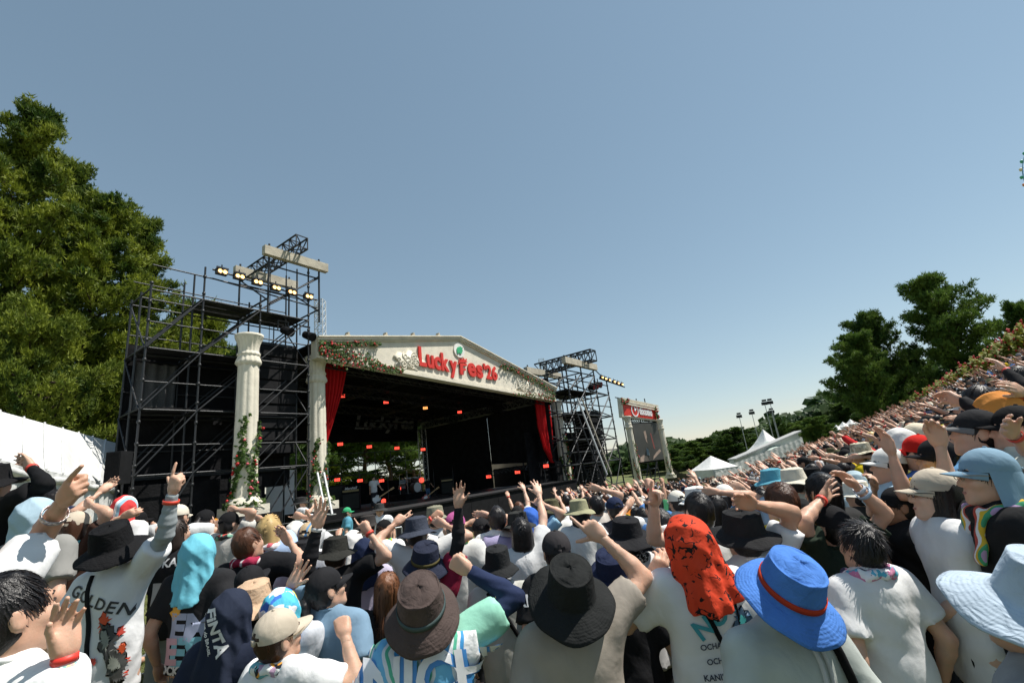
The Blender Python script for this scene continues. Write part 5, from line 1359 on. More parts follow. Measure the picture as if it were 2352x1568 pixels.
# black tarpaulin beside the screen
q = [W(1530, 1045, 41), W(1545, 1085, 41), W(1592, 1092, 42), W(1592, 1112, 42), W(1540, 1125, 41)]
V = []; F = []
for i in range(13):
    f = i/12
    for j in range(9):
        g = j/8; top = q[0].lerp(q[2], f)+Vector((0, 0, -1.5*math.sin(math.pi*f)*(1-f)*.9)); bot = W(1535+58*f, 1128-8*f, 41.5); p = top.lerp(bot, g); V.append(p+Vector((0, .12*math.sin(9*f+3*g), 0)))
for i in range(12):
    for j in range(8): a = i*9+j; F.append((a, a+1, a+10, a+9))
o = obj('tarpaulin', mesh('tarpaulin', V, F), plain('grey_tarp', (.03, .032, .033), .5, amt=.3, bmp=.4, bscale=3, bdist=.1)); props(o, 'black tarpaulin hanging down beside the video screen', 'tarpaulin')
# ------------------------------------------------------------------ tents
def gable(c0, c1, r0, r1, zf, lab, fold=.05, name='marquee'):
    """roof slope from the eave c0-c1 up to the ridge r0-r1, wall below, second slope behind"""
    t = props(empty(name, (c0.x, c0.y, zf)), lab, 'tent'); t0 = Vector((c0.x, c0.y, zf))
    V = []; F = []; n, m = 40, 10
    b0, b1 = r0*2-c0, r1*2-c1; b0.z = c0.z; b1.z = c1.z
    rows = [(c0, c1), (r0, r1), (b0, b1)]
    for k in range(2):
        s0 = len(V)
        for j in range(m+1):
            g = j/m
            for i in range(n+1):
                f = i/n; p = rows[k][0].lerp(rows[k][1], f).lerp(rows[k+1][0].lerp(rows[k+1][1], f), g); sag = -.10*math.sin(math.pi*g)*(1+.5*math.sin(f*n*.5))+.03*math.sin(f*31+g*5)*math.sin(math.pi*g); V.append(p+Vector((0, 0, sag))-t0)
        for j in range(m):
            for i in range(n): a = s0+j*(n+1)+i; F.append((a, a+1, a+n+2, a+n+1))
    obj('roof', mesh('roof', V, F), m_white, t)
    d = (c1-c0).normalized(); nn = Vector((-d.y, d.x, 0))
    V = []; F = []; n2 = 120
    for j in range(7):
        for i in range(n2+1):
            f = i/n2; p = c0.lerp(c1, f); p.z = p.z-(p.z-zf)*j/6; V.append(p+nn*(fold*math.sin(f*140+2*math.sin(f*23))*(1 if j else .2)*(.5+.5*math.sin(f*17)))-t0)
    for j in range(6):
        for i in range(n2): a = j*(n2+1)+i; F.append((a, a+1, a+n2+2, a+n2+1))
    obj('wall', mesh('wall', V, F), m_white, t)
    b = MB()
    e = [c0-t0+Vector((0, 0, -.0)), c1-t0]
    b.tube([e[0].lerp(e[1], i/30)-nn*.03+Vector((0, 0, -.10-.05*abs(math.sin(i*.9)))) for i in range(31)], .06, 6); b.build('eave_roll', m_white, t, True)
    for (c, r_, bb_) in ((c1, r1, b1), (c0, r0, b0)):
        b = MB(); z = Vector((0, 0, zf)); b.add([c-t0, r_-t0, bb_-t0], [(0, 1, 2)]); b.add([c-t0, bb_-t0, Vector((bb_.x, bb_.y, zf))-t0, Vector((c.x, c.y, zf))-t0], [(0, 1, 2, 3)]); b.build('end_wall', m_white, t)
    for k in range(1, 12):
        f = k/12; b = MB(); b.tube([rows[0][0].lerp(rows[0][1], f).lerp(rows[1][0].lerp(rows[1][1], f), g/8)-t0+Vector((0, 0, .015-.10*math.sin(math.pi*g/8)*(1+.5*math.sin(f*n*.5))+.03*math.sin(f*31+g/8*5)*math.sin(math.pi*g/8))) for g in range(9)], .022, 5); b.build('roof_seam', m_white, t, True)
c0, c1, r0, r1 = W(0, 1056, 6.2), W(266, 1116, 12.2), W(0, 944, 9.0), W(292, 1024, 14.6)
d0 = (c1-c0)*.5; d1 = (r1-r0)*.5; gable(c0-d0, c1, r0-d1, r1, 0, 'long white marquee at the left under the pines')
t = props(empty('stand_speaker', W(268, 1112, 10.6)), 'black loudspeaker on a stand at the right end of the marquee', 'speaker')
b = MB(); b.box((-.17, -.17, 0), (.17, .17, .72)); b.build('cabinet', m_speaker, t); b = MB(); b.box((-.15, -.185, .03), (.15, -.172, .69)); b.build('grille', m_net, t); b = MB(); b.bar((0, 0, -t.location.z), (0, 0, 0), .025); b.bar((0, 0, -t.location.z+.6), (.35, .2, -t.location.z), .015); b.bar((0, 0, -t.location.z+.6), (-.35, .2, -t.location.z), .015); b.bar((0, 0, -t.location.z+.6), (0, -.4, -t.location.z), .015); b.build('stand', m_steel, t)
def pyramid(px, ptop, peave, d, wpx, lab, sag=.6, wall=.0, m=None, rot=.4, name='pagoda_tent', group='white tents beyond the crowd'):
    top = W(px, ptop, d); ev = W(px, peave, d); w = wpx*d/FPX/2; t = props(empty(name, (top.x, top.y, ground(top.x, top.y)), rot), lab, 'tent', group)
    z0 = t.location.z; n = 28; k = 10; V = []; F = []
    for j in range(k+1):
        g = j/k
        for i in range(n):
            a = 2*math.pi*i/n; s = max(abs(math.cos(a)), abs(math.sin(a))); r_ = w*(g**1.0)*(1/s); z = (top.z-z0)-(top.z-ev.z)*(1-(1-g)**(1+sag)); V.append((r_*math.cos(a), r_*math.sin(a), z+.03*w*math.sin(3*a*4)*math.sin(math.pi*g)*.3))
    for j in range(k):
        for i in range(n): F.append((j*n+i, (j+1)*n+i, (j+1)*n+(i+1) % n, j*n+(i+1) % n))
    obj('roof', mesh('roof', V, F), m or m_white, t)
    V = []; F = []; n = 64
    for zz in (ev.z-z0, (ev.z-z0)*.5, min(0, -.3)):
        for i in range(n):
            a = 2*math.pi*i/n; s = max(abs(math.cos(a)), abs(math.sin(a))); f = .985+.012*math.sin(a*21); V.append((w*f/s*math.cos(a), w*f/s*math.sin(a), zz))
    for j in range(2):
        for i in range(n): F.append((j*n+i, (j+1)*n+i, (j+1)*n+(i+1) % n, j*n+(i+1) % n))
    obj('wall', mesh('wall', V, F), m_white, t)
    return t
pyramid(1632, 1046, 1076, 47, 82, 'white peaked tent right of the black tarpaulin', .15)
pyramid(1752, 985, 1036, 62, 92, 'pointed pagoda tent with a grey green roof band', .75, m=m_white)
t = pyramid(1764, 1012, 1040, 58, 118, 'low grey green roofed tent in front of the pointed pagoda tent', .3, m=plain('green_canvas', (.42, .50, .45), .7, amt=.1, bmp=.3, bscale=2, bdist=.1))
for i, (px, pt, w) in enumerate(((1862, 1002, 17), (1874, 999, 17), (1886, 996, 18), (1920, 975, 22), (1935, 968, 24), (1952, 962, 24))):
    pyramid(px, pt, pt+12, 88, w, ['first', 'second', 'third', 'fourth', 'fifth', 'last'][i]+' small white peaked tent from the left in the far row below the ridge', .5)
# long white sheet wall and the low roof
w0, w1 = W(1672, 1088, 48), W(1842, 1000, 52); 
V = []; F = []
for j in range(5):
    for i in range(81):
        f = i/80; top = W(1672+170*f, 1068-64*f, 48+4*f); p = Vector(top); g = ground(p.x, p.y)-.2; p.z += (g-p.z)*j/4; V.append(p+Vector((.02*math.sin(f*95), .03*math.sin(f*95+1), -.06*abs(math.sin(f*30)))))
for j in range(4):
    for i in range(80): a = j*81+i; F.append((a, a+1, a+82, a+81))
props(obj('sheet_wall', mesh('sheet_wall', V, F), m_white), 'long creased white sheet wall behind the far crowd', 'wall')
hs = props(empty('low_building'), 'low building with a long dark flat roof behind the white sheet wall', 'building')
q = [W(1690, 1056, 54), W(1845, 990, 58)]; dd = (q[1]-q[0]); nn = Vector((-dd.y, dd.x, 0)).normalized()
b = MB(); V = []
for p in q: V += [p, p+nn*1.3, p+nn*1.3+Vector((0, 0, .16)), p+Vector((0, 0, .16))]
b.add(V, [(0, 1, 2, 3), (7, 6, 5, 4), (0, 4, 5, 1), (1, 5, 6, 2), (2, 6, 7, 3), (3, 7, 4, 0)]); b.build('roof', plain('dark_roof', (.34, .34, .33), .8), hs)
b = MB(); V = []
for p in q: V += [Vector((p.x, p.y, p.z-3.5))+nn*.4, Vector((p.x, p.y, p.z-.003))+nn*.4, Vector((p.x, p.y, p.z-.003))+nn*1.1, Vector((p.x, p.y, p.z-3.5))+nn*1.1]
b.add(V, [(0, 1, 2, 3), (7, 6, 5, 4), (0, 4, 5, 1), (1, 5, 6, 2), (2, 6, 7, 3), (3, 7, 4, 0)]); b.build('wall', plain('building_wall', (.62, .61, .58), .8), hs)
# light masts
for i, (x0, y0, x1, y1, d) in enumerate(((1698, 958, 1716, 1030, 85), (1728, 950, 1745, 1020, 85), (1757, 928, 1778, 1010, 78), (1769, 926, 1790, 1005, 78), (1755, 950, 1785, 995, 84), (1872, 936, 1878, 955, 120))):
    a, c = W(x0, y0, d), W(x1, y1, d); t = props(empty('light_mast', (c.x, c.y, 0)), ['thin light mast left of the others', 'thin light mast second from the left', 'tall light mast with a lamp head over the pagoda tent', 'tallest light mast beside its twin', 'slanting thin pole between the light masts', 'tiny far pole above the ridge'][i], 'mast', 'light masts beyond the tents')
    b = MB(); b.bar((0, 0, -1), (0, 0, a.z), .075, 6, .05); b.build('pole', m_steel2, t)
    b = MB(); b.box((-.45, -.2, a.z), (.45, .2, a.z+.5)); b.box((-.3, -.25, a.z+.6), (.3, .15, a.z+.9)); b.build('lamp_head', m_steel, t)
# ferris wheel
cw = W(2556, 352, 230); fwl = props(empty('ferris_wheel', mat=Matrix.Translation(cw) @ Matrix.Rotation(-.75, 4, 'Z')), 'ferris wheel rim with green and orange cabins at the right picture edge', 'ferris wheel')
RWH = 30.0; b = MB()
for rr, th in ((RWH, .13), (RWH-3, .10)):
    for y in (-1.4, 1.4): b.tube([(rr*math.cos(t), y, rr*math.sin(t)) for t in [2*math.pi*i/80 for i in range(81)]], th, 5)
for i in range(40): a = 2*math.pi*i/40; b.bar((0, 0, 0), (RWH*math.cos(a), 1.4*(-1)**i, RWH*math.sin(a)), .12, 4); a2 = a+math.pi/40; b.bar(((RWH-3)*math.cos(a), 1.4, (RWH-3)*math.sin(a)), (RWH*math.cos(a2), 1.4, RWH*math.sin(a2)), .1, 4)
b.build('wheel_frame', plain('wheel_blue', (.12, .30, .45), .5, .2, bmp=0), fwl)
b = MB()
for y in (-4, 4):
    for x in (-12, 12): b.bar((0, y*.4, 0), (x, y*1.5, -cw.z), .7, 8)
b.build('wheel_legs', m_alu, fwl)
gm = mesh('cabin', *lathe([(.001, .9), (.48, .8), (.75, .48), (.78, .1), (.66, -.55), (.42, -.8), (.001, -.82)], 12))
CABC = [(.05, .35, .2), (.05, .40, .3), (.75, .62, .4), (.75, .28, .10), (.72, .25, .09), (.7, .22, .1), (.6, .1, .2), (.3, .15, .5), (.1, .3, .6)]
for i in range(44):
    a = 2*math.pi*i/44; k = int(((math.pi-a)/(2*math.pi)*44+100) % 44); ci = 3 if -6 <= (i-22) <= -1 else 0
    c = CABC[0 if 20 > i > 10 else (2 if i == 20 else (3+i % 3 if 20 < i < 30 else i % 9))]
    obj('cabin', gm, plain('cabin_%d' % int(c[0]*100+c[1]*1000), c, .4, bmp=0), fwl, Matrix.Translation(((RWH+.7)*math.cos(a), 0, (RWH+.7)*math.sin(a)-.6)))
# hedge with flowers along the hill crest
hp = [(2060, 955, 36), (2100, 930, 33), (2150, 905, 30), (2200, 876, 28), (2255, 843, 26), (2310, 808, 24.5), (2360, 775, 23.5), (2420, 735, 23)]
r = np.random.default_rng(5); C = []; RC = []
for i in range(7000):
    k = r.integers(0, len(hp)-1); f = r.random(); px = hp[k][0]+(hp[k+1][0]-hp[k][0])*f; py = hp[k][1]+(hp[k+1][1]-hp[k][1])*f
    dq = hp[k][2]+(hp[k+1][2]-hp[k][2])*f; p = W(px, py+14, dq+r.normal(0, .5)); p.z += r.uniform(-.9, .85)+.14*math.sin(px*.23)+.1*math.sin(px*.61); C.append(tuple(p))
    if r.random() < .16: RC.append((p.x-.1, p.y-.2, p.z+.15))
V, F = leaves(np.array(C), np.tile([-.3, -.5, .8], (len(C), 1)), .27, r)
o = obj('flower_hedge', mesh('flower_hedge', V, F, False), leafmat('hedge_leaves', (.10, .13, .015), (.26, .26, .03), .7)); props(o, 'long yellow green hedge along the hill crest behind the crowd', 'hedge', kind='stuff')
o = roses(RC, .10, r).build('hedge_flowers', m_rose, None, True); props(o, 'red flowers scattered over the yellow green hedge', 'flowers', kind='stuff')
# distant wooded ridge
C = []; Nn = []
for i in range(15000):
    th = R(r.uniform(8, 62)); rad = r.uniform(120, 165); x, y = rad*math.sin(th), rad*math.cos(th); hgt = 5.5+11*max(0, min(1, (math.degrees(th)-24)/14))+1.3*math.sin(th*70)+1.0*math.sin(th*171+rad*.3)
    u = r.random()**.6; C.append((x, y, -1.5+hgt*u*(1-.25*((rad-142)/25)**2))); Nn.append((-math.sin(th)*.5, -math.cos(th)*.5, .8))
V, F = leaves(np.array(C), np.array(Nn), 2.2, r); o = obj('distant_wood', mesh('distant_wood', V, F, False), leafmat('far_leaves', (.022, .05, .014), (.06, .10, .025), .12)); props(o, 'distant wooded ridge beyond the festival tents', 'woodland', kind='stuff')
# ------------------------------------------------------------------ crowd barrier, bottles, bag
def barrier(p, ang, lab):
    t = props(empty('crowd_barrier', p, ang), lab, 'barrier', 'grey metal crowd barriers')
    for z in (.12, 1.05): pole((-1.05, 0, z), (1.05, 0, z), .020, 'rail', m_steel2, t)
    for x in (-1.05, 1.05): pole((x, 0, 0), (x, 0, 1.05), .020, 'post', m_steel2, t)
    for k in range(13): x = -1.05+.15*(k+1); pole((x, 0, .12), (x, 0, 1.05), .008, 'bar', m_steel2, t)
    for x in (-.8, .8): pole((x, -.25, .02), (x, .25, .02), .018, 'foot', m_steel2, t)
for (q, a, lab) in (((383, 1500), 1.75, 'metal crowd barrier beside the sky blue towel wearer'), ((700, 1330), .35, 'metal crowd barrier before the stage under the blond fan'), ((830, 1330), .5, 'metal crowd barrier before the hatted guard'), ((1990, 1290), 1.2, 'metal crowd barrier in the crowd on the right')):
    p = on_ground(*q); barrier(p, a, lab)
for (q, c, lab) in (((394, 1480), (.75, .75, .72), 'clear plastic bottle on the grass left of the black bag'), ((418, 1472), (.75, .2, .08), 'plastic bottle of red drink on the grass'), ((408, 1490), (.8, .78, .7), 'crumpled drink bottle beside the black bag')):
    p = on_ground(*q); t = props(empty('drink_bottle', p), lab, 'bottle', 'drink bottles on the grass'); V, F = lathe([(.001, 0), (.033, .002), (.034, .05), (.031, .09), (.034, .13), (.034, .17), (.014, .20), (.013, .215)], 12); obj('bottle_body', mesh('bottle_body', V, F), plain('plastic_%d' % int(c[1]*100), c, .15, bmp=0), t)
    V, F = lathe([(.016, .213), (.016, .232), (.001, .234)], 10); obj('bottle_cap', mesh('bottle_cap', V, F), plain('cap_white', (.8, .8, .8), .4, bmp=0), t)
p = on_ground(425, 1505); V, F = sdf([ell((0, 0, .12), (.24, .16, .14)), cone((-.1, 0, .22), (.1, 0, .24), .05)], .02, wr=wrinkle(.012, 5)); o = obj('bag', mesh('bag', V, F), cloth((.02, .02, .022))); o.location = p; props(o, 'black bag lying on the grass by the barrier', 'bag')
# grass blades where the lawn shows
C = []; 
for i in range(16000):
    px, py = r.uniform(330, 700), r.uniform(1240, 1568); p = on_ground(px, py) if i % 8 == 0 else Vector((C[-1][0]+r.normal(0, .2), C[-1][1]+r.normal(0, .2), 0)); C.append((p.x, p.y, ground(p.x, p.y)))
C = np.array(C); A = np.tile([0, 0, 1.0], (len(C), 1)); V, F = needles(C, A, 2, .065, .006, r, .35); o = obj('grass', mesh('grass', V, F, False), leafmat('grass_blades', (.07, .11, .02), (.20, .21, .07), 3)); props(o, 'short sunlit grass between the people on the left', 'grass', kind='stuff')
# ------------------------------------------------------------------ on the stage
def on_stage(px, py, off): p = SL(px, py, off); return p
def amp(px, off, w, h, lab, txt=None, two=True):
    p = SL(px, 1150, off); t = props(empty('amplifier', mat=MS @ Matrix.Translation((p.x, off, DZ)) @ Matrix.Rotation(-.75, 4, 'Z')), lab, 'amplifier', 'guitar amplifiers on the stage')
    b = MB(); b.box((-w/2, 0, 0), (w/2, .4, h)); b.build('speaker_cabinet', m_speaker, t); b = MB(); b.box((-w/2+.04, -.012, .05), (w/2-.04, -.002, h-.05)); b.build('grille', plain('amp_grille', (.045, .045, .042), .9, bmp=.3), t)
    if two:
        b = MB(); b.box((-w/2, .02, h+.003), (w/2, .35, h+.30)); b.build('amp_head', m_speaker, t); b = MB(); b.box((-w/2+.04, .008, h+.05), (w/2-.04, .018, h+.14)); b.build('control_panel', plain('amp_gold', (.35, .27, .12), .4, bmp=0), t)
        if txt: tv, tf = text_verts(txt, .17, .02, .3); b = MB(); b.add([(v.x, .006, v.y+h+.215) for v in tv], tf); b.build('lettering', m_wht, t)
amp(806, 6.2, .85, .80, 'guitar amplifier stack with a white script name on it', 'Marshall'); amp(768, 7.5, .9, 1.25, 'tall dark amplifier cabinet left of the stack', None, False); amp(1030, 7.5, .8, .75, 'dark amplifier right of the bassist')
dk = props(empty('drum_kit', mat=MS @ Matrix.Translation((SL(945, 1150, 8.6).x, 8.6, DZ+.35))), 'drum kit with cymbals at the back of the stage', 'drum kit')
m_drum = plain('drum_shell', (.10, .06, .05), .3, bmp=0); m_cym = plain('cymbal_brass', (.55, .40, .14), .3, .9, bmp=0)
b = MB(); b.box((-1.3, -1.0, -.35), (1.3, 1.2, 0)); b.build('riser', m_black, dk)
for (x, y, z, r_, h, tilt, nm) in ((0, -.4, .30, .28, .4, 1.57, 'bass_drum'), (-.3, -.2, .78, .15, .22, .3, 'tom'), (.2, -.2, .78, .16, .24, .3, 'tom'), (.65, .1, .35, .20, .38, 0, 'floor_tom'), (-.55, .15, .55, .17, .15, .1, 'snare')):
    q = Matrix.Translation((x, y, z)) @ Matrix.Rotation(tilt, 4, 'X'); b = MB(); b.bar(q @ Vector((0, 0, -h/2)), q @ Vector((0, 0, h/2)), r_, 18); o = b.build(nm, m_drum, dk); b = MB(); b.bar(q @ Vector((0, 0, h/2+.002)), q @ Vector((0, 0, h/2+.02)), r_*1.02, 18); b.build('drum_head', m_wht, o)
for (x, y, z, r_) in ((-.85, 0, 1.15, .22), (.75, -.1, 1.25, .24), (-.5, -.3, 1.4, .2), (1.0, .3, 1.1, .26)):
    b = MB(); b.bar((x, y, z), (x, y, z+.012), r_, 18); o = b.build('cymbal', m_cym, dk); b = MB(); b.bar((x, y, 0), (x, y, z), .012, 5); b.build('cymbal_stand', m_steel2, dk)
for i, (px, off) in enumerate(((893, 3.8), (1000, 4.6), (1045, 5.0))):
    p = SL(px, 1150, off); t = props(empty('microphone_stand', mat=MS @ Matrix.Translation((p.x, off, DZ))), ['microphone stand in front of the guitarist', 'microphone stand beside the bassist', 'microphone stand right of the bassist'][i], 'stand', 'microphone stands on the stage')
    b = MB(); b.bar((0, 0, 0), (0, 0, 1.45), .014); b.bar((0, 0, 1.4), (-.3, -.3, 1.6), .012); [b.bar((0, 0, .25), (.3*math.cos(a), .3*math.sin(a), 0), .012) for a in (0, 2.1, 4.2)]; b.build('stand', m_steel, t); b = MB(); b.bar((-.3, -.3, 1.6), (-.38, -.36, 1.62), .03, 8); b.build('microphone', m_speaker, t)
def guitar(root_mat, col, lab, neck=(.30, .02, .20)):
    t = props(empty('electric_guitar', mat=root_mat), lab, 'guitar', 'electric guitars on the stage')
    out = [(.0, .16), (.10, .15), (.15, .05), (.12, -.05), (.15, -.14), (.06, -.20), (-.06, -.20), (-.15, -.15), (-.12, -.04), (-.16, .06), (-.10, .16), (-.04, .12)]
    b = MB(); b.prism([(x, z) for x, z in out], .045); o = b.build('guitar_body', plain('guitar_%d' % int(col[0]*100), col, .25, bmp=0), t)
    b = MB(); b.prism([(-.07, .1), (.07, .1), (.08, -.08), (0, -.15), (-.08, -.06)], .006, Matrix.Translation((0, -.009, 0))); b.build('pickguard', m_wht, t)
    b = MB(); b.box((-.025, -.02, .10), (.025, .005, .72)); b.build('neck', plain('maple', (.5, .3, .13), .4, bmp=0), t); b = MB(); b.box((-.04, -.02, .723), (.045, .0, .90)); b.build('headstock', plain('maple', (.5, .3, .13), .4, bmp=0), t)
# ------------------------------------------------------------------ the people the photograph shows one by one
P = person
C_BEIGE = (.50, .43, .34); C_DENIM = (.22, .34, .44); C_RED = (.55, .02, .015); C_MINT = (.30, .62, .48); C_LAV = (.30, .27, .42); C_LB = (.38, .50, .70); C_YEL = (.70, .50, .02); C_BROWN = (.07, .035, .022); C_OLIVE = (.085, .08, .045); C_TEAL = (.10, .32, .42)
DK = ((.025, .025, .028), False); GR = ((.20, .23, .26), False); BR = ((.06, .04, .03), False); KH = ((.16, .13, .08), True)
tw_blue = patterned('blue_white_towel', [(.75, .75, .75), (.06, .30, .62), (.75, .77, .78), (.10, .45, .30), (.70, .72, .75), (.16, .45, .70)], 11, 'wave', 1.6)
tw_col = patterned('colour_towel', [(.015, .015, .02), (.70, .32, .05), (.14, .42, .50), (.75, .75, .72), (.015, .015, .02), (.45, .30, .42)], 30, 'voronoi', 1.5)
tw_pink = patterned('pink_orange_towel', [(.70, .48, .44), (.75, .72, .68), (.80, .22, .08), (.74, .70, .66), (.12, .45, .45), (.70, .5, .48)], 22, 'voronoi', 2)
tw_comic = patterned('comic_towel', [(.58, .24, .36), (.75, .75, .76), (.10, .42, .58), (.06, .05, .10), (.55, .20, .34), (.72, .74, .76)], 34, 'voronoi', 1.6)
tw_maroon = patterned('maroon_towel', [(.30, .02, .05), (.72, .62, .62), (.32, .02, .06)], 14, 'wave', 1)
tw_yg = patterned('yellow_green_towel', [(.72, .50, .04), (.10, .40, .16), (.72, .52, .05)], 8, 'wave', 1)
tw_white = cloth((.74, .74, .72)); tw_bw = patterned('black_white_bandana', [(.02, .02, .02), (.02, .02, .02), (.7, .7, .7), (.02, .02, .02)], 70, 'voronoi', 1.2)
bandana = patterned('red_bandana', [(.012, .010, .010), (.62, .055, .02), (.62, .055, .02), (.62, .055, .02), (.62, .055, .02), (.62, .055, .02)], 24, 'edge', 2.2)
towel_char = patterned('printed_blue_towel', [(.75, .76, .78), (.05, .16, .55), (.10, .50, .62), (.74, .75, .77), (.72, .58, .10), (.08, .42, .60)], 18, 'voronoi', 2)
m_rbs = (.62, .05, .03)
def blob(pts, s): return [Vector((x*s, y*s, 0)) for x, y in pts], [tuple(range(len(pts)))]
def flame(n, s, seed, a=1.0):
    r = random.Random(seed); out = []
    for i in range(n*2):
        t = math.pi*2*i/(n*2); q = (1 if i % 2 else .55)*r.uniform(.8, 1.25); out.append((q*math.cos(t)*a, q*math.sin(t)))
    return blob(out, s)
# --- front, left to right
P(20, 1408, 1.40, face=-6, head=(-16, 0, 0), hr=('short', 'black'), feat=True, top=('tee', patterned('white_black_print', [(.75, .75, .74), (.74, .74, .73), (.02, .02, .02), (.76, .76, .75), (.08, .36, .20)], 6, 'voronoi', 2)), lab='black haired person in profile at the bottom left in a white print shirt', tier='near')
P(430, 1700, 1.32, face=25, hr=('short', 'black'), top=('tee', WHITE), L_=(150, 1440, .05, 'flat', (.6, -.5, .4), 0, (.3, 0, -1)), bands=[('L', .97, (.70, .04, .025)), ('L', .86, patterned('pastel_band', [(.25, .55, .45), (.70, .60, .30), (.65, .40, .38), (.3, .55, .5)], 60, 'voronoi', 1))], lab='person below the bottom edge reaching an open palm with red and pastel wristbands')
P(-95, 1262, 1.8, hr=('short', 'black'), top=('tee', WHITE), R_=(160, 1122, .12, 'point', (.2, .1, -1), 6, (-.6, 0, -1)), bands=[('R', .62, plain('bead_chain', (.45, .40, .40), .3, .6, amt=.5, scale=80, bmp=.6, bscale=90))], sk=1, lab='person at the left edge in white pointing up with a beaded bracelet')
P(-20, 1110, 3.3, hat=('bucket', BLACK), top=('tee', BLACK), R_=(62, 1062, .1, 'flat', (.2, 0, 1), 0), sleeves=[('R', .3, BLACK)], bands=[('R', .96, m_rbs)], lab='person at the left edge with black arm sleeve, open hand and red wristband')
P(32, 1180, 3.7, face=-42, hr=('short', 'black'), feat=True, top=('tee', WHITE), lab='young man in profile with black hair and plain white tee at far left')
P(86, 1190, 3.15, hat=('hood', (.36, .48, .56)), top=('tee', (.25, .245, .23)), legs=KH, prints=[('ZIDION', .07, -.02, 1.34, (.02, .02, .02), dict(bold=.03))], straps=[([(-.10, 1.45), (-.02, 1.2), (.12, .9)], .006, (.2, .5, .36))], lab='person with pale blue towel on the head and grey tee, green strap behind')
P(100, 1138, 5.4, hat=('bucket', BLACK), top=('tee', (.03, .03, .035)), lab='person in a small black bucket hat before the white marquee wall')
P(133, 1152, 4.7, face=-40, hr=('short', 'black'), feat=True, top=('tee', NAVY), towel=patterned('white_blue_towel', [(.7, .7, .7), (.05, .2, .5), (.7, .7, .7)], 12, 'wave', 1), R_=(250, 1113, .05, 'flat', (.3, .1, 1), 0), lab='black haired fan in navy stretching an open hand before the marquee')
P(176, 1210, 3.9, hat=('cap', C_BEIGE), hr=('bob', 'brown'), top=('tee', (.055, .028, .02)), towel=tw_pink, R_=(196, 1152, .1, 'relax', (0, 0, -1)), legs=((.10, .08, .05), False), lab='brown haired fan in beige cap with a pink and orange towel over a brown tee')
P(262, 1256, 2.9, head=(-4, 12, 6), hat=('wide', BLACK, dict(brim=.070, droop=.045, crown=.105)), hr=('short', 'dark'), top=('tee', (.66, .66, .66)), towel=None, R_=(402, 1098, .02, 'pistol', (.2, .2, -1), 4), sleeves=[('R', .25, (.30, .33, .34))], bands=[('R', .78, (.66, .06, .03))], legs=BR,
  prints=[('GOLDEN', .085, .0, 1.30, (.03, .03, .03), dict(ang=-24, sp=1.15)), (flame(13, .055, 1, .6), 0, .06, 1.19, (.60, .07, .02)), (flame(24, .10, 2, .42), 0, .085, 1.09, (.05, .05, .05), dict(off=.006, ang=14)), (flame(20, .055, 12, .4), 0, .075, 1.10, (.22, .23, .20), dict(off=.009, ang=14)), (flame(9, .028, 3, .6), 0, .135, 1.13, (.55, .05, .03), dict(off=.008)), (flame(9, .03, 9, .5), 0, .145, 1.04, (.60, .08, .02), dict(off=.008)), (flame(24, .085, 5, .45), 0, .125, .96, (.06, .06, .055), dict(off=.007, ang=10)), (flame(16, .045, 15, .5), 0, .12, .97, (.25, .26, .22), dict(off=.010, ang=10)), (flame(8, .026, 4), 0, .185, .97, (.6, .06, .03), dict(off=.009)), (flame(8, .022, 6), 0, .175, .90, (.6, .06, .03), dict(off=.009)), (flame(8, .022, 7), 0, .03, 1.0, (.55, .05, .03), dict(off=.009))], straps=[([(-.06, 1.44), (-.03, 1.2), (.02, .85)], .012, (.015, .015, .015))],
  lab='man in wide black bucket hat and white GOLDEN tee raising one grey sleeve', seed=5)
P(288, 1168, 5.0, hat=('hood', patterned('red_white_hood', [(.62, .05, .05), (.75, .75, .75), (.3, .5, .6), (.62, .05, .05)], 9, 'wave', .6)), top=('tee', WHITE), L_=(303, 1176, -.25, 'relax', (0, 0, -1)), lab='fan with a red white and blue hood behind the wide black hat')
P(316, 1196, 5.6, face=-35, hat=('cap', BLACK), feat=True, top=('tee', (.5, .5, .5)), R_=(348, 1205, .05, 'flat'), lab='fan in black cap looking right behind the wide black bucket hat')
P(404, 1222, 4.0, head=(-25, 6, 0), hr=('bob', 'dark'), hat=None, feat=True, top=('tee', (.018, .018, .02)), legs=GR, prints=[('OKOKAMI', .085, .0, 1.36, (.7, .7, .7), dict(bold=.03)), (blob([(-.5, -1), (.3, -1), (.3, .7), (.5, 1), (-.5, 1)], .12), 0, -.02, 1.10, (.5, .5, .5))], lab='long haired fan in a black jersey with white OKOKAMI lettering')
P(411, 1186, 5.2, hat=('cap', (.62, .56, .46)), hr=('short', 'dark'), top=('tee', WHITE), R_=(444, 1205, .1, 'point', None), lab='fan in cream cap left of the sky blue hood, arm stretched to the stage')
P(458, 1268, 3.25, hat=('hood', (.16, .50, .62), dict(len=.30, spread=.145)), top=('tee', (.022, .022, .024)), legs=GR, hem=.86, prints=[('EM', .22, .03, 1.13, (.36, .40, .55), dict(bold=.05, ang=-6)), ('ES', .22, .01, .99, (.22, .52, .62), dict(bold=.05, ang=-6)), ('E', .2, -.09, 1.0, (.62, .38, .45), dict(bold=.05, off=.008)), (flame(5, .06, 8), 0, -.07, 1.24, (.75, .38, .04)), ('ROCKISLAND', .07, .0, .89, (.75, .75, .75), dict(bold=.05, ang=-5))], lab='fan with sky blue hood and black tee printed with pastel letters')
P(472, 1196, 5.4, hat=('cap', BLACK, dict(billc=(.6, .25, .03))), hr=('pony', 'black'), top=('tee', WHITE), prints=[('ELLINGHAM', .085, 0, 1.35, (.03, .04, .08), dict(bold=.02))], R_=(499, 1196, -.1, 'point', None, 0, (1, -.3, -1)), lab='pony tailed fan in white ELLINGHAM jersey pointing at the stage')
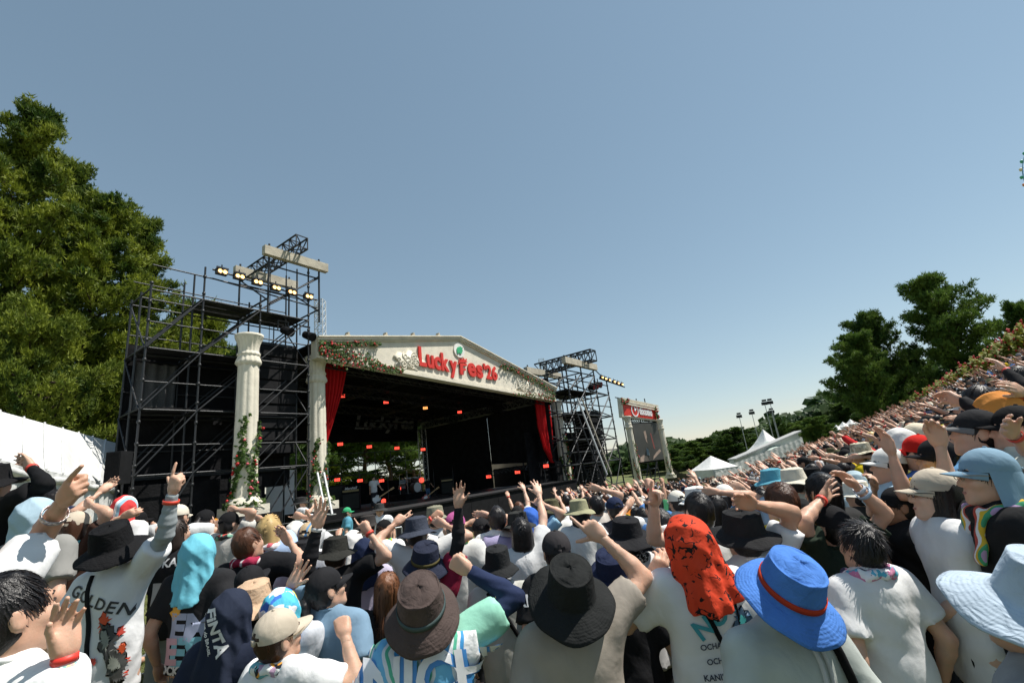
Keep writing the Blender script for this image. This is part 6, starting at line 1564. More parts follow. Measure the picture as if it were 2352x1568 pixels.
P(528, 1202, 5.2, head=(-20, 0, 0), hat=('cap', BLACK), top=('tee', (.52, .50, .46)), towel=patterned('red_green_towel', [(.55, .08, .06), (.2, .4, .3), (.7, .68, .6), (.05, .05, .05)], 20), L_=(505, 1226, .2, 'relax'), R_=(529, 1168, .1, 'flat'), lab='fan in black cap with a red and green towel left of the blond head')
P(566, 1205, 6.0, hr=('pony', 'black'), top=('tee', (.6, .6, .6)), R_=(588, 1188, .1, 'flat'), lab='black pony tail right below the first ivy column')
P(570, 1246, 3.55, head=(-28, 4, 0), hr=('short', 'brown'), feat=True, top=('tee', (.016, .016, .018)), towel=tw_maroon, R_=(652, 1228, .12, 'flat', (0, .1, 1), 0, (1, -.2, -.7)), prints=[('LE PAU', .05, -.02, 1.46, (.7, .7, .7), {})], lab='brown haired man in black with white shoulder stripes and a maroon towel')
P(620, 1216, 4.1, hr=('bob', 'blond'), top=('tee', C_LB), towel=patterned('rose_towel', [(.7, .45, .5), (.75, .7, .7), (.6, .12, .15)], 18), legs=GR, R_=(598, 1170, .6, 'flat'), lab='blond fan in a pale blue shirt before the stage')
P(577, 1338, 3.1, head=(-10, 8, 0), hat=('cap', (.016, .016, .018), dict(bill=.10, hole=False, curve=.012)), hr=('short', 'black'), top=('tee', BLACK), lab='fan in a plain black flat brimmed cap above the tan hat')
P(586, 1383, 2.66, hat=('wide', (.52, .36, .24)), hr=('short', 'dark'), top=('tee', (.03, .03, .035)), lab='fan in a tan wide brimmed hat behind the navy hood')
P(533, 1408, 2.35, head=(0, 4, 4), hat=('hood', (.022, .028, .048), dict(len=.29, spread=.150, text=[('FiNTA', .085, -.015, -.03, -68, (.72, .72, .72)), ('FINTA do BRASIL', .026, -.075, -.05, -68, (.72, .72, .72))])), hr=None, top=('long', (.022, .028, .05)), wide=1.06, prints=[('Granada', .12, .00, 1.19, (.7, .7, .7), dict(shear=.35, bold=.012)), ('CAMPING', .07, .05, 1.11, (.68, .68, .68), dict(bold=.02)), (flame(7, .04, 3), 0, -.02, 1.28, (.7, .7, .7))], lab='person in a navy sun hood with white Granada CAMPING lettering')
P(640, 1458, 2.1, face=-30, head=(-6, 2, 8), hat=('cap', C_BEIGE, dict(bill=.085)), hr=('short', 'brown'), feat=True, glass='clear', top=('tee', (.75, .75, .75)), towel=tw_col, R_=(782, 1418, .10, 'fist', (-.3, 0, -1), 10, (1, -.1, -1.2)), lab='man in worn beige cap and glasses clenching a fist at the bottom edge')
P(646, 1402, 2.55, hat=('hood', towel_char), hr=None, top=('tee', (.6, .62, .66)), legs=((.4, .3, .22), True), R_=(686, 1316, .1, 'open', (0, .2, 1), 0, (-.5, 0, -1)), sleeves=[('R', .2, (.68, .68, .70))], lab='person under a blue and white printed towel raising a white sleeved hand')
P(680, 1226, 4.9, hat=('hood', (.66, .64, .60)), top=('tee', (.62, .62, .62)), R_=(676, 1182, .2, 'point'), lab='fan under a cream towel hood right of the blond head')
P(710, 1232, 4.4, hat=('cap', patterned('blue_tan_cap', [(.45, .33, .2), (.12, .25, .42), (.5, .38, .22)], 14, 'wave', .5), dict(hole=True)), hr=('short', 'dark'), top=('tee', (.65, .65, .66)), lab='fan in blue and tan cap before the left stage column')
P(712, 1206, 5.6, hat=('cap', (.72, .72, .70)), hr=('short', 'black'), top=('tee', (.55, .55, .55)), prints=[('TRICK', .08, 0, 1.33, (.05, .05, .05), {})], R_=(778, 1216, .1, 'relax'), lab='fan in white cap with dark letters before the left column base')
P(699, 1276, 3.9, hat=('wide', (.02, .02, .022)), top=('tee', (.55, .58, .66)), lab='fan in wide soft black hat left of the black sleeved arm')
P(772, 1270, 3.75, hat=('bucket', (.025, .025, .022)), hr=('short', 'dark'), top=('tee', (.014, .014, .015)), R_=(832, 1202, .05, 'pistol', (0, 0, -1), 0, (1, -.2, -.6)), bands=[('R', .93, m_rbs)], wide=1.08, lab='man in black bucket hat and black tee, red wristband on his raised arm')
P(750, 1350, 2.72, face=-12, head=(-34, 6, 0), hat=('cap', (.018, .018, .020), dict(hole=False)), hr=('pony', 'black'), feat=True, top=('tee', (.18, .28, .38)), L_=(738, 1165, .12, 'open', (0, .1, 1), 0), sleeves=[('L', .15, (.016, .016, .018))], bands=[('L', .95, (.5, .5, .5))], legs=BR, prints=[], lab='woman in black cap and pony tail with a blue tee and black arm sleeve')
P(890, 1352, 3.0, head=(0, 0, 5), hr=('long', 'auburn'), top=('tee', (.016, .015, .015)), legs=BR, lab='woman with long auburn hair and a black tee')
P(838, 1268, 4.3, hr=('short', 'black'), hat=('hood', NAVY), top=('tee', (.45, .42, .55)), lab='fan with navy hood and lavender top behind the black bucket hat')
P(812, 1246, 4.9, hat=('hood', (.70, .68, .64)), top=('tee', (.55, .53, .62)), lab='fan with white towel hood behind the red wristband arm')
P(846, 1206, 6.2, hat=('bucket', (.04, .036, .034)), top=('tee', (.6, .6, .6)), lab='small dark bucket hat under the stage guitarist')
P(884, 1216, 6.0, head=(-30, 0, 0), hat=('cap', BLACK), hr=('bob', 'brown'), feat=True, top=('tee', (.7, .7, .7)), towel=tw_yg, lab='brown haired fan in black cap with a yellow towel below the guard')
P(958, 1222, 4.15, hat=('bucket', (.045, .052, .072)), hr=('short', 'black'), top=('tee', (.65, .64, .62)), R_=(1002, 1195, .2, 'relax'), L_=(925, 1185, .3, 'peace'), lab='fan in slate blue bucket hat in the middle of the crowd')
P(1000, 1188, 5.6, hat=('short', (.23, .22, .16)), top=('tee', (.6, .6, .6)), lab='fan in olive cap hat next to the red wristband arm')
P(1046, 1208, 4.5, hat=('cap', (.42, .10, .26)), hr=('short', 'black'), towel=tw_yg, top=('tee', (.6, .6, .58)), L_=(1012, 1176, .0, 'fist', None, 0, (-1, -.2, -.7)), bands=[('L', .92, m_rbs)], sk=1, lab='fan in pink cap with yellow and green towel, fist with red wristband')
P(978, 1292, 3.3, head=(0, 10, 6), hat=('bucket', (.022, .026, .045), dict(brim=.066, droop=.045, crown=.095, band=(.09, .075, .03))), hr=('short', 'black'), top=('tee', (.27, .02, .05)), towel=tw_white, R_=(1054, 1128, .12, 'open', (.1, .1, 1), 0), sleeves=[('R', .25, (.02, .02, .021))], lab='fan in navy bucket hat with olive band, black sleeve and open hand high up', seed=6)
P(970, 1400, 1.98, head=(0, 26, 0), hat=('bucket', (.075, .055, .050), dict(brim=.058, droop=.050, crown=.10, band=(.06, .085, .085), puff=.014)), hr=('short', 'black'), top=('tee', C_MINT), towel=tw_blue, R_=(1040, 1288, .22, 'fist', (.1, .0, -1), 6, (1, -.1, -.9)), sleeves=[('R', .2, (.022, .032, .075))], wide=1.04, cape=[(-.24, .22, .90, 1.47, tw_blue)], prints=[('UNICHE', .20, .0, 1.33, (.06, .25, .60), dict(bold=.05, off=.030)), ('UNICHE', .20, -.012, 1.337, (.76, .76, .78), dict(bold=.03, off=.034)), ('ENGCENT', .19, .0, 1.12, (.06, .25, .60), dict(bold=.05, off=.030)), ('ENGCENT', .19, -.012, 1.127, (.76, .76, .78), dict(bold=.03, off=.034))], lab='person in big brown bucket hat and mint tee raising a navy sleeved fist', seed=7)
P(1106, 1218, 4.9, hat=('cap', (.016, .016, .018)), hr=('short', 'black'), top=('tank', (.12, .35, .18)), prints=[], L_=(1096, 1196, .1, 'relax'), R_=(1102, 1180, .1, 'flat', None, 0, (1, 0, -.4)), bands=[('R', .9, m_rbs)], lab='fan in black NY cap and green tank top with bent bare arm')
P(1142, 1190, 4.8, hr=('short', 'black'), top=('tee', (.7, .7, .7)), lab='black haired fan right of the NY cap')
P(1190, 1206, 4.7, hat=('bucket', (.035, .036, .034)), top=('tee', C_LAV), R_=(1188, 1212, -.3, 'fist', None, 0, (1, 0, -1)), sleeves=[('R', .4, (.02, .035, .10))], L_=(1160, 1214, .1, 'relax'), bands=[('L', .9, m_rbs)], prints=[('LOST', .07, .02, 1.2, (.6, .6, .6), {})], lab='fan in dark camouflage bucket hat with lavender tee and navy sleeve')
P(1218, 1192, 5.5, hat=('hood', (.05, .14, .50)), top=('tee', (.3, .5, .65)), R_=(1231, 1150, .05, 'point', None, 0, (1, 0, -1)), lab='fan under a royal blue towel pointing a finger up')
P(1266, 1172, 5.8, hat=('short', C_OLIVE), top=('tee', (.62, .62, .6)), straps=[([(-.12, 1.42), (.14, 1.0)], .014, BLACK)], lab='fan in olive hat with a black strap over a white tee')
P(1144, 1300, 3.45, hat=('bucket', (.022, .023, .024), dict(brim=.062, droop=.05, crown=.11)), hr=('short', 'dark'), top=('long', (.46, .46, .42)), towel=patterned('blue_red_scarf', [(.7, .7, .7), (.06, .14, .45), (.5, .06, .05), (.02, .02, .04)], 10), straps=[([(-.10, 1.42), (.02, 1.25), (.16, .98)], .016, BLACK)], lab='person in charcoal bucket hat and pale grey parka with black strap')
P(1278, 1264, 3.1, hat=('cap', (.035, .032, .034), dict(hole=True)), hr=('short', 'black'), top=('tee', (.018, .018, .019)), prints=[('RINGO   MUSIC', .085, 0, 1.34, (.7, .7, .7), dict(bold=.03)), ('LUCKY', .05, -.08, 1.24, (.6, .6, .6), {}), ('ALL AREA', .035, -.08, 1.17, (.6, .6, .6), {})], cape=[(-.16, .02, .80, 1.08, cloth((.60, .44, .01)))], lab='man seen from behind in dark grey cap and black tee with white print')
P(1310, 1362, 2.0, head=(0, 22, 0), hat=('wide', (.017, .018, .018), dict(brim=.085, droop=.045, crown=.105)), hr=('short', 'black'), top=('tee', (.30, .265, .225)), wide=1.1, R_=(1352, 1205, .28, 'pistol', (-.3, .1, -1), 4, (1, .1, -.7)), lab='man in large black wide brimmed hat and taupe tee pointing up', seed=8)
P(1440, 1232, 3.35, hat=('wide', (.018, .018, .02)), hr=('short', 'black'), top=('tee', (.64, .64, .64)), towel=tw_bw, prints=[], lab='fan in wide black hat with a black paisley bandana and white tee')
P(1410, 1316, 2.62, head=(0, 10, -8), hat=('bucket', (.018, .024, .055)), hr=('long', 'black'), top=('tee', (.016, .016, .018)), lab='long haired woman in a navy bucket hat behind the raised arm')
P(1518, 1206, 3.5, hr=('short', 'black'), top=('tee', (.03, .03, .035)), lab='black haired fan left of the red bandana')
P(1604, 1172, 3.15, hr=('short', 'black'), top=('tee', (.62, .62, .62)), L_=(1505, 1128, -.35, 'pistol', (.3, 0, 1), 0, (-1, 0, -1)), sk=3, lab='black haired fan behind the red bandana stretching out a pointing hand')
P(1640, 1166, 4.1, hr=('bob', 'black'), top=('tee', (.12, .25, .45)), R_=(1624, 1128, .0, 'open'), lab='dark bobbed fan with an open hand above the red bandana')
P(1580, 1250, 2.25, head=(0, 0, -8), hat=('hood', bandana, dict(len=.235, spread=.150)), hr=None, top=('tee', (.66, .66, .66)), L_=(1520, 1288, .12, 'relax', None, 0, (-1, -.4, -1.2)), bands=[('L', .93, m_rbs), ('L', .84, (.03, .03, .03))], wide=1.0, straps=[([(-.10, 1.46), (-.02, 1.25), (.06, 1.06)], .006, BLACK), ([(-.085, 1.46), (-.01, 1.25), (.06, 1.07)], .006, BLACK), ([(.10, 1.44), (.085, 1.2), (.07, 1.06)], .006, BLACK)],
  prints=[('NOT E', .10, .03, 1.33, (.04, .30, .36), dict(bold=.03, ang=28)), (flame(16, .052, 3), 0, .11, 1.28, (.04, .09, .16)), (flame(12, .024, 3), 0, .11, 1.28, (.05, .35, .35), dict(off=.009)), ('OCHANA', .030, -.03, 1.21, (.02, .03, .06), dict(bold=.02)), ('OCHIAI KIRARI', .030, .02, 1.155, (.02, .03, .06), dict(bold=.02)), ('KANISAWA MOEKO', .030, .03, 1.10, (.02, .03, .06), dict(bold=.02)), ('KAWAGUCHI', .030, .0, 1.045, (.02, .03, .06), dict(bold=.02)), ('KAWANA', .030, -.02, .99, (.02, .03, .06), dict(bold=.02))], lab='person with a red bandana over the head and a white NOT E tee', seed=5)
P(1706, 1226, 2.62, hat=('bucket', (.020, .020, .021), dict(crown=.08)), hr=('short', 'black'), top=('tee', (.6, .6, .6)), R_=(1700, 1150, -.1, 'flat', (-.3, 0, 1), 0, (1, .1, .2)), sk=1, lab='person in round charcoal hat bending a bare arm over the head')
P(1806, 1358, 1.72, head=(0, 26, 6), hat=('wide', (.075, .20, .55), dict(brim=.070, droop=.045, crown=.10, band=(.42, .045, .02), puff=.014)), hr=('short', 'black'), top=('long', (.42, .45, .42)), wide=1.1, straps=[([(.12, 1.42), (.16, 1.25), (.20, 1.0)], .016, BLACK), ([(.03, 1.45), (.035, 1.36), (.03, 1.27)], .008, (.5, .5, .5)), ([(.055, 1.45), (.065, 1.34), (.06, 1.22)], .008, (.5, .5, .5))], lab='person in bright blue bucket hat with red band and grey jacket', seed=7)
P(1793, 1152, 3.0, hr=('short', 'brown'), top=('tee', C_YEL), prints=[('25', .16, .03, 1.2, (.1, .1, .1), {})], R_=None, lab='brown haired fan in a yellow number 25 jersey')
P(1978, 1250, 2.3, head=(4, 0, 0), hr=('spiky', 'black'), top=('tee', (.66, .66, .66)), towel=tw_comic, wide=1.06, lab='man with spiky black hair, comic print towel and white tee')
P(1910, 1208, 2.8, hat=('cap', (.014, .014, .016)), hr=('short', 'black'), top=('tee', (.02, .03, .02)), L_=(1902, 1130, .05, 'open', (-.2, 0, 1), 0), R_=(1940, 1092, -.05, 'flat', (-1, 0, .2), 0), bands=[('L', .93, m_rbs), ('R', .86, (.55, .60, .68)), ('R', .72, (.40, .52, .66))], lab='fan in black script cap raising both hands with pale blue wristbands')
P(1888, 1128, 3.1, hr=('long', 'black'), top=('tee', (.03, .03, .03)), lab='woman with straight black hair beside the raised wristbands')
# --- right, on the slope
P(2062, 1160, 3.0, face=78, head=(-6, 0, 0), hat=('cap', (.015, .015, .017), dict(curve=.018)), hr=('short', 'black'), feat=True, glass='dark', sk=2, top=('tee', (.02, .02, .021)), straps=[([(-.10, 1.46), (-.14, 1.2)], .02, (.05, .07, .09))], lab='tanned man in profile with black cap and sunglasses')
P(2146, 1132, 2.4, face=74, head=(-4, -2, 0), hat=('cap', C_BEIGE), hr=('bob', 'dark'), feat=True, glass='dark', sk=3, top=('tee', (.67, .67, .67)), hem=.72, L_=(2086, 1450, -.05, 'relax', None, 0, (.5, -.5, 0)), bands=[('L', .93, m_rbs), ('L', .84, (.55, .60, .04))], legs=((.02, .02, .022), False), lab='woman in beige cap and loose white shirt with a lime watch, in profile')
P(2040, 1068, 3.5, face=70, hat=('cap', (.70, .69, .66)), hr=('short', 'dark'), feat=True, top=('tee', (.4, .55, .65)), R_=(2010, 1100, -.2, 'relax'), lab='man in white cap in profile holding a hand to his face')
P(2152, 1052, 3.1, face=60, hat=('cap', (.015, .015, .017)), hr=('short', 'black'), top=('tee', C_YEL), R_=None, L_=(2038, 1008, -.1, 'flat', (-1, 0, .1), 0, (-.4, 0, -1)), bands=[], lab='fan in black cap and yellow top stretching a flat hand upward')
P(2112, 1040, 3.4, hat=('cap', C_RED), top=('tee', (.1, .2, .5)), lab='fan in red cap behind the beige cap woman')
P(2242, 992, 2.75, face=62, head=(0, 4, 0), hat=('cap', (.02, .02, .022), dict(billc=(.16, .16, .16), hole=True)), hr=('short', 'black'), top=('tee', (.10, .25, .45)), L_=(2150, 985, -.12, 'relax', (-.5, 0, .6), 10, (-.3, 0, -1)), lab='man in black cap with a grey bill holding out his fingers')
P(2268, 1092, 2.15, face=72, head=(-4, -2, 0), hat=('flapcap', (.20, .31, .40), dict(len=.27)), hr=('pony', 'dark'), feat=True, glass='clear', top=('tee', (.018, .018, .019)), towel=patterned('rainbow_scarf', [(.02, .02, .02), (.45, .08, .06), (.7, .7, .7), (.65, .42, .04), (.06, .3, .15), (.42, .28, .45)], 12, 'wave', 1.2), lab='person in denim blue cap with a long neck flap and round glasses')
P(2335, 985, 2.6, face=55, hat=('cap', BLACK), hr=('short', 'black'), top=('tee', (.55, .56, .48)), R_=(2308, 978, -.25, 'flat', (.3, -.3, 1), 0, (1, 0, -1)), bands=[('R', .92, m_rbs)], lab='man at the right edge in black cap spreading a hand with red wristband')
P(2412, 1400, 1.06, face=40, head=(0, 14, -6), hat=('wide', (.40, .48, .56), dict(brim=.085, droop=.045)), hr=('short', 'dark'), top=('tee', (.3, .3, .3)), sk=1, lab='nearest person at the bottom right corner under a pale blue brim')
P(2289, 948, 3.1, face=40, hat=('hood', (.62, .25, .06), dict(len=.24, spread=.11)), hr=None, top=('tee', (.5, .4, .1)), R_=(2330, 890, -.1, 'flat', None), bands=[('R', .9, m_rbs)], lab='fan with an orange towel hanging over the head on the right')
P(2248, 922, 3.6, face=58, hr=('short', 'black'), feat=True, top=('long', (.02, .02, .022)), L_=(2178, 905, -.1, 'relax', None), lab='black haired man in long black sleeves reaching out on the slope')
P(2210, 1004, 3.6, face=45, hr=('short', 'black'), top=('tee', (.1, .3, .6)), lab='curly black head left of the grey billed cap')
P(2335, 870, 4.6, face=45, hr=('short', 'black'), top=('long', (.02, .02, .022)), L_=(2290, 832, -.1, 'flat', None), bands=[('L', .9, m_rbs)], lab='black sleeved fan reaching left at the right edge high on the slope')
P(2066, 1022, 3.9, face=50, hat=('hood', (.68, .67, .64)), top=('tee', (.6, .5, .1)), lab='fan under a white towel on the slope left of the cream cap')
P(2106, 1006, 4.2, face=62, hat=('cap', (.66, .58, .44)), hr=('short', 'black'), feat=True, glass='dark', top=('tee', patterned('white_blue_yellow', [(.7, .7, .7), (.1, .35, .6), (.7, .55, .1), (.72, .72, .7)], 8, 'voronoi', 1)), lab='man in cream cap and sunglasses with a white and blue towel')
P(1977, 1040, 6.2, face=45, hat=('bucket', patterned('camo_hat', [(.4, .36, .26), (.6, .55, .42), (.3, .27, .2)], 30)), top=('tee', C_YEL), R_=(1962, 1048, -.1, 'relax'), lab='fan in sand camouflage bucket hat and a yellow shirt')
P(1774, 1106, 5.0, face=30, hat=('bucket', C_TEAL), top=('tee', (.3, .4, .5)), lab='fan in a teal bucket hat in the middle distance')
P(1823, 1106, 4.7, hat=('bucket', (.62, .58, .48)), hr=('short', 'black'), top=('tee', (.55, .52, .42)), lab='fan in a cream bucket hat right of the teal hat')
P(1866, 1100, 5.6, hat=('bucket', BLACK), top=('tee', patterned('red_flower_shirt', [(.5, .08, .06), (.6, .4, .1), (.2, .1, .3), (.5, .2, .1)], 14)), lab='fan in black bucket hat with a red patterned shirt')
P(1968, 1136, 4.1, hat=('bucket', (.70, .67, .58)), top=('tank', (.05, .05, .05)), lab='fan in cream cloth hat right of the wristbands')
P(1962, 1108, 5.0, hat=('hood', (.42, .53, .58)), top=('tee', (.4, .5, .55)), lab='fan under a pale blue towel near the crowd barrier')
P(1910, 1092, 5.2, hat=('cap', (.03, .03, .033)), top=('tee', (.05, .05, .05)), lab='fan in charcoal cap before the raised hands')
P(1600, 1150, 4.6, hat=('bucket', (.72, .72, .70)), hr=('short', 'black'), top=('tee', (.6, .6, .6)), lab='fan in a white bucket hat above the red bandana')
P(1664, 1142, 4.9, hat=('cap', (.70, .69, .66)), top=('tee', (.3, .4, .55)), R_=(1690, 1112, .1, 'flat'), lab='fan in white cap left of the bent arm')
P(1555, 1152, 5.6, hat=('cap', (.66, .63, .55)), top=('tee', (.5, .5, .5)), lab='fan in cream cap left of the white bucket hat')
P(1500, 1165, 5.2, hr=('short', 'black'), top=('tee', (.64, .64, .64)), L_=(1450, 1150, .1, 'flat'), lab='black haired fan right of the wide black hat')
P(1370, 1160, 5.8, hr=('short', 'black'), top=('tee', (.6, .55, .5)), R_=(1362, 1118, .1, 'open'), lab='black haired fan before the right stage column')
P(1330, 1175, 5.2, hat=('bucket', (.30, .29, .18)), hr=('bob', 'black'), top=('tee', (.66, .66, .64)), lab='fan in khaki bucket hat behind the pointing hand')
P(1412, 1168, 5.4, hat=('cap', NAVY), hr=('short', 'black'), top=('tee', (.05, .05, .06)), prints=[('LUCKY', .09, 0, 1.3, (.2, .45, .7), {})], lab='fan in navy cap and black tee with blue print')
# --- guards and band
P(872, 1170, 10.4, face=195, hr=('short', 'black'), hat=('bucket', (.045, .045, .045)), feat=True, top=('tee', (.72, .72, .73)), straps=[], tier='mid', lab='security guard in grey hat and white tee facing the crowd')
P(692, 1155, 10.6, face=-70, hat=('bucket', (.03, .03, .03)), hr=('short', 'black'), feat=True, top=('tee', (.70, .70, .72)), R_=(722, 1160, .0, 'relax'), legs=((.5, .5, .5), False), tier='mid', lab='crew member in black hat and white tee beside the left column')
P(798, 1176, 12.0, face=-60, hat=('cap', (.05, .36, .16)), hr=('short', 'black'), top=('tee', (.1, .3, .4)), tier='mid', lab='crew member in green cap behind the stage front')
def musician(px, py, off, face, **k):
    p = MS @ SL(px, py, off); q = proj(p)
    return person(q[0], q[1], q[2], face=face, tier='mid', s=(p.z-DZ)/1.585, **k)
musician(858, 1098, 4.6, 215, hr=('short', 'black'), feat=True, top=('tee', (.70, .70, .70)), R_=(850, 1135, -.2, 'relax'), L_=(880, 1128, -.2, 'relax'), lab='guitarist in white tee playing on the stage')
musician(981, 1100, 6.0, 200, hr=('long', 'black'), feat=True, top=('tee', (.016, .016, .018)), R_=(975, 1138, -.25, 'relax'), L_=(1003, 1128, -.25, 'relax'), legs=((.06, .12, .22), False), lab='long haired bassist in black on the stage')
musician(925, 1098, 9.3, 190, hr=('short', 'black'), feat=True, top=('tee', (.3, .35, .4)), R_=(915, 1125, -.3, 'fist'), L_=(938, 1122, -.3, 'fist'), lab='drummer sitting behind the drum kit')
p = MS @ SL(866, 1145, 4.25); guitar(Matrix.Translation(p) @ Matrix.Rotation(.35, 4, 'Z') @ Matrix.Rotation(R(62), 4, 'Y'), (.72, .72, .72), 'white electric guitar held by the guitarist in white')
p = MS @ SL(978, 1142, 5.6); guitar(Matrix.Translation(p) @ Matrix.Rotation(.2, 4, 'Z') @ Matrix.Rotation(R(58), 4, 'Y'), (.50, .12, .12), 'pink electric guitar held by the bassist in black')
# ------------------------------------------------------------------ the rest of the crowd
POSES = [  # (R target, R gesture, L target, L gesture, head, sleeve)
 ((.30, .35, 1.98), 'open', None, None, (0, 4, 0), 'tee'), (None, None, (-.28, .36, 1.95), 'flat', (6, 2, 0), 'tee'), ((.22, .45, 1.90), 'flat', (-.24, .42, 1.86), 'open', (0, 6, 0), 'tee'),
 ((.12, .50, 1.80), 'point', None, None, (-5, 3, 4), 'tee'), (None, None, None, None, (0, 0, 0), 'tee'), ((.10, .30, 1.35), 'relax', (-.10, .30, 1.35), 'relax', (8, 2, -4), 'tee'),
 (None, None, (-.18, .48, 1.84), 'fist', (-8, 4, 0), 'long'), ((.36, .12, 2.02), 'fist', None, None, (4, 5, -3), 'tee'), ((.05, .52, 1.62), 'flat', None, None, (-4, 2, 3), 'tank'), ((.40, .30, 1.86), 'open', (-.36, .30, 1.88), 'open', (0, 8, 0), 'tee'),
 (None, None, None, None, (14, -4, 3), 'long'), (None, None, (-.10, .54, 1.72), 'flat', (10, 2, 0), 'tee')]
PROTO = []; BANDM = []; m_wb = plain('wristband_red', m_rbs, .5, bmp=0)
for i, (rt_, rg, lt, lg, hd, sv) in enumerate(POSES):
    A = {'R': solve_arm('R', rt_), 'L': solve_arm('L', lt)}; g = {}
    if rg: g['R'] = (rg, (0, 1, .1), 5)
    if lg: g['L'] = (lg, (0, 1, .1), 5)
    HM = head_matrix(*hd)
    bm_ = mesh('crowd_body', *body_mesh(A, g, HM, 'far')); sm = mesh('crowd_shirt', *shirt_mesh(A, sv, 'far', i*7+1))
    V_, F_ = [], []
    for kk in g:
        a_ = A[kk]; q_ = Vector((0, 0, 1)).rotation_difference(a_['u']); p_ = a_['E'].lerp(a_['W'], .92); lv, lf = lathe([(.031, -.011), (.036, -.011), (.036, .011), (.031, .011), (.031, -.011)], 12); V_ = [q_ @ Vector(v)+p_ for v in lv]; F_ = lf
    BANDM.append(mesh('wristband', V_, F_) if len(V_) else None)
    PROTO.append((bm_, sm, HM, sv, ('right arm up' if rg and not lg else 'left arm up' if lg and not rg else 'both arms up' if rg and i != 5 else 'hands clasped' if rg else 'arms down')))
LEGM = mesh('crowd_trousers', *legs_mesh(False, 'far')); SHORTM = mesh('crowd_shorts', *legs_mesh(True, 'far'))
TOPS = [('white', (.62, .62, .62), 22), ('black', (.018, .018, .019), 32), ('grey', (.30, .30, .30), 9), ('cream', (.60, .55, .44), 6), ('yellow', (.68, .48, .03), 6), ('blue', (.08, .20, .45), 5), ('pale blue', (.36, .50, .66), 6), ('navy', (.022, .03, .07), 4), ('red', (.5, .03, .03), 3), ('green', (.06, .25, .12), 2), ('lavender', (.36, .32, .5), 2), ('brown', (.09, .05, .035), 3), ('pink', (.6, .25, .33), 2), ('orange', (.65, .22, .04), 2)]
HATS = [('black', (.017, .017, .018), 56), ('cream', (.58, .52, .42), 10), ('white', (.70, .70, .69), 8), ('navy', (.02, .028, .065), 8), ('olive', (.10, .10, .055), 6), ('grey', (.2, .2, .2), 6), ('blue', (.06, .18, .45), 4), ('red', (.5, .04, .03), 3), ('brown', (.10, .06, .04), 4), ('pale blue', (.36, .48, .56), 5)]
HEADW = [('short', 36), ('bob', 12), ('long', 6), ('bucket', 17), ('cap', 21), ('hood', 6), ('pony', 4)]
rc = random.Random(42)
def pick(tab): return rc.choices(tab, [t[-1] for t in tab])[0]
TWS = [tw_col, tw_pink, tw_comic, tw_maroon, tw_yg, tw_white, tw_white, tw_blue, tw_bw, cloth(C_YEL), cloth(C_LB)]
EXIST = [o.location.copy() for o in bpy.data.objects if o.name.split('.')[0] == 'person' and o.parent is None]
taken = {}
def cell(p): return (int(math.floor(p[0]/.8)), int(math.floor(p[1]/.8)))
for p in EXIST: taken.setdefault(cell(p), []).append((p.x, p.y))
def free(x, y, r_):
    cx, cy = cell((x, y))
    for i in (-1, 0, 1):
        for j in (-1, 0, 1):
            for q in taken.get((cx+i, cy+j), ()):
                if (q[0]-x)**2+(q[1]-y)**2 < r_*r_: return False
    return True
MSi = MS.inverted(); MDi = MD.inverted()
def allowed(x, y):
    l = MSi @ Vector((x, y, 0))
    if l.y > -1.7 and l.x < SW+1: return False
    if l.y > -1.2 and l.x < XT[-1]+.5: return False
    m = MDi @ Vector((x, y, 0))
    if m.y > -1.5 and m.x < 8: return False
    q = proj((x, y, ground(x, y)+1.55))
    if q[0] < 1030 and (l.y > -3.6 or q[2] > 6.3): return False
    if q[0] < 1290 and q[2] > 6.3+5.5*(q[0]-1030)/260: return False
    if q[0] < 150 or q[0] > 2850 or q[2] < 3.4: return False
    if q[0] < 420 and q[2] > 7: return False
    if q[0] < 520 and 3.6 < q[2] < 6.3 and q[0] > 350: return False
    # far limit of the audience: a curve in plan
    r_ = x/y; lim = np.interp(r_, [-.6, .2, .35, .45, .55, .65, .76, .9, 1.08, 1.3], [11, 30, 38, 43, 45, 45, 36, 27, 22, 19])
    return y < lim
cand = []
step = .52
for gy in np.arange(2.6, 46, step):
    for gx in np.arange(-9, 48, step):
        x, y = gx+rc.uniform(-.2, .2), gy+rc.uniform(-.2, .2)
        dist_ = math.hypot(x, y)
        rr_ = x/y if y > 0 else 0
        if rr_ < .6 and rc.random() < .30: continue
        if y < .5 or not allowed(x, y): continue
        cand.append((dist_, x, y))
cand.sort(); placed = []; outside = []
for dist_, x, y in cand:
    r_ = .50 if dist_ < 9 else .43
    if free(x, y, r_): taken.setdefault(cell((x, y)), []).append((x, y)); (outside if proj((x, y, ground(x, y)+1.6))[0] > 2430 else placed).append((dist_, x, y))
NIND = 300-len(EXIST)
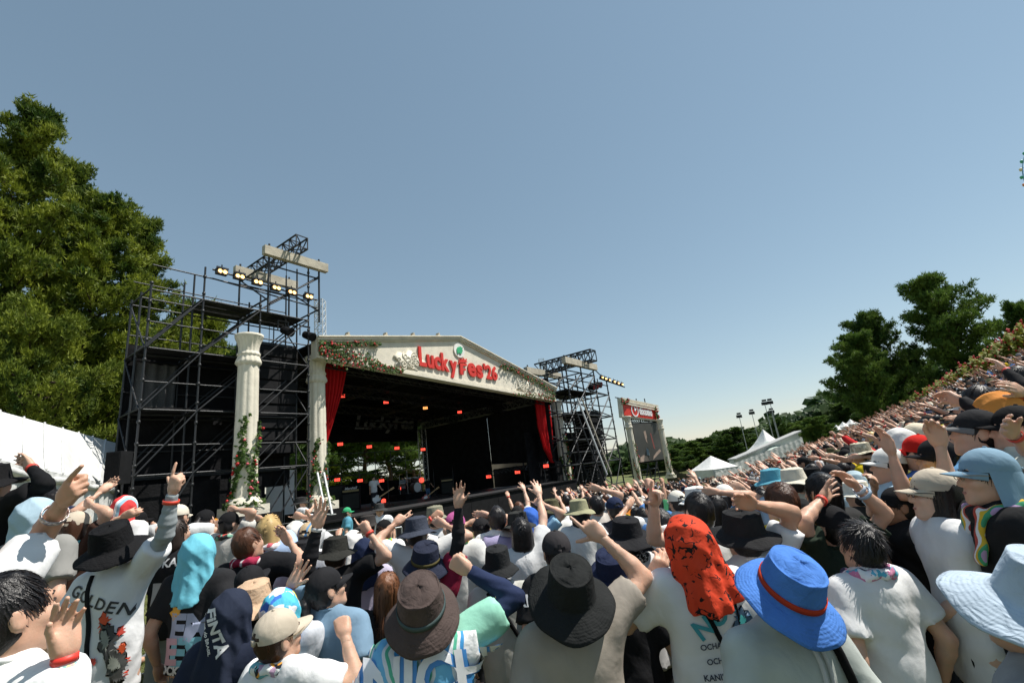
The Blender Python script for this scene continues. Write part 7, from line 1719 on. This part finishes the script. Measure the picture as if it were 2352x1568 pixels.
# ---- individuals: the nearest ones
recs = []
for dist_, x, y in placed[:NIND]:
    z = ground(x, y); s_ = rc.gauss(.985, .035); s_ = min(1.05, max(.90, s_))
    i = rc.choice((4, 4, 5, 10, 8, 3, 0, 1)) if (x < .0 and dist_ > 6) else rc.choice((4, 5, 8, 10, 11, 4, 10, 8, 11, 3)) if x > .8*y else rc.choice((0, 1, 2, 3, 4, 4, 4, 5, 6, 7, 8, 9, 10, 10, 10, 11)); b_, sh, HM, sv, arm = PROTO[i]
    tn, tc, _ = pick(TOPS); kind = pick(HEADW)[0]; hn, hc, _ = pick(HATS); hcn = rc.choices(['black', 'dark', 'brown', 'blond'], [60, 25, 14, 3])[0]
    rz = to_stage(Vector((x, y, 0)))+rc.gauss(0, 12)+ (18 if x > .75*y else 0)
    root = empty('person', (x, y, z), R(rz)); root.scale = (s_,)*3
    obj('body', b_, skin(rc.choices([0, 1, 2, 3], [5, 3, 1, 3])[0]), root); obj('tank_top' if sv == 'tank' else ('jacket' if sv == 'long' else 'shirt'), sh, cloth(tc), root)
    if BANDM[i] is not None and rc.random() < .6: obj('wristband', BANDM[i], m_wb, root)
    if rc.random() < .24: obj('neck_towel', scarf(rc.randrange(4), 'far'), rc.choice(TWS), root)
    sho = rc.random() < .35; obj('shorts' if sho else 'trousers', SHORTM if sho else LEGM, cloth(rc.choice([(.02, .02, .022), (.05, .06, .09), (.15, .12, .08), (.25, .25, .25), (.03, .03, .03)])), root)
    if kind in ('short', 'bob', 'long', 'pony'): obj('hair', hair(kind, 'mid' if dist_ < 9 else 'far', rc.randrange(3)), hairm(hcn), root, HM); hd_ = {'short': 'short', 'bob': 'bobbed', 'long': 'long', 'pony': 'ponytailed'}[kind]+' '+{'dark': 'dark brown'}.get(hcn, hcn)+' hair'
    else:
        if kind != 'hood': obj('hair', hair('short', 'far', 1), hairm(hcn), root, HM)
        headwear((kind, hc), 'mid', rc.randrange(40), root, HM); hd_ = hn+' '+{'bucket': 'bucket hat', 'cap': 'cap', 'hood': 'towel hood'}[kind]
    px, py, dd = proj((x, y, z+1.58*s_))
    loc = ('by the column' if px < 720 else 'below the stage' if px < 1010 else 'below the drape' if px < 1280 else 'below the scaffold' if px < 1440 else 'below the screen' if px < 1600 else 'beside the slope' if px < 1800 else 'below the slope' if px < 2000 else 'on the slope' if px < 2180 else 'on the upper slope')
    recs.append([px, root, 'fan with %s, %s %s, %s' % (hd_, tn, {'tee': 'tee', 'long': 'top', 'tank': 'vest'}[sv], arm), loc])
byl = {}
for r_ in recs: byl.setdefault((r_[2], r_[3]), []).append(r_)
ORD = ['leftmost', 'second from left', 'third from left', 'fourth from left', 'fifth from left', 'sixth from left', 'seventh from left', 'eighth from left', 'ninth from left']
for k, L in byl.items():
    L.sort(key=lambda q: q[0])
    for i, q in enumerate(L):
        lab = q[2]+', '+q[3]+(', '+ORD[min(i, 8)] if len(L) > 1 else '')
        if len(lab.split()) > 16: lab = lab.replace('fan with ', '')
        props(q[1], lab, 'person', 'festival crowd')
# ---- everyone farther away, as one mass
def low_person(v, rg):
    b = MB(); h = 1.585
    hat = v % 4
    V, F = lathe([(.001, h+.115), (.06, h+.095), (.085, h+.03), (.075, h-.06), (.05, h-.12), (.05, h-.2)], 7); b.add(V, F, 0)
    if hat == 0: V, F = lathe([(.001, h+.135), (.07, h+.12), (.098, h+.05), (.088, h-.06)], 8); V = [(x, y-.02, z) for x, y, z in V]; b.add(V, F, 1)
    elif hat == 1: V, F = lathe([(.001, h+.14), (.085, h+.135), (.10, h+.03), (.175, h-.005)], 10); b.add(V, F, 1)
    elif hat == 2:
        V, F = lathe([(.001, h+.14), (.07, h+.12), (.097, h+.05), (.097, h+.02)], 8); b.add(V, F, 1); b.add([(-.07, .07, h+.025), (.07, .07, h+.025), (.05, .18, h+.01), (-.05, .18, h+.01)], [(0, 1, 2, 3)], 1)
    else: V, F = lathe([(.001, h+.135), (.07, h+.12), (.098, h+.05), (.10, h-.06), (.09, h-.16)], 8); V = [(x, y-.025, z) for x, y, z in V]; b.add(V, F, 1)
    V, F = lathe([(.06, 1.46), (.20, 1.40), (.215, 1.28), (.185, 1.05), (.20, .80)], 10, 1, .62); b.add(V, F, 2)
    for s in (-1, 1):
        b.bar((s*.09, 0, .82), (s*.11, 0, 0), .09, 5, .06, 3, cap=False)
        S = Vector((s*.19, 0, 1.37))
        up_ = (v//4) % 3 == 0 or ((v//4) % 3 == 1 and s > 0)
        if up_: E = S+Vector((s*.10+rg.normal(0, .05), .18, .16)); T = E+Vector((rg.normal(0, .10), .10+rg.uniform(-.05, .12), .20+rg.uniform(-.06, .04)))
        else: E = S+Vector((s*.05, -.03, -.27)); T = E+Vector((-s*.05, .15, -.15))
        b.bar(S, S.lerp(E, .65), .075, 6, .075, 2); b.bar(S.lerp(E, .6), E, .045, 5, .04, 0, cap=False); b.bar(E, T, .04, 5, .027, 0)
        dv = (T-E).normalized(); sd_ = dv.cross(Vector((0, 1, 0))).normalized()
        for a in (-.5, -.17, .17, .5): b.bar(T+sd_*a*.05, T+dv*.16*(1-.3*abs(a))+sd_*a*.13, .013, 3, .009, 0, cap=False)
    return np.array([tuple(v_) for v_ in b.V]), b.F, b.mi
LOW = [low_person(v, np.random.default_rng(v)) for v in range(12)]
mats = [skin(0), skin(1)]+[hairm('black'), hairm('dark')]+[cloth(h[1]) for h in HATS]+[cloth(t[1]) for t in TOPS]+[cloth((.03, .03, .035)), cloth((.12, .12, .14))]
nH, nT = len(HATS), len(TOPS)
VV = []; FF = []; MI = []; n0 = 0
FARLIST = placed[NIND:]+outside
for dist_, x, y in FARLIST:
    v = rc.choice((0, 1, 2, 3)) if rc.random() < .07 else rc.choice((4, 5, 6, 7)) if rc.random() < .34 else rc.choice((8, 9, 10, 11)); V, F, mi = LOW[v]; s_ = min(1.06, max(.88, rc.gauss(.985, .04))); a = R(to_stage(Vector((x, y, 0)))+rc.gauss(0, 15)); ca, sa = math.cos(a), math.sin(a)
    q = V*s_; VV.append(np.stack([q[:, 0]*ca-q[:, 1]*sa+x, q[:, 0]*sa+q[:, 1]*ca+y, q[:, 2]+ground(x, y)], 1))
    FF += [tuple(i+n0 for i in f) for f in F]; n0 += len(V)
    mp_ = {0: rc.choice((0, 0, 1)), 1: (rc.choice((2, 3)) if v % 4 in (0, 3) else 4+HATS.index(pick(HATS))), 2: 4+nH+TOPS.index(pick(TOPS)), 3: rc.choice((4+nH+nT, 4+nH+nT+1))}
    MI += [mp_[m] for m in mi]
if VV:
    o = obj('crowd', mesh('crowd', np.concatenate(VV), FF, True, MI), mats); props(o, 'far crowd covering the slope and the floor before the stage', 'crowd', 'festival crowd', 'stuff')
